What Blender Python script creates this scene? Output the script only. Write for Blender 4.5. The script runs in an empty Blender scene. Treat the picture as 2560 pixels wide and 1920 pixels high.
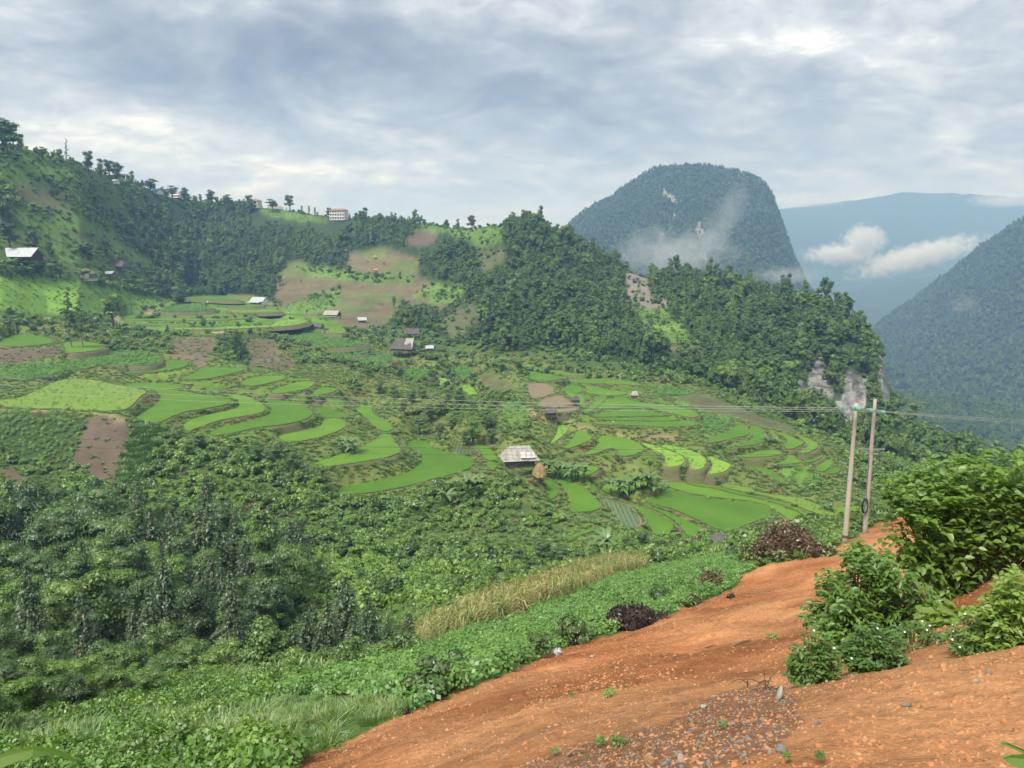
import bpy, math, random
import numpy as np
from mathutils import Vector
# ------------------------------------------------------------------ camera, world, sun, exposure
scn = bpy.context.scene
R = math.radians
HAZE_DENSITY = 2.7e-4
CLOUDS = True
W0, H0, FPX = 2560.0, 1920.0, 1971.0
PITCH = math.atan((960 - 660) / FPX)
cam = bpy.data.cameras.new('camera'); cam_o = bpy.data.objects.new('camera', cam); scn.collection.objects.link(cam_o)
cam.sensor_fit = 'HORIZONTAL'; cam.sensor_width = 36.0; cam.lens = 36.0 * FPX / W0
cam.clip_start = 0.05; cam.clip_end = 30000
cam_o.location = (0, 0, 0); cam_o.rotation_euler = (math.pi / 2 - PITCH, 0, 0)
scn.camera = cam_o
scn.view_settings.view_transform = 'Standard'; scn.view_settings.look = 'None'
scn.view_settings.gamma = 1.0; scn.view_settings.exposure = 1.72
try: scn.view_settings.use_curve_mapping = False
except Exception: pass
cy = scn.cycles
cy.max_bounces = 6; cy.diffuse_bounces = 2; cy.glossy_bounces = 1; cy.transmission_bounces = 2
cy.transparent_max_bounces = 6; cy.volume_bounces = 3; cy.use_denoising = True
cy.caustics_reflective = False; cy.caustics_refractive = False
cy.sample_clamp_indirect = 4.0
SUN_EL, SUN_AZ = 58.0, 215.0     # compass-like azimuth in degrees, from +Y clockwise: the sun stands behind the camera, to the left
_az = R(SUN_AZ); SUNV = Vector((math.sin(_az) * math.cos(R(SUN_EL)), math.cos(_az) * math.cos(R(SUN_EL)), math.sin(R(SUN_EL))))
sun = bpy.data.lights.new('sun', 'SUN'); sun.energy = 1.5; sun.angle = R(24); sun.color = (1.0, 0.97, 0.92)
sun_o = bpy.data.objects.new('sun', sun); scn.collection.objects.link(sun_o)
sun_o.rotation_euler = (-SUNV).to_track_quat('-Z', 'Y').to_euler()
sun_o.location = SUNV * 500

def nodes_of(nt):
    def N(t, **kw):
        n = nt.nodes.new(t)
        for k, v in kw.items():
            if k.startswith('i_'):
                n.inputs[k[2:].replace('_', ' ')].default_value = v
            elif k.startswith('n_'):
                n.inputs[int(k[2:])].default_value = v
            else: setattr(n, k, v)
        return n
    def K(a, b): nt.links.new(a, b)
    return N, K
def math_node(N, K, op, a, b=None, c=None, clamp=False):
    n = N('ShaderNodeMath', operation=op); n.use_clamp = clamp
    for i, v in enumerate((a, b, c)):
        if v is None: continue
        if isinstance(v, (int, float)): n.inputs[i].default_value = v
        else: K(v, n.inputs[i])
    return n.outputs[0]
def ramp(N, K, fac, stops, interp='LINEAR'):
    n = N('ShaderNodeValToRGB'); cr = n.color_ramp; cr.interpolation = interp
    while len(cr.elements) < len(stops): cr.elements.new(0.5)
    for e, (p, c) in zip(cr.elements, stops):
        e.position = p; e.color = (c[0], c[1], c[2], 1)
    K(fac, n.inputs['Fac']); return n.outputs['Color']
def mixc(N, K, fac, a, b, mode='MIX'):
    n = N('ShaderNodeMix', data_type='RGBA', blend_type=mode)
    for s, v in ((0, fac), (6, a), (7, b)):
        if isinstance(v, (int, float)): n.inputs[s].default_value = v
        elif isinstance(v, tuple): n.inputs[s].default_value = (v[0], v[1], v[2], 1)
        else: K(v, n.inputs[s])
    return n.outputs[2]

def ray(px, py):
    u = (px - W0 / 2) / FPX; v = (H0 / 2 - py) / FPX
    dy = math.cos(PITCH) + v * math.sin(PITCH); dz = -math.sin(PITCH) + v * math.cos(PITCH)
    return u / dy, dz / dy                       # x/y and z/y along the ray
def at(px, py, D):                               # world point at forward distance D seen at this pixel of the photograph
    a, t = ray(px, py); return Vector((a * D, D, t * D))

def build_world():
    w = bpy.data.worlds.new('World'); scn.world = w; w.use_nodes = True
    nt = w.node_tree; nt.nodes.clear(); N, K = nodes_of(nt)
    out = N('ShaderNodeOutputWorld'); bg = N('ShaderNodeBackground'); bg.inputs['Strength'].default_value = 0.1
    sky = N('ShaderNodeTexSky', sky_type='NISHITA'); sky.sun_disc = False
    sky.sun_elevation = R(SUN_EL); sky.sun_rotation = R(SUN_AZ); sky.air_density = 1.2; sky.dust_density = 2.0
    tc = N('ShaderNodeTexCoord'); sep = N('ShaderNodeSeparateXYZ'); K(tc.outputs['Generated'], sep.inputs[0])
    zc = math_node(N, K, 'ADD', math_node(N, K, 'MAXIMUM', sep.outputs[2], 0.0), 0.24)
    px = math_node(N, K, 'DIVIDE', sep.outputs[0], zc); py = math_node(N, K, 'DIVIDE', sep.outputs[1], zc)
    cmb = N('ShaderNodeCombineXYZ'); K(px, cmb.inputs[0]); K(py, cmb.inputs[1])
    def noise(scale, detail, rough, off, dist=0.0, vec=None, sx=1.0, sy=1.0):
        mp = N('ShaderNodeMapping'); mp.inputs['Location'].default_value = off; mp.inputs['Scale'].default_value = (sx, sy, 1)
        K(vec or cmb.outputs[0], mp.inputs[0])
        n = N('ShaderNodeTexNoise'); n.inputs['Scale'].default_value = scale; n.inputs['Detail'].default_value = detail
        n.inputs['Roughness'].default_value = rough; n.inputs['Distortion'].default_value = dist
        K(mp.outputs[0], n.inputs['Vector']); return n.outputs['Fac']
    big = noise(0.55, 4, 0.5, (3.1, 1.7, 0), 0.3)
    mid = noise(2.3, 8, 0.6, (0.4, 5.2, 0), 0.6)
    fine = noise(8.0, 8, 0.66, (2.2, 0.3, 0), 0.4)
    val = math_node(N, K, 'ADD', math_node(N, K, 'MULTIPLY', big, 0.35), math_node(N, K, 'MULTIPLY', math_node(N, K, 'SUBTRACT', mid, 0.08), 0.9))
    val = math_node(N, K, 'ADD', val, math_node(N, K, 'MULTIPLY', math_node(N, K, 'SUBTRACT', fine, 0.27), 0.62))
    # cloud masses: (pixel of the photograph, angular radius x, y, weight); negative = thick dark cloud, positive = thin bright gap
    wob = math_node(N, K, 'MULTIPLY', math_node(N, K, 'SUBTRACT', mid, 0.5), 2.2)
    for (cx, cyy, rx, ry, wt) in SKY_BLOBS:
        a, t = ray(cx, cyy); 
        ax = math_node(N, K, 'DIVIDE', sep.outputs[0], math_node(N, K, 'MAXIMUM', sep.outputs[1], 0.05))
        tz = math_node(N, K, 'DIVIDE', sep.outputs[2], math_node(N, K, 'MAXIMUM', sep.outputs[1], 0.05))
        dx = math_node(N, K, 'DIVIDE', math_node(N, K, 'SUBTRACT', ax, a), rx); dz = math_node(N, K, 'DIVIDE', math_node(N, K, 'SUBTRACT', tz, t), ry)
        q = math_node(N, K, 'ADD', math_node(N, K, 'MULTIPLY', dx, dx), math_node(N, K, 'MULTIPLY', dz, dz))
        q = math_node(N, K, 'ADD', q, wob)
        g = math_node(N, K, 'POWER', 2.718, math_node(N, K, 'MULTIPLY', q, -1.0))
        val = math_node(N, K, 'ADD', val, math_node(N, K, 'MULTIPLY', g, wt))
    col = ramp(N, K, val, SKY_RAMP)
    # towards the horizon the layer thickens into an even pale grey
    hz = math_node(N, K, 'POWER', math_node(N, K, 'SUBTRACT', 1.0, math_node(N, K, 'MAXIMUM', sep.outputs[2], 0.0)), 14.0)
    col = mixc(N, K, math_node(N, K, 'MULTIPLY', hz, 0.5), col, SKY_HORIZON)
    c10 = N('ShaderNodeVectorMath', operation='SCALE'); K(col, c10.inputs[0]); c10.inputs['Scale'].default_value = 10.0
    m = mixc(N, K, 0.96, sky.outputs[0], c10.outputs[0])
    K(m, bg.inputs['Color']); K(bg.outputs[0], out.inputs['Surface'])
SKY_BLOBS = [(760, 150, 0.34, 0.070, -0.27), (420, 110, 0.20, 0.05, -0.13), (1150, 260, 0.25, 0.05, -0.12), (1900, 250, 0.40, 0.06, -0.06), (1500, 400, 0.34, 0.06, -0.05), (2300, 330, 0.3, 0.06, -0.04),
             (420, 350, 0.17, 0.034, 0.16), (100, 250, 0.09, 0.05, 0.15), (880, 410, 0.12, 0.02, 0.10), (1950, 105, 0.20, 0.022, 0.17), (1280, 290, 0.09, 0.03, 0.12), (60, 60, 0.12, 0.04, 0.10), (1000, 30, 0.25, 0.02, 0.10)]
SKY_RAMP = [(0.12, (0.056, 0.060, 0.067)), (0.36, (0.086, 0.092, 0.102)), (0.54, (0.122, 0.132, 0.146)), (0.68, (0.165, 0.178, 0.195)), (0.82, (0.235, 0.25, 0.265)), (0.97, (0.385, 0.395, 0.405))]
SKY_HORIZON = (0.152, 0.174, 0.205)
build_world()
# ------------------------------------------------------------------ small toolbox
def link(o): scn.collection.objects.link(o); return o
def tag(o, label=None, cat=None, group=None, kind=None):
    if label: o['label'] = label
    if cat: o['category'] = cat
    if group: o['group'] = group
    if kind: o['kind'] = kind
    return o
def make_mesh(name, verts, faces, mat=None, smooth=False):
    """verts (n,3); faces: (m,3) or (m,4) int array, or a list of such arrays / lists of index tuples"""
    me = bpy.data.meshes.new(name)
    verts = np.asarray(verts, dtype=np.float32).reshape(-1, 3)
    if isinstance(faces, np.ndarray): faces = [faces]
    if len(faces) and not isinstance(faces[0], np.ndarray):
        me.from_pydata([tuple(map(float, v)) for v in verts], [], [tuple(f) for f in faces])
    else:
        faces = [np.asarray(f, dtype=np.int32) for f in faces if len(f)]
        nl = sum(f.size for f in faces); npoly = sum(len(f) for f in faces)
        me.vertices.add(len(verts)); me.vertices.foreach_set('co', verts.ravel())
        me.loops.add(nl); me.loops.foreach_set('vertex_index', np.concatenate([f.ravel() for f in faces]))
        me.polygons.add(npoly)
        cnt = np.concatenate([np.full(len(f), f.shape[1], dtype=np.int32) for f in faces])
        st = np.concatenate([[0], np.cumsum(cnt)[:-1]]).astype(np.int32)
        me.polygons.foreach_set('loop_start', st)
        me.update(calc_edges=True)
    if smooth: me.polygons.foreach_set('use_smooth', np.ones(len(me.polygons), dtype=bool))
    if mat: me.materials.append(mat)
    return me
def add(name, verts, faces, mat=None, parent=None, smooth=False, **t):
    o = bpy.data.objects.new(name, make_mesh(name, verts, faces, mat, smooth)); link(o)
    if parent: o.parent = parent
    return tag(o, **t)
def empty(name, loc=(0, 0, 0), rz=0.0, **t):
    o = bpy.data.objects.new(name, None); link(o); o.location = loc; o.rotation_euler = (0, 0, rz); o.empty_display_size = 0.2
    return tag(o, **t)
class MB:
    """collects shapes for one mesh"""
    def __init__(s): s.v = []; s.f = []; s.n = 0
    def put(s, v, f):
        v = np.asarray(v, float).reshape(-1, 3); s.v.append(v); s.f += [tuple(int(i) + s.n for i in q) for q in f]; s.n += len(v)
    def box(s, c, d, rz=0.0, tilt=None):
        x, y, z = (k / 2 for k in d)
        p = np.array([(-x, -y, -z), (x, -y, -z), (x, y, -z), (-x, y, -z), (-x, -y, z), (x, -y, z), (x, y, z), (-x, y, z)])
        if rz: p = p @ np.array([[math.cos(rz), math.sin(rz), 0], [-math.sin(rz), math.cos(rz), 0], [0, 0, 1]])
        s.put(p + np.array(c), [(0, 3, 2, 1), (4, 5, 6, 7), (0, 1, 5, 4), (1, 2, 6, 5), (2, 3, 7, 6), (3, 0, 4, 7)])
    def hexa(s, p8): s.put(p8, [(0, 3, 2, 1), (4, 5, 6, 7), (0, 1, 5, 4), (1, 2, 6, 5), (2, 3, 7, 6), (3, 0, 4, 7)])
    def slab(s, quad, th):            # a sheet with thickness th (downwards along its normal)
        q = [Vector(p) for p in quad]; n = (q[1] - q[0]).cross(q[2] - q[0]).normalized()
        s.hexa([tuple(p - n * th) for p in q] + [tuple(p) for p in q])
    def tube(s, pts, radii, k=6, caps=True):
        pts = [Vector(p) for p in pts]; n = len(pts)
        if isinstance(radii, (int, float)): radii = [radii] * n
        vs = []; 
        for i, p in enumerate(pts):
            d = (pts[min(i + 1, n - 1)] - pts[max(i - 1, 0)]).normalized()
            a = d.cross(Vector((0, 0, 1)) if abs(d.z) < 0.95 else Vector((1, 0, 0))).normalized(); b = d.cross(a)
            for j in range(k):
                t = 2 * math.pi * j / k; vs.append(p + (a * math.cos(t) + b * math.sin(t)) * radii[i])
        fs = [(i * k + j, i * k + (j + 1) % k, (i + 1) * k + (j + 1) % k, (i + 1) * k + j) for i in range(n - 1) for j in range(k)]
        if caps: fs += [tuple(range(k))[::-1], tuple((n - 1) * k + j for j in range(k))]
        s.put([tuple(v) for v in vs], fs)
    def build(s, name, mat, parent=None, smooth=False, **t):
        return add(name, np.concatenate(s.v) if s.v else np.zeros((0, 3)), s.f, mat, parent, smooth, **t)

_perm = np.random.RandomState(7).rand(65536).astype(np.float32)
def vnoise(x, y, seed=0):
    xi = np.floor(x).astype(np.int64); yi = np.floor(y).astype(np.int64); fx = x - xi; fy = y - yi
    fx = fx * fx * (3 - 2 * fx); fy = fy * fy * (3 - 2 * fy)
    def h(i, j): return _perm[((i * 73856093) ^ (j * 19349663) ^ (seed * 83492791)) & 65535]
    return (h(xi, yi) * (1 - fx) + h(xi + 1, yi) * fx) * (1 - fy) + (h(xi, yi + 1) * (1 - fx) + h(xi + 1, yi + 1) * fx) * fy
def fbm(x, y, o=4, seed=0):
    s = 0; a = 0.5; n = 0
    for k in range(o): s = s + a * vnoise(x, y, seed + k); n += a; a *= 0.5; x = x * 2.03 + 11.3; y = y * 2.03 + 5.7
    return s / n - 0.5
def inside(poly, x, y):
    p = np.asarray(poly, float); r = np.zeros(x.shape, bool)
    bb = (x >= p[:, 0].min()) & (x <= p[:, 0].max()) & (y >= p[:, 1].min()) & (y <= p[:, 1].max())
    ix = np.nonzero(bb)
    if len(ix[0]) == 0: return r
    X = x[ix]; Y = y[ix]; c = np.zeros(X.shape, bool)
    x0, y0 = p[-1]
    for x1, y1 in p:
        if y1 != y0:
            k = ((y1 > Y) != (y0 > Y)) & (X < (x0 - x1) * (Y - y1) / (y0 - y1) + x1); c ^= k
        x0, y0 = x1, y1
    r[ix] = c; return r
def chaikin(p, n=2):
    p = np.asarray(p, float)
    for _ in range(n):
        q = np.roll(p, -1, 0); p = np.stack([0.78 * p + 0.22 * q, 0.22 * p + 0.78 * q], 1).reshape(-1, p.shape[1])
    return p

# ------------------------------------------------------------------ field plots traced on the photograph; each lies level in the valley
CROPS = {'A': (0, 250, 860 / 2212), 'B': (850, 400, 860 / 2212), 'D': (0, 800, 860 / 2212), 'E': (850, 800, 860 / 2212), 'F': (1700, 900, 860 / 2212),
         'J': (1380, 940, 760 / 2212), 'K': (240, 700, 760 / 2212), 'P': (0, 0, 1.0), 'V': (0, 0, 2560 / 2212)}
def crop(c, pts):
    ox, oy, s = CROPS[c]; return [(ox + x * s, oy + y * s) for x, y in pts]
PLOTS = []   # (kind, pixel polygon, distance of its nearest edge or None = follow the plot below)
def plot(kind, c, flat, D=None):
    PLOTS.append((kind, crop(c, list(zip(flat[0::2], flat[1::2]))), D))
r_, s_, l_, b_, y_, o_ = 'rice', 'seedling', 'lime', 'bean', 'yellow', 'stubble'
# the spur in the middle
plot(r_, 'E', [0,1085,150,1060,330,1020,450,985,520,930,530,880,440,830,430,800,470,775,560,785,600,830,700,860,830,885,860,910,860,945,780,985,600,1030,400,1085,200,1120,40,1130,-20,1125], 150)
plot(r_, 'E', [0,875,100,845,240,770,260,740,330,740,340,790,385,830,395,855,330,885,150,920,0,940,-130,955,-190,940,-100,905], 158.5)
plot(r_, 'E', [80,575,220,540,200,600,260,640,350,690,330,722,250,722,190,660,110,590], 194)
plot(s_, 'E', [480,725,640,735,760,775,850,820,870,860,800,868,730,855,690,790,620,765,560,770,480,760])
plot(r_, 'E', [820,785,900,800,980,840,1010,880,1000,912,930,905,900,850,840,800])
plot(r_, 'E', [930,920,1000,922,1020,945,990,970,950,965], 167)
plot(r_, 'E', [1110,935,1210,935,1240,960,1225,985,1120,950], 165)
plot(s_, 'E', [1090,978,1150,988,1240,1012,1200,1065,1140,1040,1100,1010], 157)
plot(r_, 'E', [1290,1005,1340,1020,1390,1060,1410,1110,1390,1150,1350,1165,1325,1150,1330,1090,1310,1040], 147)
plot(r_, 'J', [0,668,150,668,330,668,345,685,260,740,180,780,90,765,0,742])
plot(r_, 'J', [0,750,90,772,200,800,260,850,320,910,355,960,335,985,250,1000,150,1005,125,990,135,940,110,870,60,800], 141)
plot(r_, 'J', [345,830,430,770,480,740,580,745,700,742,710,760,695,790,690,820,600,850,500,868,490,885,420,870])
plot(s_, 'J', [330,860,480,915,580,965,620,1020,645,1080,600,1110,500,1090,430,990,380,920], 137)
plot(r_, 'J', [480,900,600,938,700,985,850,1055,890,1090,880,1130,830,1170,810,1210,765,1205,720,1120,650,1020,590,955], 134)
plot(r_, 'J', [610,930,720,955,870,1015,1000,1075,1080,1110,1070,1150,1040,1180,990,1180,920,1090,860,1040,720,970], 135.5)
plot(r_, 'J', [800,850,860,832,1000,880,1200,910,1400,925,1530,950,1600,985,1600,1030,1500,1060,1400,1100,1300,1140,1190,1125,1110,1080,1000,1030,850,965,650,922,740,900,790,870], 137.5)
plot(r_, 'J', [790,770,830,755,920,760,1000,810,1180,832,1350,880,1500,908,1660,955,1780,1000,1810,1030,1790,1060,1720,1060,1630,985,1540,940,1400,912,1200,893,1000,865,860,820,830,800])
plot(r_, 'J', [935,757,1100,762,1180,792,1200,817,1350,858,1480,884,1650,922,1790,968,1850,1015,2000,1045,2140,1085,2140,1150,2080,1160,1960,1110,1850,1050,1800,995,1660,940,1500,895,1340,868,1180,822,1000,800])
plot(y_, 'J', [1190,780,1330,800,1450,830,1490,858,1640,880,1780,895,1920,940,1990,985,2140,1060,1990,1030,1850,985,1700,915,1480,865,1350,845,1220,808])
plot(r_, 'F', [970,960,1120,950,1300,950,1420,980,1360,1030,1150,1045,1070,1045,1000,1000], 142)
plot(l_, 'J', [640,490,760,520,850,550,950,590,965,640,920,665,810,670,830,610,800,570,690,530], 171)
plot(l_, 'J', [780,510,900,518,1000,548,1100,590,1130,640,1090,690,1010,690,1010,640,960,588,850,543], 169)
plot(l_, 'J', [1115,590,1200,610,1320,660,1250,710,1140,725,1165,680,1165,640], 166)
plot(r_, 'J', [90,530,150,470,180,400,270,430,295,470,200,510,110,540], 183)
plot(r_, 'J', [220,580,330,520,330,450,420,440,540,460,640,500,680,545,600,585,490,600,480,550,430,530,300,580], 180)
plot(l_, 'J', [40,360,120,370,110,410,60,460,0,500,-10,490,40,420], 187)
# the curved fan behind it
plot(r_, 'J', [270,345,500,340,720,345,940,336,1000,330,1090,360,1000,375,800,380,600,366,350,362], 205)
plot(r_, 'J', [280,315,500,311,700,312,850,303,930,320,860,337,700,332,450,332])
plot(r_, 'J', [290,290,400,270,580,243,720,262,830,290,800,299,700,300,500,302,320,308])
plot(r_, 'J', [330,215,380,180,500,160,600,190,720,210,870,222,1000,250,1050,280,1080,300,1000,312,860,272,700,235,560,228,420,245,330,245])
plot(r_, 'J', [20,300,130,285,250,248,300,215,330,150,420,150,345,220,265,280,100,310], 215)
plot(b_, 'J', [1090,300,1200,300,1310,330,1320,360,1200,400,1050,430,920,440,1060,400,1110,360], 198)
plot(r_, 'J', [200,62,330,88,450,110,570,132,480,152,330,142,240,130,245,80], 256)
plot(r_, 'J', [40,130,110,65,190,72,235,100,210,130,130,135], 258)
plot(r_, 'J', [30,50,90,25,250,30,420,22,600,50,660,75,500,65,300,58,110,50], 275)
plot(b_, 'J', [680,80,800,80,1000,100,1070,130,900,150,750,150,720,115], 262)
# terraces stepping down to the right
plot(r_, 'J', [1110,500,1200,440,1300,400,1340,370,1400,350,1440,420,1430,440,1300,465,1180,495], 186)
plot(r_, 'J', [1300,525,1400,500,1460,460,1425,380,1480,365,1540,400,1560,470,1550,490,1450,515], 184)
plot(r_, 'J', [1310,595,1450,570,1600,535,1670,560,1675,580,1560,595,1420,600], 178)
plot(r_, 'J', [1610,655,1700,620,1715,590,1675,545,1770,590,1830,635,1740,650], 174)
plot(r_, 'J', [1680,530,1720,470,1640,420,1580,400,1700,430,1830,490,1820,510,1740,545], 183)
plot(r_, 'J', [1790,570,1870,520,1830,478,1760,430,1860,460,1940,510,1930,535,1860,570], 179)
plot(r_, 'J', [1810,605,1900,572,1970,565,1975,600,1880,640,1840,640], 176)
plot(r_, 'J', [1910,670,1960,630,2030,610,2050,640,1980,710,1930,700], 171)
plot(r_, 'J', [1970,720,2050,670,2110,680,2080,720], 170)
plot(r_, 'J', [1240,590,1350,640,1480,650,1610,700,1720,780,1640,780,1540,710,1380,670], 164)
plot(r_, 'J', [1120,1310,1200,1270,1260,1250,1210,1300,1150,1330], 112)
plot(r_, 'E', [1090,1520,1250,1460,1300,1465,1270,1510,1150,1530], 118)
plot(r_, 'E', [1420,1430,1550,1370,1640,1350,1640,1365,1500,1410], 124)
plot(o_, 'E', [1205,410,1300,405,1350,420,1390,470,1310,500,1230,510,1210,460], 232)
plot(o_, 'E', [1270,545,1330,502,1420,480,1470,520,1510,540,1400,560,1300,560], 218)
plot(o_, 'E', [1260,577,1450,572,1540,562,1480,590,1330,597], 212)
plot(r_, 'E', [1150,320,1300,350,1450,370,1420,390,1260,400,1180,360], 270)
plot(r_, 'E', [1090,285,1200,290,1420,340,1600,362,1500,366,1300,342,1130,312], 290)
# the left shelf
plot(y_, 'D', [0,520,100,520,250,460,370,395,480,385,620,395,760,430,900,450,950,470,900,500,850,560,800,590,600,595,330,578,0,572], 176)
plot(r_, 'D', [780,420,900,410,1010,410,1190,435,1160,450,1060,450,1200,470,1380,500,1480,515,1490,535,1440,555,1330,575,1200,595,1100,630,1050,660,980,672,870,660,850,640,930,600,1010,545,1040,510,1000,460,900,440], 172)
plot(r_, 'D', [1440,480,1560,490,1660,530,1710,570,1700,600,1600,620,1420,650,1300,690,1230,720,1180,715,1180,680,1220,650,1330,620,1460,590,1530,570,1540,545,1500,505], 170)
plot(r_, 'D', [1700,510,1800,520,1930,545,2000,590,2010,620,1960,650,1830,680,1640,700,1480,740,1380,755,1340,740,1400,700,1550,670,1680,640,1740,600,1740,560,1690,520], 168)
plot(r_, 'D', [1790,745,1900,720,2060,700,2070,660,2110,640,2200,640,2240,680,2180,720,2100,750,1980,780,1860,795,1800,785], 171)
plot(r_, 'D', [2010,560,2100,572,2200,600,2260,632,2170,638,2060,630,2030,590])
plot(r_, 'D', [790,345,900,320,1050,295,1060,265,1140,262,1220,268,1210,295,1170,315,1000,340,850,350], 239)
plot(r_, 'D', [1170,380,1260,345,1290,310,1400,310,1580,312,1570,330,1440,365,1300,388,1200,390], 232)
plot(r_, 'D', [1540,410,1630,370,1760,362,1840,370,1850,378,1760,405,1620,435,1560,425], 224)
plot(r_, 'D', [1720,475,1830,430,1930,400,2020,400,2025,425,1950,455,1800,480], 214)
plot(r_, 'D', [2000,480,2070,440,2140,440,2180,455,2110,480,2030,495], 215)
plot(r_, 'D', [0,130,110,95,240,100,330,130,350,150,270,165,120,175,0,175], 268)
plot(r_, 'D', [400,150,540,140,640,160,680,185,600,205,440,220,420,190], 255)
plot(b_, 'D', [0,300,250,290,500,260,720,210,860,200,1000,230,1050,270,950,300,700,290,500,320,400,340,250,380,100,385,0,370], 215)
# the high shelf under the left hill
plot(r_, 'K', [570,400,980,394,980,402,600,405], 352)
plot(l_, 'K', [540,353,900,351,1300,332,1320,302,1430,290,1540,292,1530,310,1430,335,1250,346,900,360,560,362], 362)
plot(r_, 'K', [230,325,500,320,800,320,1180,310,1170,325,900,335,500,336,240,335])
plot(r_, 'K', [180,287,400,285,640,285,950,286,1150,267,1130,282,900,297,500,298,200,297])
plot(r_, 'K', [160,260,400,252,640,255,960,245,960,262,700,276,400,277,170,280])
plot(r_, 'K', [960,217,1150,207,1300,215,1360,235,1200,242,980,242], 435)
plot(r_, 'K', [860,165,1100,165,1230,188,1150,200,950,197,850,187], 462)
plot(r_, 'K', [650,100,800,95,950,120,1080,155,950,152,700,137,640,142], 480)
plot(r_, 'K', [1160,287,1230,262,1400,245,1560,250,1420,267,1260,300])
plot(r_, 'K', [1570,265,1700,262,1780,270,1660,281], 430)
plot(b_, 'K', [450,235,520,205,640,180,800,195,860,215,800,232,600,240], 425)
plot(b_, 'K', [1270,400,1450,390,1650,400,1850,430,1750,460,1480,470,1300,440], 345)
plot(b_, 'K', [1530,490,1700,460,1900,450,1980,465,1880,490,1650,500], 330)
plot(b_, 'K', [1640,550,1850,500,2000,475,2040,500,1950,550,1800,575], 316)
plot(b_, 'K', [1810,600,2000,560,2150,550,2200,580,2050,640,1900,630], 298)
plot(r_, 'K', [1290,377,1570,362,1680,366,1550,386])
plot(r_, 'K', [1680,365,1790,350,1830,370,1790,395,1690,390], 372)
plot(r_, 'E', [320,240,435,240,440,268,330,268,290,255], 330)
plot(b_, 'E', [355,360,470,310,600,340,590,370,480,390], 290)
plot(l_, 'E', [610,430,640,370,720,390,710,430,640,450], 285)
plot(b_, 'E', [705,310,800,290,880,350,780,380,720,350], 310)
plot(l_, 'E', [750,430,840,420,880,480,930,520,1000,560,930,600,900,560,860,500], 245)

def solve_levels():
    n = len(PLOTS); rows = {}
    for i, (k, p, D) in enumerate(PLOTS):
        P = np.array(p); xs = np.arange(math.ceil(P[:, 0].min() / 4) * 4, P[:, 0].max(), 4.0); d = {}
        for x in xs:
            ys = []
            for a, b in zip(P, np.roll(P, -1, 0)):
                if (a[0] > x) != (b[0] > x): ys.append(a[1] + (b[1] - a[1]) * (x - a[0]) / (b[0] - a[0]))
            if len(ys) >= 2: d[x] = (min(ys), max(ys))
        rows[i] = d
    T = lambda y: -ray(1280, y)[1]
    Z = [None] * n
    for i, (k, p, D) in enumerate(PLOTS):
        if D: Z[i] = D * T(max(q[1] for q in p))
    for _ in range(n):
        done = True
        for i in range(n):
            if Z[i] is not None: continue
            req = []
            for j in range(n):
                if j == i or Z[j] is None: continue
                common = [x for x in rows[i] if x in rows[j]]
                rr = [T(rows[i][x][1]) / T(rows[j][x][0]) for x in common if -2 <= rows[j][x][0] - rows[i][x][1] < 45]
                if len(rr) >= 3: r = max(rr); req.append(Z[j] * (r + (1 - r) * 0.35) if r < 1 else Z[j] * r)
            if req: Z[i] = max(req)
            else: done = False
        if done: break
    for i in range(n):
        if Z[i] is None: print('plot without level', i, PLOTS[i][0], PLOTS[i][1][0])
    return [(-z if z else None) for z in Z]
LEVELS = solve_levels()
PW = []      # plots in the world: kind, (m,2) outline, level, pixel outline
for (k, p, D), z in zip(PLOTS, LEVELS):
    if z is None: continue
    q = chaikin(p, 2); out = []
    for x, y in q:
        a, t = ray(x, y); d = z / t; out.append((a * d, d))
    PW.append((k, np.array(out), z, q))
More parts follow.
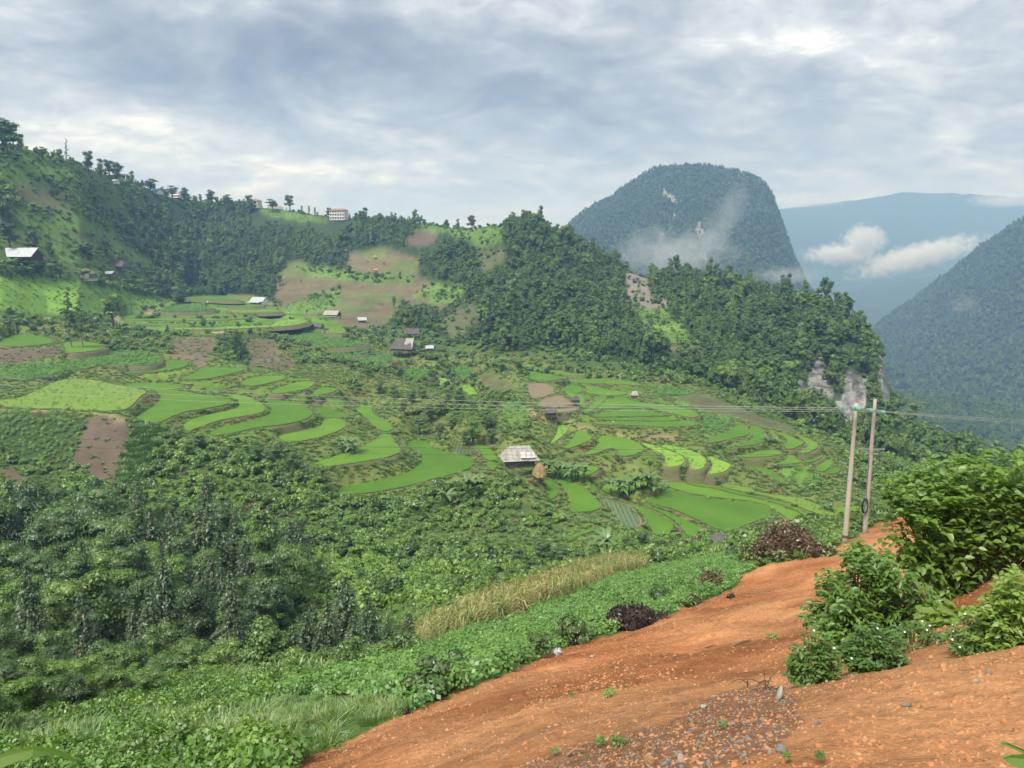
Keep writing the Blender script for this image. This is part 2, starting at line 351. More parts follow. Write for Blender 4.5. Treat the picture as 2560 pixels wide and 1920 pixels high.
# ------------------------------------------------------------------ the lie of the land
def ctrl():
    """ground points between the plots: (photo x, photo y, forward distance)"""
    P = []
    for s in """2700 1920 2.4;2560 1920 2.7;2300 1920 2.9;2000 1920 3.2;1700 1920 3.7;1400 1920 5;1200 1920 6;1000 1920 7.5;850 1920 8.4;694 1920 9.5
2700 1700 4.2;2560 1700 4.5;2300 1700 5.2;2000 1720 7;1700 1780 6.2;1550 1700 11;1400 1780 8.3;1250 1780 10;1050 1860 9;1800 1700 9
2560 1560 7;2700 1560 6.5;2560 1470 10;2700 1450 9.5;2480 1450 11;2350 1520 11;2300 1570 10;2150 1580 12.5;2000 1640 11.5;1900 1600 17;1700 1640 14.5
984 1799 12.5;1157 1724 15.5;1331 1655 19;1504 1597 23;1666 1539 28;1782 1493 33;1898 1418 41;1960 1395 44;2083 1365 50;2199 1308 60;2260 1290 66;2400 1300 60
2050 1450 33;1950 1480 31;1850 1530 25;2200 1450 28;2400 1380 30;2560 1330 32;2250 1380 42;2700 1330 32
1030 1720 19;1180 1670 24;1340 1610 30;1500 1560 36;1660 1510 42;1780 1470 47;1840 1430 54;1700 1460 52
1020 1650 34;1200 1570 44;1400 1490 57;1560 1450 67;1640 1430 74;1100 1570 52;1300 1500 66;1500 1440 80;1000 1640 48
0 1920 13;350 1920 11.5;-300 1920 13;500 1840 15;200 1780 20;0 1720 27;400 1710 27;700 1720 24;850 1690 27;700 1820 13.5;850 1780 15;-300 1720 27
600 1730 44;300 1730 46;0 1720 48;-300 1720 48;850 1690 45;500 1690 58;200 1680 62;0 1680 62;800 1630 60;-300 1680 62;0 1560 82;300 1560 82;600 1540 82
900 1600 58;1000 1540 72;1100 1540 66;1250 1470 82;850 1450 98;700 1460 98;400 1470 98;100 1480 98;-300 1480 98
1000 1330 131;1100 1320 136;1150 1430 104;1200 1380 118;900 1330 128;750 1330 126;600 1340 124;500 1330 124;300 1350 120;100 1340 122;0 1300 128;-300 1280 130
700 1180 150;400 1190 146;250 1240 136;560 1130 157;450 1120 157;100 1175 150;300 1165 150;-200 1150 152;100 1030 171;300 1032 170;-200 1030 172;200 1100 160;0 1100 160
1250 1300 138;1330 1330 132;1400 1340 130;1450 1300 136;1300 1390 119;1400 1400 112;1500 1400 104;1600 1400 98;1700 1395 94;1800 1390 100;1730 1360 112;1650 1370 118;1550 1350 126;1850 1360 112;1900 1340 118;2000 1330 118;2100 1330 112;2250 1320 115;2400 1310 130;2560 1300 140;2700 1300 140
1220 1200 158;1240 1150 168;1200 1250 150;1100 1265 146;1000 1255 148;1270 1080 182;1200 1060 190;1320 1120 176;1360 1150 172;1450 1160 172
900 1080 186;950 1050 196;1000 1020 205;1050 1050 196;1100 1080 188;1150 1050 200;1080 990 230;1000 960 250;950 930 270;880 960 245;800 930 265;760 900 300;850 900 300
700 880 330;600 870 320;500 880 300;640 930 262;560 910 268;480 890 275;380 870 290;300 850 315;450 838 350;700 845 348;250 820 330;120 800 322;0 800 315;-250 790 315;150 870 272;330 895 268;0 890 262;-250 880 260;-250 960 205
1180 1000 232;1250 1040 208;1250 970 240;1270 930 275;1300 905 300;1380 1060 196;1450 1060 205;1560 1085 196;1650 1090 192;1750 1110 186;1800 1130 182;1880 1170 174;1950 1190 170;2030 1210 168;2080 1200 168;2150 1180 182;2250 1230 168
1640 1130 176;1720 1185 164;1850 1210 164;1900 1225 162;1500 1140 170;1600 1180 162;1700 1195 165;1560 1165 166;2000 1240 158;2120 1255 152;2220 1262 156
1760 1040 232;1850 1055 218;1950 1075 208;2050 1100 198;1900 1035 240;2080 1130 190;2150 1140 200;2250 1170 200;2400 1200 200;2560 1230 190;2700 1250 190
1100 900 330;1150 910 320;1050 880 345;940 860 350;1000 850 380;900 835 395
1298 1163 161;1280 1165 160;1320 1160 163;1349 1188 152;1340 1192 151;1010 886 345;990 888 343;1030 884 347;1439 1005 226;1586 994 250;1377 1046 208;795 828 372;1074 880 342;1803 1380 111""".replace('\n', ';').split(';'):
        x, y, d = map(float, s.split()); P.append((x, y, d))
    return P
# hillside: per photo column the slope from its foot to the ridge and down behind it (photo y, distance)
HILL = {
 -300: [(880,262),(790,300),(700,325),(570,355),(430,385),(300,415),(420,560)],
 0:    [(880,268),(800,312),(690,345),(570,380),(460,410),(360,440),(470,600)],
 120:  [(850,318),(790,345),(700,372),(590,410),(480,450),(385,480),(490,640)],
 200:  [(842,300),(785,350),(712,385),(600,430),(500,470),(412,505),(510,660)],
 300: [(812,380),(775,415),(730,440),(620,500),(530,560),(446,610),(530,760)],
 400: [(790,430),(762,475),(742,510),(650,570),(560,630),(484,690),(550,830)],
 520: [(770,470),(738,545),(716,590),(640,650),(575,710),(506,770),(570,900)],
 600: [(772,470),(738,545),(712,590),(640,655),(580,715),(514,780),(580,910)],
 700: [(785,470),(752,520),(720,570),(650,640),(590,705),(524,775),(590,900)],
 780: [(797,455),(766,490),(735,540),(660,610),(600,680),(534,760),(600,900)],
 860: [(815,420),(790,455),(745,515),(670,595),(610,670),(546,745),(610,880)],
 1000: [(845,390),(810,435),(755,500),(675,570),(615,620),(556,670),(610,820)],
 1130: [(885,350),(820,410),(760,460),(690,520),(630,570),(566,620),(620,780)],
 1180: [(895,340),(830,395),(765,440),(690,490),(630,540),(572,590),(625,740)],
 1250: [(900,300),(850,365),(770,420),(700,460),(630,500),(566,545),(640,680)],
 1340: [(910,320),(860,355),(790,400),(710,440),(630,480),(556,525),(640,650)],
 1450: [(925,305),(880,340),(810,385),(740,430),(680,475),(612,520),(680,640)],
 1560: [(945,288),(900,320),(840,365),(780,415),(730,460),(672,515),(730,640)],
 1610: [(955,285),(910,315),(850,360),(790,410),(740,460),(690,520),(750,640)],
 1700: [(975,275),(930,305),(870,350),(800,400),(735,450),(684,505),(760,640)],
 1850: [(1022,248),(970,285),(900,335),(820,385),(755,430),(708,475),(800,620)],
 2000: [(1088,212),(1035,255),(965,310),(890,355),(815,400),(758,440),(850,560)],
 2060: [(1110,205),(1065,250),(1020,300),(930,335),(840,370),(774,410),(870,520)],
 2110: [(1130,200),(1085,250),(1055,300),(935,322),(850,350),(792,390),(900,500)],
 2170: [(1150,200),(1105,250),(1065,295),(970,312),(890,338),(845,368),(960,470)],
 2208: [(1165,200),(1115,250),(1075,290),(1010,305),(945,325),(905,345),(1030,450)],
 2222: [(1172,200),(1125,245),(1085,285),(1040,300),(1005,315),(970,332),(1060,440)],
 2240: [(1180,200),(1130,245),(1100,280),(1085,295),(1075,310),(1065,325),(1120,440)],
 2320: [(1200,198),(1150,235),(1125,265),(1115,285),(1112,300),(1110,312),(1170,440)],
 2420: [(1220,195),(1185,220),(1165,245),(1160,265),(1160,285),(1160,300),(1230,440)],
 2560: [(1250,188),(1230,205),(1215,225),(1210,245),(1215,270),(1220,290),(1290,440)],
 2900: [(1270,188),(1255,205),(1240,225),(1240,245),(1250,270),(1260,290),(1320,440)],
}
NK = 7
def net_curves(net):
    xs = sorted(net); C = []
    for k in range(len(net[xs[0]])):
        a = []; t = []; d = []
        for x in xs:
            r, D = net[x][k]; aa, tt = ray(x, r); a.append(aa); t.append(tt); d.append(D)
        C.append((np.array(a), np.array(t), np.array(d)))
    return C
def net_profile(C, a):
    """distance and height knots at azimuth a"""
    D = [np.interp(a, c[0], c[2]) for c in C]; T = [np.interp(a, c[0], c[1]) for c in C]
    return np.array(D), np.array(T)
NA, NL = 900, 600
A0, A1, D0, D1 = ray(-800, 900)[0], ray(3050, 900)[0], 1.6, 1050.0
AG = np.linspace(A0, A1, NA)
LG = np.linspace(math.log(D0), math.log(D1), NL); DG = np.exp(LG)
def solve_ground():
    pts = []
    for k, o, z, q in PW:
        st = max(1, len(o) // 18)
        for x, y in o[::st]: pts.append((x / y, math.log(y), z / y))
    for x, y, d in ctrl():
        a, t = ray(x, y); pts.append((a, math.log(d), t))
    C = net_curves(HILL)
    for x in np.linspace(-300, 2850, 60):           # the foot of the hillside ties both together
        a = ray(x, 950)[0]; D, T = net_profile(C, a)
        for k in (0, 1): pts.append((a, math.log(D[k]), T[k]))
    pts = np.array(pts); key = np.round(pts[:, :2] * 250).astype(int); _, ui = np.unique(key, axis=0, return_index=True); pts = pts[ui]
    # thin plate spline in (azimuth, log distance)
    n = len(pts); U = lambda r2: 0.5 * r2 * np.log(r2 + 1e-12)
    dx = pts[:, None, :2] - pts[None, :, :2]; Km = U((dx ** 2).sum(-1)); Km[np.diag_indices(n)] += 2e-4
    Pm = np.c_[np.ones(n), pts[:, :2]]; M = np.zeros((n + 3, n + 3)); M[:n, :n] = Km; M[:n, n:] = Pm; M[n:, :n] = Pm.T
    w = np.linalg.solve(M, np.r_[pts[:, 2], 0, 0, 0])
    ag = np.linspace(ray(-330, 900)[0], ray(2890, 900)[0], 300); lg = np.linspace(LG[0], math.log(600), 300)
    AA, LL = np.meshgrid(ag, lg); q = np.c_[AA.ravel(), LL.ravel()].astype(np.float32); out = np.zeros(len(q), np.float32)
    pf = pts[:, :2].astype(np.float32); wf = w[:n].astype(np.float32)
    for i in range(0, len(q), 4000):
        d = q[i:i + 4000, None, :] - pf[None]; r2 = d[..., 0] ** 2 + d[..., 1] ** 2
        out[i:i + 4000] = (0.5 * r2 * np.log(r2 + 1e-12)) @ wf
    out = out + (w[n] + w[n + 1] * q[:, 0] + w[n + 2] * q[:, 1]); T0 = out.reshape(300, 300)
    # to the fine grid
    fl = np.interp(LG, lg, np.arange(300)); fa = np.interp(AG, ag, np.arange(300))
    i0 = np.minimum(fl.astype(int), 298); j0 = np.minimum(fa.astype(int), 298); u = (fl - i0)[:, None]; v = (fa - j0)[None]
    low = T0[i0][:, j0] * (1 - u) * (1 - v) + T0[i0 + 1][:, j0] * u * (1 - v) + T0[i0][:, j0 + 1] * (1 - u) * v + T0[i0 + 1][:, j0 + 1] * u * v
    Zlow = low * DG[:, None]
    Z = np.empty((NL, NA)); FD = np.empty(NA)
    for j, a in enumerate(AG):
        D, T = net_profile(C, a); z = T * D
        prof = np.interp(DG, np.r_[D, D[-1] * 1.5, 1400], np.r_[z, min(z[-1] - 60, -90), -180])
        w_ = np.clip((DG - D[0]) / (D[1] - D[0]), 0, 1); w_ = w_ * w_ * (3 - 2 * w_)
        Z[:, j] = Zlow[:, j] * (1 - w_) + prof * w_; FD[j] = D[0]
    return Z, FD
ZG, FOOT = solve_ground()
XX = AG[None] * DG[:, None]; YY = np.repeat(DG[:, None], NA, 1)
HILLW = np.clip((DG[:, None] - FOOT[None] * 1.05) / (FOOT[None] * 0.25), 0, 1)
def blur(Z, n):
    for _ in range(n):
        P = np.pad(Z, 1, mode='edge'); Z = (P[:-2, 1:-1] + P[2:, 1:-1] + P[1:-1, :-2] + P[1:-1, 2:] + 4 * P[1:-1, 1:-1]) / 8
    return Z
ZG = ZG * (1 - HILLW) + blur(ZG, 2) * HILLW
ZG += HILLW * (fbm(XX / 70, YY / 70, 4, 3) * 9 + fbm(XX / 16, YY / 16, 3, 9) * 3)
midw = np.clip((DG[:, None] - 40) / 60, 0, 1) * (1 - HILLW)
ZG += midw * fbm(XX / 5, YY / 5, 3, 21) * 0.9
nearw = 1 - np.clip((DG[:, None] - 40) / 60, 0, 1)
ZG += nearw * (fbm(XX / 1.3, YY / 1.3, 4, 31) * 0.22 * np.clip(DG[:, None] / 8, 0.35, 2.0) + fbm(XX / 0.25, YY / 0.25, 3, 41) * 0.05 + fbm((XX + 0.5 * YY) / 1.6, (YY - 0.5 * XX) / 0.45, 3, 47) * 0.16 * np.clip(DG[:, None] / 12, 0.2, 1.6))
# pixel seen at every ground point (where the photograph shows that spot)
_t = ZG / YY; _v = (_t * math.cos(PITCH) + math.sin(PITCH)) / (math.cos(PITCH) - _t * math.sin(PITCH))
PY = H0 / 2 - _v * FPX; PX = W0 / 2 + (XX / YY) * (math.cos(PITCH) + _v * math.sin(PITCH)) * FPX
# level the plots
PLOT_ID = np.full(ZG.shape, -1, int)
for i, (k, o, z, q) in enumerate(PW):
    m = inside(o, XX, YY); ZG[m] = np.minimum(ZG[m], z - 0.25); PLOT_ID[m] = i
    g = m.copy()                     # keep the first ring of ground outside from rising through the crop
    g[1:] |= m[:-1]; g[:-1] |= m[1:]; g[:, 1:] |= m[:, :-1]; g[:, :-1] |= m[:, 1:]
    ring = g & ~m; ZG[ring] = np.minimum(ZG[ring], z + 0.3)
def ground(x, y):
    a = x / y; i = np.clip((np.log(np.maximum(y, D0)) - LG[0]) / (LG[1] - LG[0]), 0, NL - 1.001); j = np.clip((a - A0) / (AG[1] - AG[0]), 0, NA - 1.001)
    i0 = np.floor(i).astype(int); j0 = np.floor(j).astype(int); u = i - i0; v = j - j0
    return ZG[i0, j0] * (1 - u) * (1 - v) + ZG[i0 + 1, j0] * u * (1 - v) + ZG[i0, j0 + 1] * (1 - u) * v + ZG[i0 + 1, j0 + 1] * u * v
def gpt(x, y): return Vector((x, y, float(ground(np.array(x), np.array(y)))))
def hit(px, py, dmin=2.0):
    """where the line of sight through a photo pixel first meets the land"""
    a, t = ray(px, py); j = int(round((a - A0) / (AG[1] - AG[0]))); j = min(max(j, 0), NA - 1)
    s = ZG[:, j] - t * DG; k = np.nonzero((s >= 0) & (DG > dmin))[0]
    if len(k) == 0: return None
    i = k[0]
    if i == 0: D = DG[0]
    else: f = s[i - 1] / (s[i - 1] - s[i]) if s[i - 1] != s[i] else 0; D = DG[i - 1] + (DG[i] - DG[i - 1]) * min(max(f, 0), 1)
    return Vector((a * D, D, float(ground(np.array(a * D), np.array(D)))))
# ------------------------------------------------------------------ materials
MATS = {}
def new_mat(name):
    m = bpy.data.materials.new(name); m.use_nodes = True; nt = m.node_tree; nt.nodes.clear(); N, K = nodes_of(nt)
    out = N('ShaderNodeOutputMaterial'); MATS[name] = m; return m, N, K, out
def leaf_mat(name, cols, spread=0.35, trans=0.28, gloss=0.06, nscale=0.6, speck=0.5):
    """foliage: colour differs from plant to plant and from clump to clump"""
    m, N, K, out = new_mat(name)
    oi = N('ShaderNodeObjectInfo'); geo = N('ShaderNodeNewGeometry')
    no = N('ShaderNodeTexNoise'); no.inputs['Scale'].default_value = nscale; no.inputs['Detail'].default_value = 3
    K(geo.outputs['Position'], no.inputs['Vector'])
    f = math_node(N, K, 'ADD', math_node(N, K, 'MULTIPLY', oi.outputs['Random'], 0.62), math_node(N, K, 'MULTIPLY', math_node(N, K, 'SUBTRACT', no.outputs['Fac'], 0.3), 0.9 * spread / 0.35), clamp=True)
    n = len(cols); c = ramp(N, K, f, [(i / (n - 1), x) for i, x in enumerate(cols)])
    isl = math_node(N, K, 'MULTIPLY_ADD', geo.outputs['Random Per Island'], speck, 1.0 - speck / 2)
    sc = N('ShaderNodeVectorMath', operation='SCALE'); K(c, sc.inputs[0]); K(isl, sc.inputs['Scale'])
    d = N('ShaderNodeBsdfDiffuse'); t = N('ShaderNodeBsdfTranslucent'); K(sc.outputs[0], d.inputs[0])
    tc = mixc(N, K, 1.0, sc.outputs[0], (1.25, 1.35, 0.6), 'MULTIPLY'); K(tc, t.inputs[0])
    mx = N('ShaderNodeMixShader'); mx.inputs[0].default_value = trans; K(d.outputs[0], mx.inputs[1]); K(t.outputs[0], mx.inputs[2])
    g = N('ShaderNodeBsdfGlossy'); g.inputs['Roughness'].default_value = 0.45; g.inputs['Color'].default_value = (0.9, 0.95, 1, 1)
    m2 = N('ShaderNodeMixShader'); m2.inputs[0].default_value = gloss; K(mx.outputs[0], m2.inputs[1]); K(g.outputs[0], m2.inputs[2])
    K(m2.outputs[0], out.inputs['Surface']); return m
def plain_mat(name, cols, rough=0.9, scale=3.0, detail=6, bump=0.3, bump_d=0.05, stretch=(1, 1, 1), coords='Object', contrast=(0.3, 0.7), metallic=0.0, spec=0.3):
    m, N, K, out = new_mat(name)
    tc = N('ShaderNodeTexCoord'); mp = N('ShaderNodeMapping'); mp.inputs['Scale'].default_value = stretch
    if coords == 'World':
        geo = N('ShaderNodeNewGeometry'); K(geo.outputs['Position'], mp.inputs[0])
    else: K(tc.outputs[coords], mp.inputs[0])
    no = N('ShaderNodeTexNoise'); no.inputs['Scale'].default_value = scale; no.inputs['Detail'].default_value = detail; no.inputs['Roughness'].default_value = 0.62
    K(mp.outputs[0], no.inputs['Vector'])
    n = len(cols); a, b = contrast
    c = ramp(N, K, no.outputs['Fac'], [(a + (b - a) * i / max(n - 1, 1), x) for i, x in enumerate(cols)])
    p = N('ShaderNodeBsdfPrincipled'); p.inputs['Roughness'].default_value = rough; p.inputs['Metallic'].default_value = metallic; p.inputs['Specular IOR Level'].default_value = spec
    K(c, p.inputs['Base Color'])
    if bump:
        b_ = N('ShaderNodeBump'); b_.inputs['Strength'].default_value = bump; b_.inputs['Distance'].default_value = bump_d
        K(no.outputs['Fac'], b_.inputs['Height']); K(b_.outputs[0], p.inputs['Normal'])
    K(p.outputs[0], out.inputs['Surface']); return m
def terrain_mat(name='land'):
    m, N, K, out = new_mat(name)
    at_ = N('ShaderNodeAttribute', attribute_name='tint'); geo = N('ShaderNodeNewGeometry')
    def no(scale, det, st=(1, 1, 1)):
        mp = N('ShaderNodeMapping'); mp.inputs['Scale'].default_value = st; K(geo.outputs['Position'], mp.inputs[0])
        n = N('ShaderNodeTexNoise'); n.inputs['Scale'].default_value = scale; n.inputs['Detail'].default_value = det; n.inputs['Roughness'].default_value = 0.65
        K(mp.outputs[0], n.inputs['Vector']); return n.outputs['Fac']
    n1 = no(0.35, 6); n2 = no(6.0, 8); n3 = no(26.0, 6)
    mul = math_node(N, K, 'ADD', math_node(N, K, 'MULTIPLY', n1, 1.0), math_node(N, K, 'MULTIPLY', n2, 1.25))
    mul = math_node(N, K, 'MAXIMUM', math_node(N, K, 'ADD', mul, math_node(N, K, 'MULTIPLY_ADD', n3, 0.95, -0.6)), 0.15)  # mottled ground tone; its fine dark specks also paint in tiny shadows of rough earth
    sc = N('ShaderNodeVectorMath', operation='SCALE'); K(at_.outputs['Color'], sc.inputs[0]); K(mul, sc.inputs['Scale'])
    p = N('ShaderNodeBsdfPrincipled'); p.inputs['Roughness'].default_value = 0.95; p.inputs['Specular IOR Level'].default_value = 0.15
    K(sc.outputs[0], p.inputs['Base Color'])
    h = math_node(N, K, 'ADD', math_node(N, K, 'MULTIPLY', n2, 1.0), math_node(N, K, 'MULTIPLY', n3, 0.45))
    b = N('ShaderNodeBump'); b.inputs['Strength'].default_value = 0.9; b.inputs['Distance'].default_value = 0.10
    K(h, b.inputs['Height']); K(b.outputs[0], p.inputs['Normal']); K(p.outputs[0], out.inputs['Surface']); return m
def crop_mat(name, a, b, c, scale=9.0, bump=0.12, rough=0.7, broad=0.12):
    """a close-planted field seen from above: fine speckle over broad patches"""
    m, N, K, out = new_mat(name); geo = N('ShaderNodeNewGeometry'); oi = N('ShaderNodeObjectInfo')
    def no(scale, det):
        n = N('ShaderNodeTexNoise'); n.inputs['Scale'].default_value = scale; n.inputs['Detail'].default_value = det; n.inputs['Roughness'].default_value = 0.6
        K(geo.outputs['Position'], n.inputs['Vector']); return n.outputs['Fac']
    big = no(broad, 4); fine = no(scale, 5)
    f = math_node(N, K, 'ADD', math_node(N, K, 'MULTIPLY', oi.outputs['Random'], 0.5), math_node(N, K, 'MULTIPLY', math_node(N, K, 'SUBTRACT', big, 0.32), 1.3), clamp=True)
    col = ramp(N, K, f, [(0, a), (0.5, b), (1, c)])
    k = math_node(N, K, 'MULTIPLY_ADD', fine, 2.0, 0.0)
    sc = N('ShaderNodeVectorMath', operation='SCALE'); K(col, sc.inputs[0]); K(k, sc.inputs['Scale'])
    p = N('ShaderNodeBsdfPrincipled'); p.inputs['Roughness'].default_value = rough; p.inputs['Specular IOR Level'].default_value = 0.2
    K(sc.outputs[0], p.inputs['Base Color'])
    bp = N('ShaderNodeBump'); bp.inputs['Strength'].default_value = 0.8; bp.inputs['Distance'].default_value = bump
    K(fine, bp.inputs['Height']); K(bp.outputs[0], p.inputs['Normal']); K(p.outputs[0], out.inputs['Surface']); return m
M_LAND = terrain_mat()
def cliff_mat():
    m, N, K, out = new_mat('limestone'); geo = N('ShaderNodeNewGeometry')
    def no(sc, st, det=8):
        mp = N('ShaderNodeMapping'); mp.inputs['Scale'].default_value = st; K(geo.outputs['Position'], mp.inputs[0]); n = N('ShaderNodeTexNoise'); n.inputs['Scale'].default_value = sc; n.inputs['Detail'].default_value = det; n.inputs['Roughness'].default_value = 0.68; K(mp.outputs[0], n.inputs['Vector']); return n.outputs['Fac']
    st = no(0.22, (1, 1, 0.16)); bl = no(0.11, (1, 1, 1)); f = math_node(N, K, 'ADD', math_node(N, K, 'MULTIPLY', st, 0.65), math_node(N, K, 'MULTIPLY', bl, 0.45))
    c = ramp(N, K, f, [(0.40, (0.035, 0.045, 0.028)), (0.48, (0.10, 0.10, 0.09)), (0.56, (0.22, 0.215, 0.205)), (0.64, (0.36, 0.345, 0.315)), (0.72, (0.30, 0.235, 0.165))])
    p = N('ShaderNodeBsdfPrincipled'); p.inputs['Roughness'].default_value = 0.9; K(c, p.inputs['Base Color']); b = N('ShaderNodeBump'); b.inputs['Strength'].default_value = 1.0; b.inputs['Distance'].default_value = 2.5; K(f, b.inputs['Height']); K(b.outputs[0], p.inputs['Normal']); K(p.outputs[0], out.inputs['Surface']); return m
M_CLIFF = cliff_mat()
def set_rock(o, mask):
    o.data.materials.append(M_CLIFF); q = mask[:-1, :-1].ravel().astype(np.int32); o.data.polygons.foreach_set('material_index', q)
M_CROP = {'rice': crop_mat('rice_crop', (0.066, 0.158, 0.013), (0.098, 0.212, 0.018), (0.145, 0.272, 0.026)),
          'seedling': crop_mat('flooded_seedlings', (0.10, 0.14, 0.06), (0.13, 0.17, 0.075), (0.10, 0.16, 0.06), scale=3, rough=0.12, bump=0.02),
          'lime': crop_mat('young_bright_crop', (0.16, 0.31, 0.035), (0.19, 0.35, 0.04), (0.23, 0.39, 0.05), scale=3),
          'bean': crop_mat('leafy_crop', (0.06, 0.15, 0.03), (0.09, 0.21, 0.035), (0.13, 0.28, 0.045), scale=2.5, bump=0.3),
          'yellow': crop_mat('ripening_crop', (0.13, 0.22, 0.03), (0.17, 0.27, 0.04), (0.21, 0.29, 0.06), scale=4),
          'stubble': crop_mat('bare_stubble', (0.20, 0.155, 0.10), (0.23, 0.18, 0.115), (0.19, 0.16, 0.095), scale=3)}
M_BUND = plain_mat('bund_earth', [(0.09, 0.13, 0.04), (0.17, 0.17, 0.075), (0.24, 0.20, 0.115), (0.12, 0.16, 0.05)], scale=0.7, coords='World', bump=0.8, bump_d=0.15)
M_BANK = plain_mat('terrace_bank', [(0.085, 0.13, 0.034), (0.11, 0.125, 0.048), (0.145, 0.125, 0.072), (0.11, 0.155, 0.042)], scale=0.6, coords='World', bump=1.0, bump_d=0.3)
# ------------------------------------------------------------------ ground cover by place
TINT = {'scrub': (0.085, 0.135, 0.036), 'forest': (0.040, 0.070, 0.024), 'bank': (0.15, 0.185, 0.052), 'red': (0.50, 0.235, 0.10), 'gravel': (0.34, 0.175, 0.095), 'roughhill': (0.092, 0.142, 0.038), 'ricefield': (0.105, 0.215, 0.026),
        'beans': (0.05, 0.10, 0.025), 'maize': (0.16, 0.14, 0.06), 'herb': (0.06, 0.095, 0.025), 'darkcrop': (0.055, 0.085, 0.03), 'soil': (0.135, 0.105, 0.078),
        'tallgrass': (0.08, 0.15, 0.05), 'greencrop': (0.17, 0.32, 0.05), 'brownfield': (0.148, 0.128, 0.072), 'meadow': (0.125, 0.215, 0.045), 'fallow': (0.12, 0.13, 0.062),
        'scree': (0.24, 0.215, 0.185), 'path': (0.33, 0.25, 0.155), 'cliff': (0.30, 0.29, 0.27), 'cutbank': (0.155, 0.13, 0.085), 'grass': (0.09, 0.16, 0.04)}
REG = []
TERRACE_ZONE = []
def region(kind, c, flat, dmin=0, dmax=1e9): REG.append((kind, crop(c, list(zip(flat[0::2], flat[1::2]))), dmin, dmax))
region('herb', 'V', [-300,1480,300,1450,560,1440,620,1480,900,1480,900,1700,-300,1700], 0, 45)
region('red', 'V', [595,1665,700,1615,850,1555,1000,1490,1150,1430,1300,1380,1440,1330,1540,1290,1640,1225,1800,1180,1900,1130,1980,1110,2212,1090,2500,1090,2500,2000,560,2000], 0, 75)
region('gravel', 'V', [1080,1665,1250,1605,1440,1560,1560,1500,1650,1478,1720,1500,1740,1560,1660,1625,1500,1665], 0, 30)
region('beans', 'V', [590,1540,600,1500,760,1450,880,1420,900,1400,1000,1370,1100,1340,1230,1290,1330,1245,1430,1215,1580,1200,1625,1235,1540,1290,1440,1330,1300,1380,1150,1430,1000,1490,850,1550,800,1525,700,1535], 10, 80)
region('maize', 'V', [862,1405,880,1375,960,1345,1050,1305,1150,1270,1250,1235,1330,1220,1430,1216,1330,1248,1230,1292,1100,1342,1000,1372,900,1408], 20, 100)
region('grass', 'V', [540,1530,640,1510,860,1520,860,1555,700,1620,600,1640,560,1580], 0, 30)
region('darkcrop', 'D', [-600,585,0,585,420,590,570,640,520,760,460,900,470,940,300,930,120,900,0,870,-600,860], 120, 200)
region('soil', 'D', [560,640,660,610,700,620,820,660,860,680,820,800,770,950,720,1110,600,1050,540,960,460,910,540,740], 120, 200)
region('tallgrass', 'D', [880,670,1000,690,1050,750,1000,850,930,980,900,1130,730,1120,770,960,830,800], 120, 200)
region('path', 'D', [-300,572,330,580,600,598,690,603,760,625,830,655,815,662,740,640,680,612,600,606,330,588,-300,584], 120, 220)
region('path', 'D', [800,600,850,565,900,505,960,478,985,490,920,520,870,575,815,605], 120, 260)
region('soil', 'D', [-100,950,60,960,130,1000,270,1040,340,1080,260,1130,120,1080,-100,1060], 100, 200)
region('soil', 'D', [-100,185,200,180,350,178,420,200,330,240,100,290,-100,280], 200, 330)
region('ricefield', 'K', [150,245,400,235,640,170,640,100,820,90,1080,150,1230,190,1360,230,1560,245,1790,262,1850,380,1550,390,1290,380,1000,402,560,402,200,345], 330, 640)
region('greencrop', 'A', [-600,1090,0,1110,400,1140,570,1180,850,1230,1100,1290,1150,1310,1000,1335,800,1345,620,1370,380,1390,150,1370,0,1370,-600,1370], 280, 540)
region('path', 'K', [90,300,150,250,300,235,480,205,620,182,640,192,500,222,320,250,180,262,160,300,280,340,420,345,400,358,240,350], 250, 460)
region('path', 'K', [540,365,800,362,980,372,980,392,560,394], 250, 460)
region('cutbank', 'K', [530,420,850,420,870,470,800,620,760,640,540,580], 220, 400)
region('cutbank', 'K', [1090,430,1300,440,1320,520,1480,600,1380,660,1110,630], 220, 400)
region('fallow', 'E', [880,360,950,350,1120,420,1100,450,1000,480,900,420], 200, 400)
region('meadow', 'E', [1040,540,1120,510,1230,610,1200,650,1050,670,1050,610], 150, 260)
region('path', 'E', [1195,520,1230,580,1300,630,1400,650,1560,680,1700,730,1850,755,2212,750,2212,762,1850,768,1690,742,1550,692,1390,662,1290,645,1215,590], 150, 300)
region('meadow', 'J', [1630,700,1900,740,2020,800,1850,830,1720,760], 140, 200)
region('fallow', 'J', [1000,225,1250,240,1500,330,1760,395,2000,460,1950,475,1700,410,1480,360,1330,310,1120,255], 180, 300)
region('fallow', 'J', [1060,130,1200,170,1500,290,1800,390,1700,385,1400,300,1150,240,900,180], 180, 320)
# hillside clearings
region('roughhill', 'A', [-400,200,0,210,300,300,600,430,860,560,1000,620,700,760,780,900,1000,1060,1060,1150,880,1190,560,1130,-400,1060], 280, 640)
region('meadow', 'A', [-300,430,0,440,150,300,400,420,640,500,860,600,700,560,500,480,420,520,330,550,200,560,-300,540], 250, 700)
region('meadow', 'A', [-300,240,0,240,280,300,420,340,620,440,560,440,300,380,100,340,-300,300], 300, 760)
region('fallow', 'A', [90,550,300,548,400,620,450,690,430,740,200,700,110,620], 300, 600)
region('meadow', 'A', [110,700,420,740,520,760,700,830,770,910,860,980,1000,1050,900,1060,640,960,420,930,250,880,110,860], 300, 760)
region('meadow', 'A', [270,880,420,960,560,1010,800,1090,1000,1160,900,1170,600,1080,350,1010,250,940], 300, 600)
region('fallow', 'A', [420,830,620,870,640,920,480,900], 300, 760)
region('meadow', 'A', [1660,700,1900,715,2140,765,2080,790,1900,775,1720,745], 500, 920)
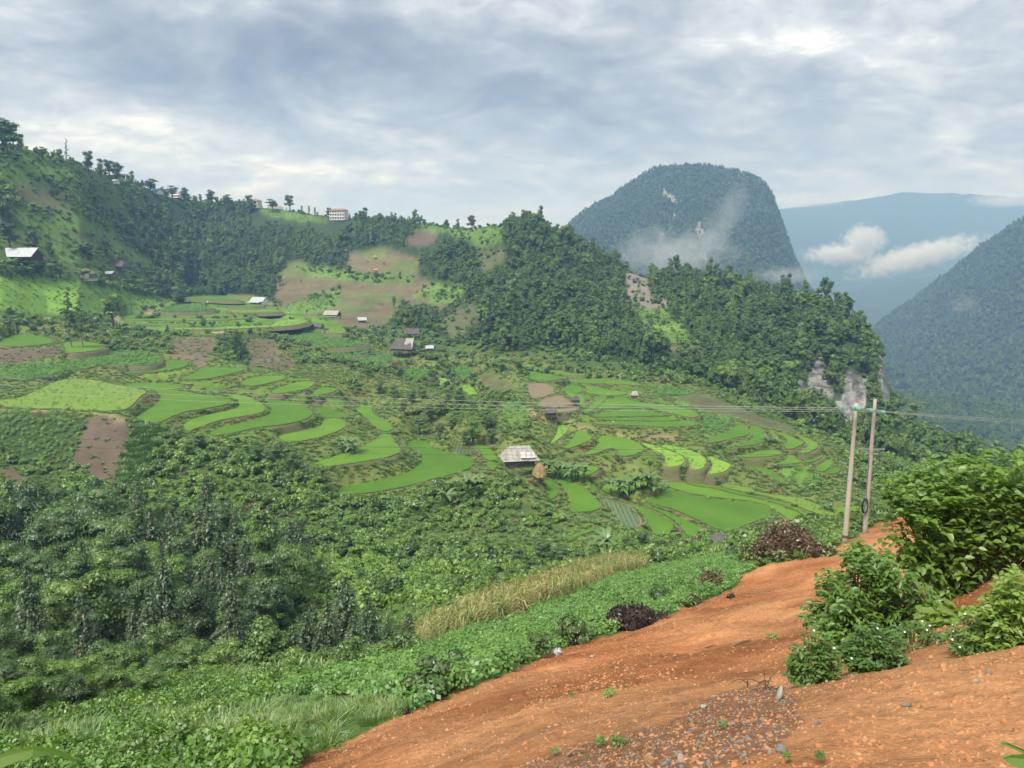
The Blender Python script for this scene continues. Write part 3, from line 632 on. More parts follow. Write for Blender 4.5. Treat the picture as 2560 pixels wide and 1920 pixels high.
region('brownfield', 'V', [588,640,600,590,640,560,700,590,745,600,755,548,830,532,905,560,905,600,960,615,1000,640,950,672,870,660,830,705,780,712,700,690,620,672], 400, 920)
region('meadow', 'V', [605,672,640,650,735,622,738,650,700,672,640,680], 400, 920)
region('meadow', 'V', [630,580,700,575,745,585,800,592,890,600,905,612,820,612,740,606,660,590], 400, 920)
region('meadow', 'V', [890,640,940,612,1000,618,1000,640,950,660], 350, 920)
region('fallow', 'V', [950,700,985,665,1050,660,1025,700,985,735], 330, 700)
region('fallow', 'V', [1030,540,1090,535,1090,560,1045,590,1030,570], 350, 920)
region('soil', 'V', [870,520,905,500,955,498,940,525,900,535], 400, 920)
region('meadow', 'V', [885,498,940,470,1020,468,1085,485,1090,520,1040,535,960,500], 400, 920)
region('scree', 'V', [1350,590,1395,580,1405,640,1450,650,1440,665,1370,668,1350,640], 300, 600)
region('meadow', 'V', [1350,665,1440,665,1450,690,1395,690], 300, 600)
region('meadow', 'V', [1385,690,1470,690,1500,745,1440,740,1395,730], 280, 600)
region('brownfield', 'V', [1440,745,1505,748,1520,765,1450,760], 250, 600)
for pl in ([2025,935,2045,895,2060,900,2055,950,2080,985,2120,935,2165,945,2165,1010,2150,1055,2090,1050,2085,1020,2130,975,2100,960,2070,990,2035,975,2015,985,2012,950],
           [2085,1010,2150,1000,2160,1070,2085,1060], [2195,890,2225,900,2225,1010,2205,1000], [1985,960,2005,945,2008,985,1990,1000]):
    region('cliff', 'P', pl, 150, 600)
jx0 = fbm(XX / 6, YY / 6, 3, 73) * 14; jy0 = fbm(XX / 6, YY / 6, 3, 74) * 10
KINDS_ = list(TINT)
KID = {k: i for i, k in enumerate(KINDS_)}
GK = np.where(HILLW > 0.15, KID['forest'], KID['scrub'])
def grow(m, n):
    for _ in range(n):
        d2 = m.copy(); d2[1:] |= m[:-1]; d2[:-1] |= m[1:]
        for q_ in (1, 2, 4): d2[:, q_:] |= m[:, :-q_]; d2[:, :-q_] |= m[:, q_:]
        m = d2
    return m
PLOT_M = PLOT_ID >= 0; dil1 = grow(PLOT_M, 1); dil4 = grow(dil1, 3)
LOW = (YY > 115) & (YY < 480) & (HILLW < 0.5)
for c_, flat in (('V', [1090,800,1300,800,1500,850,1700,930,1800,990,1900,1100,1830,1160,1600,1150,1500,1180,1200,1130,1110,1070,1180,1000,1060,900]),
                 ('V', [-300,700,0,700,250,690,700,695,960,790,1010,880,830,905,760,850,860,930,1070,1000,1080,1040,740,1080,640,980,280,915,0,890,-300,890])):
    zm = inside(crop(c_, list(zip(flat[0::2], flat[1::2]))), PX, PY) & LOW
    GK[zm & (fbm(XX / 12, YY / 12, 3, 71) < 0.16)] = KID['bank']
GK[dil4 & (HILLW < 0.5)] = KID['bank']
# ground planted with rice between the larger paddies
for c_, flat in (('J', [0,60,250,20,600,40,1080,130,1330,330,1110,440,800,400,500,380,250,370,0,310]), ('J', [330,740,830,745,1200,770,1500,870,2140,1060,2140,1160,1850,1060,1300,1150,1050,1190,760,1210,480,1100,200,800]),
                 ('J', [1110,500,1400,345,1700,420,1960,510,2110,680,2080,720,1640,790,1240,600]), ('J', [90,540,180,390,420,430,640,490,960,520,1330,650,1250,720,1000,690,680,600,480,610,220,590]),
                 ('D', [760,410,1060,260,1600,300,1860,360,2190,440,2260,630,2240,690,1860,800,1380,760,870,665])):
    zm = inside(crop(c_, list(zip(flat[0::2], flat[1::2]))), PX + jx0, PY + jy0) & LOW
    GK[zm & ~dil1 & (fbm(XX / 7, YY / 7, 3, 72) < 0.12)] = KID['ricefield']
jx = fbm(XX / 2.5, YY / 2.5, 3, 77) * 30 * np.clip(60 / YY, 0.3, 1.4); jy = fbm(XX / 2.5, YY / 2.5, 3, 88) * 20 * np.clip(60 / YY, 0.3, 1.4)
for kind, poly, dm, dx_ in REG:
    m = inside(poly, PX + jx, PY + jy) & (YY > dm) & (YY < dx_) & (PLOT_ID < 0); GK[m] = KID[kind]
TC = np.array([TINT[k] for k in KINDS_])[GK]
# narrow contour terraces where the photograph shows rice on the slope
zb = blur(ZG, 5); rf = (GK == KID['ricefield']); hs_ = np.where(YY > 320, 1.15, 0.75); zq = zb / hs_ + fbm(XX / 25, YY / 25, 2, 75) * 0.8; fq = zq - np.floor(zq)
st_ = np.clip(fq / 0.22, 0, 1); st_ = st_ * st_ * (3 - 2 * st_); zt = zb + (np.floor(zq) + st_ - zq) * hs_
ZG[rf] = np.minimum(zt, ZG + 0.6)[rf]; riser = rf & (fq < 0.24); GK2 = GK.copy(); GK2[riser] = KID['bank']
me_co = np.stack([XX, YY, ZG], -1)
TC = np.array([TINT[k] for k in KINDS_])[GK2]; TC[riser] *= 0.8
pv_ = (np.floor(zq) * 7.31 % 1.0); TC[rf & ~riser] *= (0.8 + 0.45 * pv_[..., None])[rf & ~riser]
hf = np.isin(GK, [KID[k] for k in ('brownfield', 'fallow', 'meadow', 'greencrop', 'roughhill')]) & (HILLW > 0.2)
furrow = fbm(ZG / 1.7 + 3 * fbm(XX / 60, YY / 60, 2, 57), XX / 45, 3, 56); TC = np.where(hf[..., None], TC * (1 + 0.8 * furrow)[..., None], TC)
gp = hf & (GK == KID['brownfield']) & (fbm(XX / 26, ZG / 7, 3, 58) > 0.11); TC[gp] = TC[gp] * 0.45 + np.array(TINT['meadow']) * 0.5
v_ = 1 + 0.5 * fbm(XX / 9, YY / 9, 3, 55)[..., None]
TC = TC * v_
rs_ = fbm((XX + 0.6 * YY) / 4.0, (YY - 0.6 * XX) / 1.0, 4, 91)[..., None]; rm_ = (GK == KID['red'])[..., None]
TC = np.where(rm_, TC * np.clip(1 + 1.1 * rs_, 0.4, 1.6), TC)
rb_ = np.clip(0.5 + 2.4 * fbm(XX / 3.0, YY / 3.0, 4, 93), 0, 1)[..., None]; TC = np.where(rm_, TC * (np.array((0.74, 0.62, 0.55)) * (1 - rb_) + np.array((1.08, 1.12, 1.18)) * rb_), TC)
for _ in range(1):
    P_ = np.pad(TC, ((1, 1), (1, 1), (0, 0)), mode='edge'); TC = (P_[:-2, 1:-1] + P_[2:, 1:-1] + P_[1:-1, :-2] + P_[1:-1, 2:] + 4 * P_[1:-1, 1:-1]) / 8
def grid_faces(nl, na):
    ix = np.arange(nl * na).reshape(nl, na)
    return np.stack([ix[:-1, :-1], ix[:-1, 1:], ix[1:, 1:], ix[1:, :-1]], -1).reshape(-1, 4)
def add_tint(o, cols):
    ca = o.data.color_attributes.new('tint', 'FLOAT_COLOR', 'POINT')
    ca.data.foreach_set('color', np.c_[cols.reshape(-1, 3), np.ones(cols.size // 3)].astype(np.float32).ravel())
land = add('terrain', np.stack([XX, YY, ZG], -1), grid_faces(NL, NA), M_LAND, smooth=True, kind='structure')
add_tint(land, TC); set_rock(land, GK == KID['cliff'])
gs = np.linspace(-14000, 14000, 9)
gx, gy = np.meshgrid(gs, gs + 6000)
add('ground', np.stack([gx, gy, np.full(gx.shape, -330.0)], -1), grid_faces(9, 9), plain_mat('valley_floor', [(0.03, 0.055, 0.02), (0.05, 0.08, 0.03)], scale=0.01, coords='World', bump=0), kind='structure')

def offset_ring(o, d):
    e0 = o - np.roll(o, 1, 0); e1 = np.roll(o, -1, 0) - o
    n0 = np.stack([e0[:, 1], -e0[:, 0]], 1); n1 = np.stack([e1[:, 1], -e1[:, 0]], 1)
    n0 /= np.linalg.norm(n0, axis=1)[:, None] + 1e-9; n1 /= np.linalg.norm(n1, axis=1)[:, None] + 1e-9
    n = n0 + n1; n /= np.maximum(np.linalg.norm(n, axis=1)[:, None], 0.5); 
    return o + n * d
BANKS = []
CROP_H = {'rice': 0.36, 'seedling': 0.06, 'lime': 0.35, 'bean': 0.3, 'yellow': 0.4, 'stubble': 0.05}
PNAME = {'rice': 'rice_paddy', 'seedling': 'seedling_paddy', 'lime': 'crop_field', 'bean': 'bean_field', 'yellow': 'crop_field', 'stubble': 'fallow_field'}
for i, (k, o, z, q) in enumerate(PW):
    A = 0.5 * np.sum(o[:, 0] * np.roll(o[:, 1], -1) - np.roll(o[:, 0], -1) * o[:, 1])
    if A < 0: o = o[::-1]
    n = len(o); h = CROP_H[k]; ii = np.arange(n); jj = (ii + 1) % n
    top = np.c_[o, np.full(n, z + h) + fbm(o[:, 0] / 2, o[:, 1] / 2, 2, i) * 0.1]; bot = np.c_[o, np.full(n, z - 0.5)]
    p = add(PNAME[k], np.r_[top, bot], [tuple(range(n))] + [(int(a), int(a + n), int(b + n), int(b)) for a, b in zip(ii, jj)], M_CROP[k], kind='structure')
    w = 0.16 + 0.0016 * o[:, 1].mean()
    wv = (w * (0.7 + 0.9 * np.abs(fbm(o[:, 0] / 3, o[:, 1] / 3, 2, 5 + i)) * 2))[:, None]
    r1 = offset_ring(o, 0.03); r2 = offset_ring(o, wv); r3 = offset_ring(o, wv * 1.9)
    r4 = offset_ring(o, wv * 1.9 + 1.5 + 1.6 * fbm(o[:, 0] / 2, o[:, 1] / 2, 2, 3)[:, None])
    rings = np.r_[np.c_[r1, np.full(n, z + 0.10)], np.c_[r2, z + 0.16 + fbm(o[:, 0], o[:, 1], 2, i) * 0.12], np.c_[r3, np.full(n, z - 0.6)], np.c_[r4, np.full(n, z - (3.2 if o[:, 1].mean() < 330 else 1.6))]]
    f = np.r_[np.c_[ii, ii + n, jj + n, jj], np.c_[ii + n, ii + 2 * n, jj + 2 * n, jj + n], np.c_[ii + 2 * n, ii + 3 * n, jj + 3 * n, jj + 2 * n]]
    bo = add('bund', rings, f, M_BUND, parent=p); bo.data.materials.append(M_BANK)
    bo.data.polygons.foreach_set('material_index', np.r_[np.zeros(n, np.int32), np.ones(2 * n, np.int32)])
    BANKS.append((o, offset_ring(o, wv * 1.5), r4, z))
# ------------------------------------------------------------------ the mountains beyond
def far_net(name, net, amp, sc, tint_fn, na=260, nd=170, smooth_n=3, seed=0, dback=1.35, base=-325.0, cover=None):
    C = net_curves(net); xs = sorted(net)
    a0 = max(c[0][0] for c in C); a1 = min(c[0][-1] for c in C)
    ag = np.linspace(a0, a1, na); dmin = min(c[2].min() for c in C) * 0.9; dmax = max(c[2].max() for c in C) * dback
    dg = np.exp(np.linspace(math.log(dmin), math.log(dmax), nd)); Z = np.empty((nd, na))
    for j, a in enumerate(ag):
        D, T = net_profile(C, a); z = T * D
        Z[:, j] = np.interp(dg, np.r_[D[0] * 0.9, D, D[-1] * dback], np.r_[min(z[0] - 80, base), z, base])
    Z = blur(Z, smooth_n); X = ag[None] * dg[:, None]; Y = np.repeat(dg[:, None], na, 1)
    Z = np.maximum(Z + fbm(X / sc, Y / sc, 5, seed) * amp + fbm(X / sc * 4.3, Y / sc * 4.3, 3, seed + 5) * amp * 0.3, base - 8)
    o = add(name, np.stack([X, Y, Z], -1), grid_faces(nd, na), M_LAND, smooth=True, kind='structure')
    t = Z / Y; v = (t * math.cos(PITCH) + math.sin(PITCH)) / (math.cos(PITCH) - t * math.sin(PITCH))
    py = H0 / 2 - v * FPX; px = W0 / 2 + (X / Y) * (math.cos(PITCH) + v * math.sin(PITCH)) * FPX
    cols, treed = tint_fn(X, Y, Z, px, py); add_tint(o, cols)
    if (treed < 0.5).any(): set_rock(o, treed < 0.5)
    return X, Y, Z, px, py, treed
TOWER = {1330: [(800,1300),(760,1430),(720,1560),(690,1690),(670,1820),(760,2340)],
         1430: [(790,1300),(720,1456),(650,1599),(600,1729),(556,1885),(690,2405)],
         1480: [(785,1300),(710,1456),(630,1599),(570,1729),(520,1885),(670,2405)],
         1530: [(780,1300),(700,1456),(620,1599),(550,1729),(496,1885),(660,2405)],
         1600: [(780,1300),(690,1456),(600,1586),(520,1703),(450,1859),(640,2405)],
         1650: [(780,1300),(690,1456),(590,1573),(500,1690),(424,1833),(630,2405)],
         1700: [(780,1300),(690,1456),(590,1560),(490,1677),(416,1820),(620,2405)],
         1800: [(780,1300),(690,1456),(590,1547),(490,1651),(420,1820),(620,2405)],
         1880: [(780,1300),(700,1443),(600,1534),(510,1625),(444,1807),(630,2405)],
         1918: [(785,1300),(710,1443),(620,1534),(540,1612),(472,1794),(640,2340)],
         1940: [(790,1300),(720,1443),(640,1534),(570,1612),(520,1742),(660,2275)],
         1960: [(795,1300),(730,1443),(660,1534),(610,1612),(575,1716),(690,2210)],
         1985: [(800,1300),(750,1443),(700,1534),(665,1612),(640,1690),(740,2145)],
         2010: [(810,1300),(770,1443),(740,1534),(715,1612),(700,1677),(790,2080)],
         2060: [(830,1300),(800,1443),(785,1534),(775,1612),(770,1664),(850,2080)],
         2120: [(870,1300),(850,1443),(840,1534),(838,1612),(836,1664),(900,2080)],
         2260: [(960,1300),(950,1443),(945,1534),(943,1612),(942,1664),(980,2080)]}
def tint_tower(X, Y, Z, px, py):
    c = np.broadcast_to(np.array(TINT['forest']), X.shape + (3,)).copy(); tr = np.ones(X.shape)
    n = fbm(X / 30, Z / 60, 3, 61) + fbm(X / 9, Z / 26, 3, 62) * 0.6
    g = np.zeros(X.shape)
    for (cx, cy_, rx, ry, w) in ((1690, 480, 70, 45, 0.12), (1640, 530, 40, 50, 0.05), (1900, 560, 60, 90, 0.10), (1850, 640, 90, 40, 0.06), (1780, 590, 40, 60, 0.04)):
        g += w * np.exp(-((px - cx) / rx) ** 2 - ((py - cy_) / ry) ** 2)
    rock = (n + g) > 0.44
    c[rock] = np.array((0.19, 0.185, 0.18)); tr[rock] = 0.0
    return c, tr
tower = far_net('karst_mountain', TOWER, 24, 110, tint_tower, seed=101, nd=150, na=240, smooth_n=1)
RIGHT = {2060: [(1120,1440),(1060,1680),(1000,1920),(960,2112),(940,2272),(1010,3040)],
         2120: [(1120,1360),(1040,1600),(960,1888),(910,2080),(880,2240),(980,3040)],
         2200: [(1130,1248),(1040,1472),(940,1728),(860,1952),(805,2160),(930,2960)],
         2260: [(1135,1152),(1040,1376),(920,1632),(830,1856),(765,2080),(900,2880)],
         2330: [(1145,1072),(1040,1280),(900,1536),(790,1776),(712,2000),(870,2800)],
         2400: [(1155,1024),(1040,1216),(880,1472),(750,1696),(658,1920),(840,2720)],
         2470: [(1165,992),(1040,1184),(860,1424),(710,1632),(606,1840),(810,2640)],
         2560: [(1180,960),(1040,1152),(830,1376),(660,1568),(542,1760),(770,2560)],
         2700: [(1200,928),(1040,1120),(800,1328),(600,1520),(450,1696),(720,2480)],
         2900: [(1230,896),(1040,1088),(760,1280),(530,1472),(360,1648),(680,2400)]}
def tint_plain(X, Y, Z, px, py): return np.broadcast_to(np.array(TINT['forest']), X.shape + (3,)).copy(), np.ones(X.shape)
rightm = far_net('mountain', RIGHT, 22, 160, tint_plain, seed=131, na=220, nd=170)
FAR1 = {1850: [(900,2470),(850,2860),(800,3250),(790,3510),(850,4290)], 2000: [(900,2470),(860,2860),(810,3250),(780,3510),(850,4290)],
        2100: [(900,2470),(850,2860),(790,3250),(742,3575),(850,4290)], 2200: [(900,2470),(840,2860),(770,3250),(712,3575),(830,4290)],
        2300: [(900,2470),(830,2860),(750,3250),(688,3575),(810,4290)], 2400: [(900,2470),(820,2860),(735,3250),(668,3575),(800,4290)],
        2600: [(900,2470),(810,2860),(710,3250),(640,3575),(780,4290)], 2900: [(900,2470),(800,2860),(690,3250),(600,3575),(760,4290)]}
far1 = far_net('mountain_ridge', FAR1, 45, 320, tint_plain, seed=151, na=150, nd=90)
FAR2 = {1500: [(820,3248),(790,3920),(760,4480),(720,5152),(800,6720)], 1700: [(820,3248),(760,3920),(700,4480),(620,5152),(750,6720)],
        1900: [(820,3248),(740,3920),(640,4480),(525,5152),(690,6720)], 2000: [(820,3248),(735,3920),(620,4480),(508,5152),(680,6720)],
        2100: [(820,3248),(730,3920),(610,4480),(494,5152),(670,6720)], 2250: [(820,3248),(725,3920),(600,4480),(480,5152),(660,6720)],
        2400: [(820,3248),(720,3920),(600,4480),(484,5152),(660,6720)], 2560: [(820,3248),(720,3920),(600,4480),(492,5152),(670,6720)],
        2750: [(820,3248),(720,3920),(595,4480),(470,5152),(660,6720)], 2950: [(820,3248),(720,3920),(590,4480),(460,5152),(660,6720)]}
far2 = far_net('distant_mountain', FAR2, 70, 520, tint_plain, seed=171, na=170, nd=110)
# ------------------------------------------------------------------ air
def volume_box(name, lo, hi, mat, **t):
    b = MB(); b.box([(l + h) / 2 for l, h in zip(lo, hi)], [h - l for l, h in zip(lo, hi)]); return b.build(name, mat, **t)
m, N, K, out = new_mat('haze_air')
pv = N('ShaderNodeVolumePrincipled'); pv.inputs['Color'].default_value = (0.32, 0.53, 1.0, 1); pv.inputs['Density'].default_value = HAZE_DENSITY; pv.inputs['Absorption Color'].default_value = (1, 1, 1, 1); pv.inputs['Anisotropy'].default_value = 0.0
K(pv.outputs[0], out.inputs['Volume'])
try: m.cycles.homogeneous_volume = True
except Exception: pass
volume_box('haze', (-9000, -2500, -340), (9000, 9000, 600), m, kind='stuff', label='pale blue air over the whole valley', cat='haze')
def cloud(name, c, r, dens, scale, thresh, seed, label, colr=(0.96, 0.97, 1.0), lobes=None, det=5, steps=None):
    """a soft cloud: noise density fading towards the rim of an ellipsoid"""
    m, N, K, out = new_mat(name + '_vapour')
    tc = N('ShaderNodeTexCoord'); ln = N('ShaderNodeVectorMath', operation='LENGTH'); K(tc.outputs['Object'], ln.inputs[0])
    mp = N('ShaderNodeMapping'); mp.inputs['Scale'].default_value = (r[0] / r[2], r[1] / r[2], 1.0); mp.inputs['Location'].default_value = (seed, seed * 1.7, seed * 0.3); K(tc.outputs['Object'], mp.inputs[0])
    n = N('ShaderNodeTexNoise'); n.inputs['Scale'].default_value = scale; n.inputs['Detail'].default_value = det; n.inputs['Roughness'].default_value = 0.6; n.inputs['Distortion'].default_value = 0.6; K(mp.outputs[0], n.inputs['Vector'])
    e = math_node(N, K, 'SUBTRACT', 1.0, ln.outputs['Value'], clamp=True)
    v = math_node(N, K, 'ADD', math_node(N, K, 'MULTIPLY', e, 0.95), math_node(N, K, 'MULTIPLY', math_node(N, K, 'SUBTRACT', n.outputs['Fac'], thresh), 1.7))
    d = math_node(N, K, 'MULTIPLY', math_node(N, K, 'MAXIMUM', v, 0.0), dens)
    d = math_node(N, K, 'MULTIPLY', d, math_node(N, K, 'MULTIPLY', e, 5.0, clamp=True))
    p = N('ShaderNodeVolumePrincipled'); p.inputs['Color'].default_value = (*colr, 1); p.inputs['Anisotropy'].default_value = 0.2; K(d, p.inputs['Density'])
    K(p.outputs[0], out.inputs['Volume'])
    s = []; f = []; nu, nv = 20, 10
    for i in range(nv + 1):
        th = math.pi * i / nv
        for j in range(nu): ph = 2 * math.pi * j / nu; s.append((math.sin(th) * math.cos(ph), math.sin(th) * math.sin(ph), math.cos(th)))
    for i in range(nv):
        for j in range(nu): f.append((i * nu + j, (i + 1) * nu + j, (i + 1) * nu + (j + 1) % nu, i * nu + (j + 1) % nu))
    o = add(name, s, f, m, kind='stuff', label=label, cat='cloud'); o.location = c; o.scale = r; return o
if CLOUDS:
    wl_ = (0.985, 0.99, 1.0)
    P = at(2100, 636, 2650); cloud('cloud', P, (165, 100, 50), 0.09, 2.2, 0.66, 3.1, 'white cumulus bank hanging between the far mountains', wl_, det=8)
    P = at(2160, 598, 2640); cloud('cloud', P, (95, 80, 66), 0.09, 1.9, 0.64, 4.6, 'highest billow of the white cloud between the far mountains', wl_, det=8)
    P = at(2290, 642, 2600); c2 = cloud('cloud', P, (290, 100, 58), 0.08, 2.3, 0.63, 7.7, 'long white cloud tail reaching the wooded mountain on the far side', wl_, det=8); c2.rotation_euler = (0, R(-15), 0)
    P = at(1690, 636, 1300); cloud('mist', P, (150, 50, 58), 0.024, 2.0, 0.62, 1.3, 'pale mist rising at the foot of the karst mountain', wl_, det=7)
    P = at(1812, 545, 1345); c2 = cloud('mist', P, (36, 40, 84), 0.014, 2.4, 0.60, 5.3, 'thin wisp of mist climbing the karst mountain', wl_, det=7); c2.rotation_euler = (0, R(34), 0)
    P = at(1970, 690, 1320); cloud('mist', P, (76, 40, 22), 0.022, 1.8, 0.60, 9.3, 'low mist clinging behind the near karst knoll', wl_)
    P = at(2410, 760, 1290); cloud('mist', P, (36, 24, 24), 0.02, 1.8, 0.66, 2.3, 'small puff of mist on the wooded mountain slope', wl_)
    P = at(1990, 500, 4400); cloud('cloud', P, (380, 180, 54), 0.011, 2.0, 0.58, 4.3, 'grey cloud rim on the distant ridge next to the karst mountain', wl_)
    P = at(2520, 500, 4400); cloud('cloud', P, (260, 180, 52), 0.011, 2.0, 0.58, 6.3, 'grey cloud lying on the distant ridge above the cloud tail', wl_)
# ------------------------------------------------------------------ plants: leaf clouds, stems, prototypes
def unit(v): return v / (np.linalg.norm(v, axis=-1, keepdims=True) + 1e-9)
def cards(c, n, t, L, Wd, fold=0.15):
    """kite-shaped leaves: centres c, normals n, long axes t"""
    t = unit(t - n * (t * n).sum(-1, keepdims=True)); b = np.cross(n, t)
    L = np.asarray(L).reshape(-1, 1); Wd = np.asarray(Wd).reshape(-1, 1)
    v = np.stack([c - t * L * 0.5, c + b * Wd * 0.5 - n * Wd * fold, c + t * L * 0.5 - n * L * fold, c - b * Wd * 0.5 - n * Wd * fold], 1)
    k = len(c); return v.reshape(-1, 3), np.arange(4 * k).reshape(k, 4)
def leaf_cloud(rng, blobs, n, size, asp=0.55, outward=0.7, up=0.35, shell=(0.72, 1.06), droop=0.25):
    blobs = np.array(blobs, float); w = (blobs[:, 3] * blobs[:, 4] + blobs[:, 3] * blobs[:, 5]); w /= w.sum()
    k = rng.choice(len(blobs), n, p=w); d = unit(rng.normal(size=(n, 3))); d[:, 2] = np.where(d[:, 2] < -0.35, -d[:, 2] * 0.6, d[:, 2]); d = unit(d)
    r = rng.uniform(*shell, size=(n, 1)); c = blobs[k, :3] + d * blobs[k, 3:6] * r
    nn = unit(outward * d + (1 - outward) * rng.normal(size=(n, 3)) + np.array([0, 0, up]))
    t = unit(d * np.array([1, 1, 0.2]) + rng.normal(size=(n, 3)) * 0.7 - np.array([0, 0, droop]))
    s = size * rng.uniform(0.6, 1.35, n); return cards(c, nn, t, s, s * asp)
def core_blobs(blobs, f=0.72, nu=7, nv=5, rng=None):
    V = []; F = []; n = 0
    for (x, y, z, rx, ry, rz) in blobs:
        for i in range(nv + 1):
            th = math.pi * i / nv
            for j in range(nu):
                ph = 2 * math.pi * (j + 0.5 * (i % 2)) / nu; q = f * (1 if rng is None else rng.uniform(0.85, 1.1))
                V.append((x + rx * q * math.sin(th) * math.cos(ph), y + ry * q * math.sin(th) * math.sin(ph), z + rz * q * math.cos(th)))
        for i in range(nv):
            for j in range(nu): F.append((n + i * nu + j, n + (i + 1) * nu + j, n + (i + 1) * nu + (j + 1) % nu, n + i * nu + (j + 1) % nu))
        n += nu * (nv + 1)
    return np.array(V), np.array(F)
def join(parts):
    V = []; F = []; n = 0
    for v, f in parts: V.append(v); F.append(np.asarray(f) + n); n += len(v)
    return np.concatenate(V), np.concatenate(F)
def tube_np(pts, rad, k=5):
    b = MB(); b.tube(pts, rad, k, caps=False); return np.concatenate(b.v), np.array(b.f)
def crown_blobs(rng, h, r, base, n, flat=0.75, cone=0.0):
    B = [(0, 0, base + (h - base) * 0.5, r * 0.55, r * 0.55, (h - base) * 0.42)]
    for i in range(n):
        f = rng.uniform(0, 1); z = base + (h - base) * (0.15 + 0.8 * f); rr = r * (math.sin(math.pi * min(0.95, 0.25 + 0.6 * f)) if not cone else (1 - f * cone))
        a = rng.uniform(0, 6.283); d = rr * rng.uniform(0.35, 0.72); q = r * rng.uniform(0.28, 0.46)
        B.append((d * math.cos(a), d * math.sin(a), z, q, q, q * flat))
    return B
def trunk_np(rng, h, r0, lean=0.05, k=6, branches=3, crown_r=1.0):
    a = rng.uniform(0, 6.28); top = np.array([math.cos(a) * lean * h, math.sin(a) * lean * h, h])
    P = [(0, 0, -0.4), tuple(top * 0.35 + np.array([rng.uniform(-.03, .03) * h, rng.uniform(-.03, .03) * h, 0])), tuple(top * 0.7), tuple(top)]
    parts = [tube_np(P, [r0 * 1.35, r0, r0 * 0.65, r0 * 0.2], k)]
    for i in range(branches):
        f = rng.uniform(0.4, 0.85); b0 = top * f; aa = rng.uniform(0, 6.28); L = crown_r * rng.uniform(0.5, 0.8)
        parts.append(tube_np([tuple(b0), tuple(b0 + np.array([math.cos(aa) * L * 0.5, math.sin(aa) * L * 0.5, L * 0.35])), tuple(b0 + np.array([math.cos(aa) * L, math.sin(aa) * L, L * 0.5]))], [r0 * 0.45, r0 * 0.3, r0 * 0.08], 4))
    return join(parts)
GREEN_DARK = [(0.032, 0.070, 0.018), (0.050, 0.101, 0.025), (0.082, 0.151, 0.032), (0.119, 0.203, 0.039), (0.178, 0.280, 0.056)]
GREEN_MID = [(0.074, 0.142, 0.027), (0.117, 0.209, 0.036), (0.169, 0.277, 0.049), (0.236, 0.354, 0.068)]
GREEN_BRIGHT = [(0.106, 0.200, 0.031), (0.156, 0.281, 0.040), (0.212, 0.350, 0.053), (0.272, 0.413, 0.073)]
L_DARK = leaf_mat('leaves_dark', GREEN_DARK, nscale=0.05, trans=0.2); L_MID = leaf_mat('leaves_green', GREEN_MID, nscale=0.25); L_BRIGHT = leaf_mat('leaves_bright', GREEN_BRIGHT, nscale=0.5)
L_WOOD = leaf_mat('woodland_leaves', [(0.055, 0.110, 0.030), (0.083, 0.153, 0.037), (0.118, 0.203, 0.045), (0.165, 0.260, 0.062)], nscale=0.03, trans=0.2, speck=0.22, gloss=0.03)
L_WOOD2 = leaf_mat('woodland_leaves_light', [(0.083, 0.150, 0.035), (0.117, 0.196, 0.043), (0.160, 0.251, 0.053), (0.212, 0.310, 0.069)], nscale=0.03, trans=0.2, speck=0.22, gloss=0.03)
L_FIR = leaf_mat('fir_needles', [(0.062, 0.113, 0.042), (0.091, 0.154, 0.054), (0.127, 0.196, 0.066)], nscale=0.6)
L_BLUE = leaf_mat('leaves_blue_green', [(0.069, 0.133, 0.035), (0.107, 0.188, 0.049), (0.144, 0.232, 0.062)], nscale=0.5)
L_RUST = leaf_mat('rusty_leaves', [(0.14, 0.092, 0.036), (0.20, 0.135, 0.055), (0.26, 0.18, 0.085)], nscale=1.0)
L_GRASS = leaf_mat('grass_blades', [(0.094, 0.194, 0.035), (0.144, 0.256, 0.050), (0.206, 0.306, 0.075), (0.300, 0.319, 0.131)], nscale=0.5)
L_GRASSG = leaf_mat('lush_grass', [(0.097, 0.186, 0.048), (0.136, 0.246, 0.060), (0.181, 0.294, 0.078)], nscale=0.5)
L_DRY = leaf_mat('dry_grass', [(0.16, 0.12, 0.06), (0.24, 0.185, 0.09), (0.30, 0.24, 0.13)], nscale=0.6)
L_BAN = leaf_mat('banana_leaves', [(0.115, 0.215, 0.042), (0.155, 0.265, 0.055), (0.20, 0.31, 0.07)], trans=0.35, gloss=0.1, nscale=0.4)
L_RICE = leaf_mat('rice_blades', [(0.085, 0.185, 0.018), (0.118, 0.238, 0.024), (0.155, 0.285, 0.032), (0.195, 0.325, 0.042)], nscale=0.035, spread=0.5, gloss=0.03)
L_MAIZE = leaf_mat('dry_maize', [(0.15, 0.235, 0.05), (0.26, 0.30, 0.08), (0.40, 0.36, 0.12), (0.48, 0.40, 0.17)], nscale=0.35)
L_BEAN = leaf_mat('bean_leaves', [(0.099, 0.212, 0.041), (0.157, 0.308, 0.061), (0.231, 0.396, 0.089)], nscale=0.7, gloss=0.05)
BARK = plain_mat('bark', [(0.055, 0.045, 0.035), (0.11, 0.09, 0.07), (0.16, 0.135, 0.105)], scale=2.5, stretch=(1, 1, 0.25))
BARK_PALE = plain_mat('pale_bark', [(0.18, 0.165, 0.135), (0.30, 0.275, 0.23)], scale=2.0, stretch=(1, 1, 0.25))
STEM = plain_mat('green_stem', [(0.09, 0.12, 0.04), (0.15, 0.16, 0.06)], scale=4)
HIDE = bpy.data.collections.new('plant_sources')       # sources for the masses; not part of the scene itself
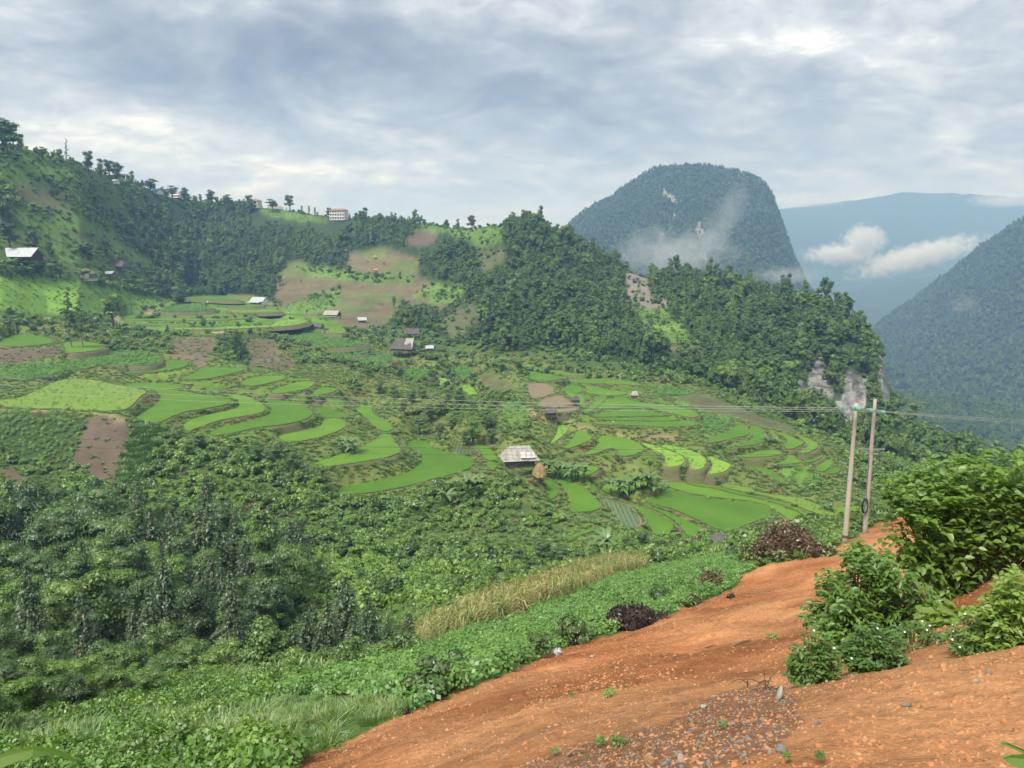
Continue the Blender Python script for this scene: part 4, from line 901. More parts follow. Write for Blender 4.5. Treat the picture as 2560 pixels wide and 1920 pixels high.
def source(name, leaf, lm, wood=None, wm=None):
    v, f = leaf; mats = [lm]; me = None
    if wood is not None: nv, nf = join([leaf, wood]); mats.append(wm)
    else: nv, nf = v, f
    me = make_mesh(name, nv, np.asarray(nf))
    for m_ in mats: me.materials.append(m_)
    if wood is not None:
        mi = np.zeros(len(nf), np.int32); mi[len(f):] = 1; me.polygons.foreach_set('material_index', mi)
    o = bpy.data.objects.new(name, me); HIDE.objects.link(o); return o
_groups = {}
def source_set(name, objs):
    c = bpy.data.collections.new(name)
    for i, o in enumerate(objs): o.name = '%s_%02d' % (name, i); c.objects.link(o)
    return c
def mass(name, pts, scl, rot, idx, coll, label, cat):
    """a mass of plants nobody could count: one object that draws the source plants at its points"""
    n = len(pts)
    if n == 0: return
    me = bpy.data.meshes.new(name); me.vertices.add(n); me.vertices.foreach_set('co', np.asarray(pts, np.float32).ravel())
    for an, ty, val, key in (('scl', 'FLOAT_VECTOR', scl, 'vector'), ('rot', 'FLOAT_VECTOR', rot, 'vector'), ('idx', 'INT', idx, 'value')):
        at_ = me.attributes.new(an, ty, 'POINT'); at_.data.foreach_set(key, np.asarray(val, np.int32 if ty == 'INT' else np.float32).ravel())
    o = link(bpy.data.objects.new(name, me)); tag(o, label, cat, kind='stuff')
    g = bpy.data.node_groups.new(name, 'GeometryNodeTree'); g.interface.new_socket('Geometry', in_out='INPUT', socket_type='NodeSocketGeometry'); g.interface.new_socket('Geometry', in_out='OUTPUT', socket_type='NodeSocketGeometry')
    N, K = nodes_of(g); gi = N('NodeGroupInput'); go = N('NodeGroupOutput')
    ci = N('GeometryNodeCollectionInfo'); ci.inputs['Collection'].default_value = coll; ci.inputs['Separate Children'].default_value = True; ci.inputs['Reset Children'].default_value = True
    ip = N('GeometryNodeInstanceOnPoints'); ip.inputs['Pick Instance'].default_value = True
    def na(nm, ty): x = N('GeometryNodeInputNamedAttribute'); x.data_type = ty; x.inputs['Name'].default_value = nm; return x.outputs['Attribute']
    K(gi.outputs[0], ip.inputs['Points']); K(ci.outputs[0], ip.inputs['Instance']); K(na('idx', 'INT'), ip.inputs['Instance Index'])
    K(na('rot', 'FLOAT_VECTOR'), ip.inputs['Rotation']); K(na('scl', 'FLOAT_VECTOR'), ip.inputs['Scale']); K(ip.outputs[0], go.inputs[0])
    o.modifiers.new('plants', 'NODES').node_group = g; return o
RS = np.random.RandomState(11)
def pick(dens, X, Y, Z, rs=RS, cap=None):
    """random points on a grid surface, dens = plants per square metre for every cell"""
    ax = np.hypot(X[:-1, 1:] - X[:-1, :-1], Y[:-1, 1:] - Y[:-1, :-1]); ay = np.sqrt((X[1:, :-1] - X[:-1, :-1]) ** 2 + (Y[1:, :-1] - Y[:-1, :-1]) ** 2 + 0.5 * (Z[1:, :-1] - Z[:-1, :-1]) ** 2)
    lam = dens[:-1, :-1] * ax * ay
    c = rs.poisson(lam)
    ij = np.repeat(np.stack(np.nonzero(c), 1), c[c > 0], 0); i, j = ij[:, 0], ij[:, 1]; u = rs.rand(len(i)); v = rs.rand(len(i))
    def bl(A): return A[i, j] * (1 - u) * (1 - v) + A[i + 1, j] * u * (1 - v) + A[i, j + 1] * (1 - u) * v + A[i + 1, j + 1] * u * v
    return np.stack([bl(X), bl(Y), bl(Z)], 1), i, j
def spin(n, tilt=0.08, rs=RS): return np.stack([rs.normal(0, tilt, n), rs.normal(0, tilt, n), rs.uniform(0, 6.283, n)], 1)
def sizes(n, lo, hi, zlo=0.85, zhi=1.2, rs=RS):
    s = rs.uniform(lo, hi, n); return np.stack([s, s, s * rs.uniform(zlo, zhi, n)], 1)
def far_tree(rng, n, size, mat, h=9, r=3.6, nb=7):
    B = crown_blobs(rng, h, r, h * 0.22, nb); leaf = leaf_cloud(rng, B, n, size, asp=0.7, outward=0.75)
    return source('tree', join([leaf, core_blobs(B, 0.74, 6, 4, rng)]), mat, trunk_np(rng, h * 0.75, 0.16, branches=0, k=4), BARK)
def bush(rng, n, size, mat, r=1.0, nb=6, hgt=1.0, asp=0.6, core=True):
    B = [(0, 0, hgt * 0.45, r * 0.6, r * 0.6, hgt * 0.5)]
    for i in range(nb):
        a = rng.uniform(0, 6.28); d = r * rng.uniform(0.3, 0.75); q = r * rng.uniform(0.28, 0.45); B.append((d * math.cos(a), d * math.sin(a), hgt * rng.uniform(0.3, 0.85), q, q, q * 0.8))
    parts = [leaf_cloud(rng, B, n, size, asp=asp, outward=0.6)]
    if core: parts.append(core_blobs(B, 0.7, 6, 4, rng))
    return source('bush', join(parts), mat)
def blades(rng, n, h, spread, w, lean=0.5, seg=3):
    """curved tapering blades from one root"""
    a = rng.uniform(0, 6.283, n); r0 = spread * np.sqrt(rng.uniform(0, 1, n)) * 0.5; hh = h * rng.uniform(0.55, 1.15, n); ln = lean * rng.uniform(0.2, 1.2, n) * hh
    b = a + rng.normal(0, 0.7, n); base = np.stack([np.cos(a) * r0, np.sin(a) * r0, np.zeros(n)], 1); dr = np.stack([np.cos(b), np.sin(b), np.zeros(n)], 1); sd = np.stack([-np.sin(b), np.cos(b), np.zeros(n)], 1)
    V = []; 
    for s in range(seg + 1):
        f = s / seg; c = base + dr * (ln * f ** 1.8)[:, None]; c[:, 2] += hh * (f - 0.32 * f ** 2.4 * lean * 1.5); wd = w * (1 - f) ** 0.7 * (0.7 if s == 0 else 1) + 0.002
        V += [c - sd * wd, c + sd * wd]
    V = np.stack(V, 1); k = 2 * (seg + 1); F = []
    for s in range(seg): F.append(np.stack([np.arange(n) * k + 2 * s, np.arange(n) * k + 2 * s + 1, np.arange(n) * k + 2 * s + 3, np.arange(n) * k + 2 * s + 2], 1))
    return V.reshape(-1, 3), np.concatenate(F)
rng = np.random.RandomState(5)
SET_FOREST = source_set('forest_trees', [far_tree(rng, 700, 0.52, [L_WOOD, L_WOOD, L_WOOD, L_WOOD2, L_WOOD, L_WOOD, L_WOOD2][i % 7], h=rng.uniform(7, 11), r=rng.uniform(2.4, 3.8), nb=6 + i % 5) for i in range(12)])
SET_NBUSH = source_set('near_bushes', [bush(rng, 900, 0.15, [L_MID, L_BRIGHT, L_MID, L_BLUE, L_BRIGHT, L_MID][i % 6], r=1.0, nb=7 + i % 4, hgt=rng.uniform(0.8, 1.5)) for i in range(7)])
SET_BUSH = source_set('slope_bushes', [bush(rng, 330, 0.30, [L_MID, L_BRIGHT, L_MID, L_BLUE, L_BRIGHT, L_DARK][i % 6], r=1.0, nb=5 + i % 4, hgt=rng.uniform(0.8, 1.5)) for i in range(9)])
SET_TUFT = source_set('grass_tufts', [source('tuft', blades(rng, 46, rng.uniform(0.45, 0.8), 0.7, 0.035, lean=0.7), [L_GRASS, L_GRASSG, L_GRASS, L_DRY][i % 4]) for i in range(8)])
SET_HERB = source_set('herbs', [bush(rng, 240, 0.085, [L_BRIGHT, L_MID, L_BEAN][i % 3], r=0.42, nb=6, hgt=0.42, core=False) for i in range(6)] + [source('tuft', blades(rng, 80, 0.34, 0.5, 0.007, lean=0.8), L_GRASS) for i in range(3)])
def bean_plant(rng):
    n = 62; a = rng.uniform(0, 6.28, n); r = rng.uniform(0.03, 0.34, n); c = np.stack([np.cos(a) * r, np.sin(a) * r, rng.uniform(0.12, 0.5, n)], 1)
    nn = unit(np.stack([np.cos(a) * 0.4, np.sin(a) * 0.4, np.ones(n)], 1) + rng.normal(size=(n, 3)) * 0.25); t = np.stack([np.cos(a), np.sin(a), -0.25 * np.ones(n)], 1)
    return source('bean', cards(c, nn, t, rng.uniform(0.09, 0.15, n), rng.uniform(0.075, 0.12, n), 0.1), L_BEAN)
SET_BEAN = source_set('bean_plants', [bean_plant(rng) for i in range(5)])
def maize_plant(rng):
    h = rng.uniform(1.15, 1.6); parts = [tube_np([(0, 0, 0), (0.02, 0, h * 0.5), (0.03, 0.02, h)], [0.018, 0.014, 0.005], 4)]
    for i in range(11):
        z = h * (0.15 + 0.75 * i / 10); a = (i % 2) * 3.14 + rng.uniform(-0.6, 0.6); L = rng.uniform(0.5, 0.8); dr = np.array([math.cos(a), math.sin(a), 0]); sd = np.array([-math.sin(a), math.cos(a), 0]); V = []
        for s in range(5):
            f = s / 4; c = np.array([0.02, 0, z]) + dr * L * f + np.array([0, 0, 0.32 * L * math.sin(f * 2.6) - 0.35 * L * f * f * rng.uniform(0.7, 1.7)]); w = 0.042 * (1 - f) ** 0.6 + 0.003; V += [c - sd * w, c + sd * w]
        parts.append((np.array(V), np.array([(2 * s, 2 * s + 1, 2 * s + 3, 2 * s + 2) for s in range(4)])))
    for i in range(5):
        a = rng.uniform(0, 6.28); parts.append(tube_np([(0.03, 0.02, h), (0.03 + 0.1 * math.cos(a), 0.02 + 0.1 * math.sin(a), h + 0.25)], [0.008, 0.004], 3))
    return source('maize', join(parts), L_MAIZE)
SET_MAIZE = source_set('maize_plants', [maize_plant(rng) for i in range(6)])
def kmask(*ks): return np.isin(GK, [KID[k] for k in ks])
FR = (PX > -260) & (PX < 2820)
SLOPE = np.abs(np.gradient(ZG, axis=0)) / np.maximum(np.gradient(YY, axis=0), 1e-6)
# hillside woods
vis = FR & ((YY < 900) | (PX > 2050) & (YY < 1045))
patch = fbm(XX / 28, YY / 28, 3, 301)
def off_plots(p):
    ok = np.ones(len(p), bool)
    for k, o, z, q in PW: ok &= ~inside(o, p[:, 0], p[:, 1])
    return ok
kc = np.argmax(np.where(DG[:, None] < 860, ZG / DG[:, None], -9), 0); CREST = np.abs(np.arange(NL)[:, None] - kc[None]) <= 2
CLEAR = np.zeros(ZG.shape, bool)                 # open ground round the houses on the hill
for (cx, cr, hw, back) in ((847, 551, 40, 60), (790, 545, 50, 40), (700, 530, 40, 40), (643, 521, 18, 60), (389, 486, 14, 40), (440, 492, 14, 40), (286, 458, 12, 40), (52, 652, 62, 40), (213, 700, 26, 40), (297, 672, 24, 40), (273, 692, 16, 30), (235, 740, 220, 30), (296, 724, 20, 20), (649, 762, 30, 40), (831, 792, 26, 30), (905, 806, 18, 30), (795, 826, 16, 30), (1010, 886, 44, 40), (1028, 842, 20, 20), (165, 852, 50, 30)):
    q = hit(cx, cr, 240); d_ = q.y if q else 690.0
    CLEAR |= (np.abs(PX - cx) < hw) & (YY < d_ + 8) & (YY > d_ - back)
opn = kmask('meadow', 'greencrop', 'brownfield', 'fallow', 'soil', 'scree', 'path', 'cliff') & (HILLW > 0.2); near_open = opn.copy(); clf = kmask('cliff')
for k_ in range(1, 12): near_open[:-k_] |= opn[k_:] & (DG[k_:, None] * 0.0105 * k_ < 26) | clf[k_:] & (DG[k_:, None] * 0.0105 * k_ < 48)           # keep the rim below a clearing low so that it shows
d = np.where(kmask('forest') & vis, np.where(near_open, 0.02, 0.095), 0) + np.where(kmask('roughhill') & vis, np.where(patch > 0.06, 0.022, 0.004), 0) + np.where(kmask('meadow', 'greencrop') & (HILLW > 0.4) & vis & (patch > 0.22), 0.01, 0) + np.where(kmask('brownfield', 'fallow') & vis & (HILLW > 0.4), 0.0008, 0) + np.where(kmask('scrub') & (YY > 235) & FR & (patch > -0.05), 0.016, 0)
d = np.where(CREST & (PX > -200) & (PX < 560), 0.030, d); d = np.where(CLEAR, 0, d)
p, i, j = pick(d, XX, YY, ZG); n = len(p); cl = fbm(p[:, 0] / 45, p[:, 1] / 45, 3, 305)
sm = np.where(np.isin(GK[i, j], [KID['forest']]), np.where(near_open[i, j], 0.5, 1.0), 0.6)
big_ = np.where(RS.rand(n) < 0.12, 1.75, 1.0)[:, None]; sc_ = sizes(n, 0.26, 0.76) * big_ * (sm * (1 + 0.7 * cl))[:, None]
ix_ = np.where(cl > 0.03, RS.choice([0, 2, 4, 7, 9, 1], n), RS.choice([1, 3, 5, 8, 10, 6, 11], n)); ix_ = np.where(RS.rand(n) < 0.08, 6, ix_)
mass('hillside_forest', p, sc_, spin(n), ix_, SET_FOREST, 'dense green woods covering the hillsides behind the terraces', 'forest'); print('forest', n)
# understorey between the trees and on rough ground
d = np.where(kmask('forest') & vis & (YY < 480), 0.05, 0) + np.where(kmask('roughhill') & vis, np.where(patch > -0.05, 0.16, 0.05), 0) + np.where(kmask('meadow', 'fallow', 'scree') & vis & (HILLW > 0.3), 0.03, 0) + np.where(kmask('scrub', 'bank') & (YY > 280) & FR & (YY < 520), 0.06, 0)
d = np.where(CLEAR, d * 0.15, d); p, i, j = pick(d, XX, YY, ZG); p = p[off_plots(p)]; n = len(p); mass('hillside_scrub', p, sizes(n, 0.9, 2.1), spin(n, 0.15), RS.randint(0, 9, n), SET_BUSH, 'low green scrub between trees and clearings on the hillsides', 'scrub'); print('hillscrub', n)
d = np.where(kmask('meadow', 'roughhill', 'greencrop') & vis & (YY > 230), 0.12, 0)
p, i, j = pick(d, XX, YY, ZG); n = len(p); mass('hill_grass', p, sizes(n, 0.9, 1.8), spin(n, 0.15), RS.choice([0, 2, 4, 6, 1, 0], n), SET_TUFT, 'rough grass in the clearings on the hillsides', 'grass'); print('hillgrass', n)
for nm, S, dd, lab, a, b in (('karst_forest', tower, 0.034, 'dark woods on the steep karst mountain', 0.65, 1.25), ('mountain_forest', rightm, 0.020, 'hazy woods on the mountain beyond the gorge', 0.8, 1.5)):
    X, Y, Z, px, py, tr = S
    dens = np.where((px > 1350) & (px < 2700) & (py < 1180) & (py > 350), dd, 0) * tr
    p, i, j = pick(dens, X, Y, Z); n = len(p); mass(nm, p, sizes(n, a, b), spin(n), RS.randint(0, 12, n), SET_FOREST, lab, 'forest'); print(nm, n)
# slopes and gullies among the fields
scr = kmask('scrub')
d = np.where(scr & FR & (YY > 70) & (YY < 300), 0.34, 0) + np.where(kmask('bank') & FR & (YY < 400), 0.0045, 0)
p, i, j = pick(d, XX, YY, ZG); ok_ = off_plots(p); p, i, j = p[ok_], i[ok_], j[ok_]; n = len(p); cl = fbm(p[:, 0] / 14, p[:, 1] / 14, 3, 405)
s_ = sizes(n, 0.5, 1.4) * (1 + 1.3 * cl)[:, None] * np.where(GK[i, j] == KID['bank'], 0.5, 1.0)[:, None]
ix_ = np.where(cl > 0.14, RS.choice([0, 2, 5, 6, 8], n), RS.choice([1, 4, 7, 0, 1, 6], n))
mass('slope_scrub', p, s_, spin(n, 0.2), ix_, SET_BUSH, 'dense green bushes filling the gullies and slopes around the terraces', 'scrub'); print('scrub', n)
d = np.where(scr & FR & (YY > 26) & (YY < 74), 0.6, 0); p, i, j = pick(d, XX, YY, ZG); n = len(p); cl = fbm(p[:, 0] / 8, p[:, 1] / 8, 3, 415)
mass('gully_scrub', p, sizes(n, 0.4, 1.0) * (1 + cl)[:, None], spin(n, 0.2), np.where(cl > 0, RS.choice([0, 2, 3, 5, 6], n), RS.choice([1, 4, 0, 2], n)), SET_NBUSH, 'leafy bushes under the gully wood', 'scrub'); print('nscrub', n)
# banks between terraces: grass, partly dry
d = np.where(kmask('bank') & FR & (YY < 400), np.clip(150 / YY, 0.45, 1.2) * 1.1, 0) + np.where(scr & FR & (YY > 70) & (YY < 260), 0.7, 0) + np.where(scr & FR & (YY > 25) & (YY <= 70), 0.35, 0) + np.where(kmask('tallgrass') & FR, 1.6, 0)
d = d + np.where(kmask('soil', 'cutbank') & FR & (YY < 400), 0.12, 0)
p, i, j = pick(d, XX, YY, ZG); ok_ = off_plots(p); p, i, j = p[ok_], i[ok_], j[ok_]; n = len(p); cl = fbm(p[:, 0] / 9, p[:, 1] / 9, 3, 505); tg = GK[i, j] == KID['tallgrass']
bp = []
for o, ra, rb, z in BANKS:
    if o[:, 1].mean() > 520: continue
    L_ = np.linalg.norm(np.roll(o, -1, 0) - o, axis=1).sum(); nb_ = int(L_ * (4.2 if o[:, 1].mean() < 260 else 2.4)); kk = RS.randint(0, len(o), nb_); u = RS.rand(nb_, 1); k2 = (kk + 1) % len(o); w2 = RS.rand(nb_, 1) ** 1.1
    q = (ra[kk] * (1 - w2) + rb[kk] * w2) * (1 - u) + (ra[k2] * (1 - w2) + rb[k2] * w2) * u; bp.append(np.c_[q, z - 0.05 - 2.6 * w2])
bp = np.concatenate(bp); bp = bp[off_plots(bp)]; nb_ = len(bp); p = np.r_[p, bp]; cl = np.r_[cl, fbm(bp[:, 0] / 9, bp[:, 1] / 9, 3, 505)]; tg = np.r_[tg, np.zeros(nb_, bool)]; n = len(p)
ix_ = np.where(cl > 0.10, RS.choice([3, 7, 4, 0], n), RS.choice([0, 0, 2, 4, 4, 6, 1], n)); ix_ = np.where(tg, RS.choice([1, 5], n), ix_)
mass('bank_grass', p, sizes(n, 0.7, 1.5) * np.where(tg, 1.9, 1.0)[:, None], spin(n, 0.15), ix_, SET_TUFT, 'rough grass on the banks between the terraces', 'grass'); print('bank', n)
# crops
SET_RICE = source_set('rice_tufts', [source('rice', blades(rng, 30, 0.42, 0.75, 0.028, lean=0.55), L_RICE) for i in range(4)])
pts = []; rsc = []
for k, o, z, q in PW:
    dm = o[:, 1].mean()
    if k in ('rice', 'yellow') and dm < 270:            # the fringe of each paddy is ragged; the middle reads as one even green sheet
        L_ = np.linalg.norm(np.roll(o, -1, 0) - o, axis=1).sum(); nn = int(L_ * 3.0); kk = RS.randint(0, len(o), nn); u = RS.rand(nn, 1); q2 = o[kk] * (1 - u) + o[(kk + 1) % len(o)] * u; cen = o.mean(0); q2 = q2 + (cen - q2) / np.maximum(np.linalg.norm(cen - q2, axis=1)[:, None], 1) * RS.uniform(0.05, 0.5, (nn, 1)); m = inside(o, q2[:, 0], q2[:, 1])
        pts.append(np.c_[q2[m], np.full(m.sum(), z + 0.12)]); rsc.append(np.full(m.sum(), 0.8))
    elif k == 'seedling':
        x0, y0 = o.min(0); x1, y1 = o.max(0); X, Y = np.meshgrid(np.arange(x0, x1, 0.85), np.arange(y0, y1, 0.3)); X = (X + RS.normal(0, 0.05, X.shape)).ravel(); Y = (Y + RS.normal(0, 0.05, Y.shape)).ravel(); m = inside(o, X, Y) & (RS.rand(len(X)) < 0.85); pts.append(np.stack([X[m], Y[m], np.full(m.sum(), z + 0.05)], 1)); rsc.append(np.full(m.sum(), 0.42))
p = np.concatenate(pts); n = len(p); mass('rice_crop', p, sizes(n, 0.8, 1.15) * np.concatenate(rsc)[:, None], spin(n, 0.1), RS.randint(0, 4, n), SET_RICE, 'young rice standing in the terraced paddies', 'rice'); print('rice', n)
d = np.where(kmask('beans') & FR, 5.5, 0); p, i, j = pick(d, XX, YY, ZG); n = len(p)
mass('bean_crop', p, sizes(n, 0.6, 1.1), spin(n, 0.2), RS.randint(0, 5, n), SET_BEAN, 'bright green bean crop along the red earth slope', 'crop'); print('beans', n)
d = np.where(kmask('maize') & FR, 3.0, 0); p, i, j = pick(d, XX, YY, ZG); n = len(p)
mass('maize_crop', p, sizes(n, 0.85, 1.15), spin(n, 0.08), RS.randint(0, 6, n), SET_MAIZE, 'strip of ripe yellow maize above the gully', 'crop'); print('maize', n)
d = np.where(kmask('darkcrop') & FR, 0.8, 0) + np.where(kmask('meadow') & (HILLW < 0.75) & FR & (YY < 300), 0.25, 0); p, i, j = pick(d, XX, YY, ZG); n = len(p); gc = GK[i, j] != KID['darkcrop']
mass('field_crop', p, sizes(n, 0.9, 1.4) * np.where(gc, 2.2, 1.25)[:, None], spin(n, 0.15), RS.randint(0, 5, n), SET_BEAN, 'leafy crop growing on the sloping fields', 'crop'); print('fieldcrop', n)
pts = []; sc2 = []
for k, o, z, q in PW:
    if k not in ('bean', 'lime', 'yellow'): continue
    x0, y0 = o.min(0); x1, y1 = o.max(0); nn = int((x1 - x0) * (y1 - y0) * {'bean': 0.5, 'lime': 0.25, 'yellow': 0.3}[k]); X = RS.uniform(x0, x1, nn); Y = RS.uniform(y0, y1, nn); m = inside(o, X, Y)
    pts.append(np.stack([X[m], Y[m], np.full(m.sum(), z + 0.1)], 1)); sc2.append(np.full(m.sum(), 2.0 if k == 'bean' else 1.1))
p = np.concatenate(pts); n = len(p); mass('terrace_crop', p, sizes(n, 0.8, 1.2) * np.concatenate(sc2)[:, None], spin(n, 0.15), RS.randint(0, 5, n), SET_BEAN, 'leafy crop on the bright terraces', 'crop'); print('terracecrop', n)
# near ground cover on the lower left
d = np.where(kmask('herb', 'scrub') & FR & (YY < 45) & (PY < 1975), np.clip(16 / YY, 0.4, 1.6) * 9.0, 0) + np.where(kmask('grass') & FR & (PY < 1990), 12.0, 0)
p, i, j = pick(d, XX, YY, ZG); n = len(p); g_ = GK[i, j] == KID['grass']; cl = fbm(p[:, 0] / 2.5, p[:, 1] / 2.5, 3, 605)
ix_ = np.where(g_ | (cl > 0.1), RS.randint(6, 9, n), RS.randint(0, 6, n))
mass('ground_cover', p, sizes(n, 0.5, 1.1) * (1 + cl)[:, None] * np.where(g_, 0.7, 1.0)[:, None], spin(n, 0.25), ix_, SET_HERB, 'leafy herbs and grass covering the near slope', 'ground cover'); print('herb', n)
# ------------------------------------------------------------------ single trees, palms and bushes
def mesh_of(name, vf, mat): return make_mesh(name, vf[0], np.asarray(vf[1]), mat)
def proto(parts):                       # parts: list of (part name, mesh)
    return parts
def near_tree(seed, h=7.0, r=2.7, n=5200, size=0.20, mat=None, nb=16, base=0.04, flat=0.75, cone=0.0, asp=0.5, bark=None, outward=0.65):
    g = np.random.RandomState(seed); B = crown_blobs(g, h, r, h * base, nb, flat, cone)
    cr = join([leaf_cloud(g, B, n, size, asp=asp, outward=outward, shell=(0.6, 1.1)), core_blobs(B, 0.6, 6, 4, g)])
    return [('crown', mesh_of('crown', cr, mat)), ('trunk', mesh_of('trunk', trunk_np(g, h * 0.8, 0.03 * h, branches=5, crown_r=r), bark or BARK))]
def fir_tree(seed, h=8.0, r=2.5, rust=0.0, mat=None):
    g = np.random.RandomState(seed); C = []; Nn = []; T = []; S = []; rc = []
    z = h * 0.10
    while z < h * 0.985:
        f = z / h; rr = r * (1 - f) ** 0.75 * g.uniform(0.8, 1.15) + 0.12; k = 8 if f < 0.75 else 5; a0 = g.uniform(0, 6.28)
        for b in range(k):
            a = a0 + 6.283 * b / k + g.normal(0, 0.15); L = rr * g.uniform(0.75, 1.1); m = max(9, int(46 * L / r))
            dead = g.rand() < rust * (2.2 if f > 0.75 else 0.6)
            for q in range(m):
                u = (q + g.rand()) / m; w = 0.42 * L * (1 - 0.7 * u) * g.uniform(-1, 1); p = np.array([math.cos(a) * L * u - math.sin(a) * w, math.sin(a) * L * u + math.cos(a) * w, z + 0.30 * L * math.sin(u * 2.0) - 0.22 * L * u * u + g.normal(0, 0.05)])
                C.append(p); Nn.append(np.array([math.cos(a) * 0.35, math.sin(a) * 0.35, 1.0]) + g.normal(0, 0.35, 3)); T.append(np.array([math.cos(a), math.sin(a), -0.1]) + g.normal(0, 0.55, 3)); S.append(g.uniform(0.24, 0.40)); rc.append(dead)
        z += h * 0.042 * g.uniform(0.8, 1.2)
    C = np.array(C); Nn = unit(np.array(Nn)); T = unit(np.array(T)); S = np.array(S); rc = np.array(rc)
    rc &= True
    out = [('crown', mesh_of('crown', cards(C[~rc], Nn[~rc], T[~rc], S[~rc], S[~rc] * 0.5), mat or L_FIR)), ('trunk', mesh_of('trunk', trunk_np(g, h * 0.97, 0.11, lean=0.01, branches=0), BARK))]
    if rc.any(): out.append(('dead_branch', mesh_of('dead_branch', cards(C[rc], Nn[rc], T[rc], S[rc] * 1.1, S[rc] * 0.5), L_RUST)))
    return out
def layered_tree(seed, h=17.0, r=2.8, n=2600, start=0.28, mat=None, bark=None, size=0.45):
    """tall slim tree: flat sprays of leaves on side limbs up a straight trunk"""
    g = np.random.RandomState(seed); B = []; wood = [trunk_np(g, h * 0.97, 0.16, lean=0.02, branches=0)]
    k = 22
    for i in range(k):
        f = start + (1 - start) * (i + 0.5) / k; a = g.uniform(0, 6.28); L = r * (1.1 - f) ** 0.5 * g.uniform(0.5, 1.0) * 1.15; z = h * f
        B.append((math.cos(a) * L * 0.6, math.sin(a) * L * 0.6, z + 0.2, L * 0.55, L * 0.55, h * 0.022)); wood.append(tube_np([(0, 0, z - 0.2), (math.cos(a) * L, math.sin(a) * L, z + 0.25)], [0.05, 0.015], 3))
    return [('crown', mesh_of('crown', leaf_cloud(g, B, n, size, asp=0.5, outward=0.4, up=0.8), mat or L_DARK)), ('trunk', mesh_of('trunk', join(wood), bark or BARK_PALE))]
def banana(seed, h=3.4, n=9):
    g = np.random.RandomState(seed); parts = []; hs = h * 0.42
    stem = tube_np([(0, 0, -0.4), (0.03, 0, hs * 0.5), (0.02, 0.03, hs)], [0.13, 0.11, 0.07], 7)
    leaves = []
    for i in range(n):
        a = 6.283 * i / n * 1.62 + g.uniform(-0.25, 0.25); L = h * g.uniform(0.62, 0.85); up = g.uniform(0.5, 1.3); dr = np.array([math.cos(a), math.sin(a), 0]); sd = np.array([-math.sin(a), math.cos(a), 0]); V = []; S = 7
        for s in range(S + 1):
            f = s / S; th = up - f * f * g.uniform(1.3, 1.6); c = np.array([0.02, 0.03, hs]) + dr * L * f * math.cos(up * (1 - 0.5 * f)) + np.array([0, 0, L * (math.sin(up) * f - 0.55 * f ** 2.6)])
            w = 0.30 * h / 3.4 * math.sin(math.pi * min(0.97, 0.08 + 0.88 * f ** 0.8)) ** 0.6 * g.uniform(0.8, 1.1); w = max(w, 0.02) if s else 0.03
            V += [c - sd * w + np.array([0, 0, -0.10 * w * 3]), c, c + sd * w + np.array([0, 0, -0.10 * w * 3])]
        F = []
        for s in range(S): F += [(3 * s, 3 * s + 1, 3 * s + 4, 3 * s + 3), (3 * s + 1, 3 * s + 2, 3 * s + 5, 3 * s + 4)]
        leaves.append((np.array(V), np.array(F)))
    return [('stem', mesh_of('stem', stem, STEM))] + [('leaf', mesh_of('leaf', l, L_BAN)) for l in leaves]
def place(name, pr, loc, rz, sc, label, cat, group=None, tilt=(0, 0)):
    t = empty(name, loc, rz, label=label, cat=cat, group=group); t.rotation_euler = (tilt[0], tilt[1], rz); t.scale = (sc, sc, sc) if isinstance(sc, (int, float)) else sc
    for nm, me in pr:
        o = link(bpy.data.objects.new(nm, me)); o.parent = t
        if nm == 'dead_branch': o['kind'] = 'stuff'
    return t
RT = random.Random(4)
def stand(name, pr, h0, px, ptop, D, label, cat, group=None, wide=1.0, hmin=0.8, sink=0.0, hmax=1e9):
    """a plant whose top shows at this photo pixel, rooted in the ground below that spot"""
    p = at(px, ptop, D); z = float(ground(np.array(p.x), np.array(p.y))) - sink; h = min(max(p.z - z, hmin), hmax); s = h / h0
    return place(name, pr, (p.x, p.y, z), RT.uniform(0, 6.28), (s * wide, s * wide, s), label, cat, group)
BROAD = [near_tree(21, mat=L_MID), near_tree(22, mat=L_DARK, nb=18), near_tree(23, mat=L_BRIGHT, nb=14, r=2.3), near_tree(24, mat=L_BLUE, nb=18, r=2.9, flat=0.55), near_tree(25, mat=L_MID, nb=18, r=2.4, asp=0.75, size=0.25)]
FEATHER = near_tree(31, h=8, r=4.6, n=6500, size=0.26, mat=L_BLUE, nb=22, base=0.35, flat=0.4)
PILLAR = near_tree(32, h=6.5, r=1.35, n=2000, size=0.26, mat=L_BRIGHT, nb=14, base=0.05, asp=0.7)
FIRS = [fir_tree(41), fir_tree(42, rust=0.04), fir_tree(43, rust=0.10, r=2.3), fir_tree(44, r=2.9)]
SLIM = [layered_tree(51), layered_tree(52, r=2.4, n=1300)]
SMALL = [near_tree(61, h=5, r=1.9, n=1300, size=0.30, mat=L_DARK, nb=10, base=0.1), near_tree(62, h=5, r=1.5, n=1200, size=0.30, mat=L_MID, nb=10, cone=0.5, base=0.1), near_tree(63, h=5, r=2.0, n=1100, size=0.30, mat=L_DARK, nb=11, base=0.28, flat=0.45)]
BAN = [banana(71), banana(72, n=8), banana(73, n=10, h=3.0)]
wood_group = 'trees of the gully wood'
WL = ['leafy mid-green tree crowded among others in the gully wood', 'darkest dense-crowned tree crowded among others in the gully wood', 'bright yellow-green tree crowded among others in the gully wood', 'blue-green flat-layered tree crowded among others in the gully wood', 'large-leaved green tree crowded among others in the gully wood']
def wt(k, px, top, D, wide=1.0): return stand('broadleaf_tree', BROAD[k], 7.0, px, top, D, WL[k], 'tree', wood_group + ', ' + WL[k].split(' tree')[0], wide)
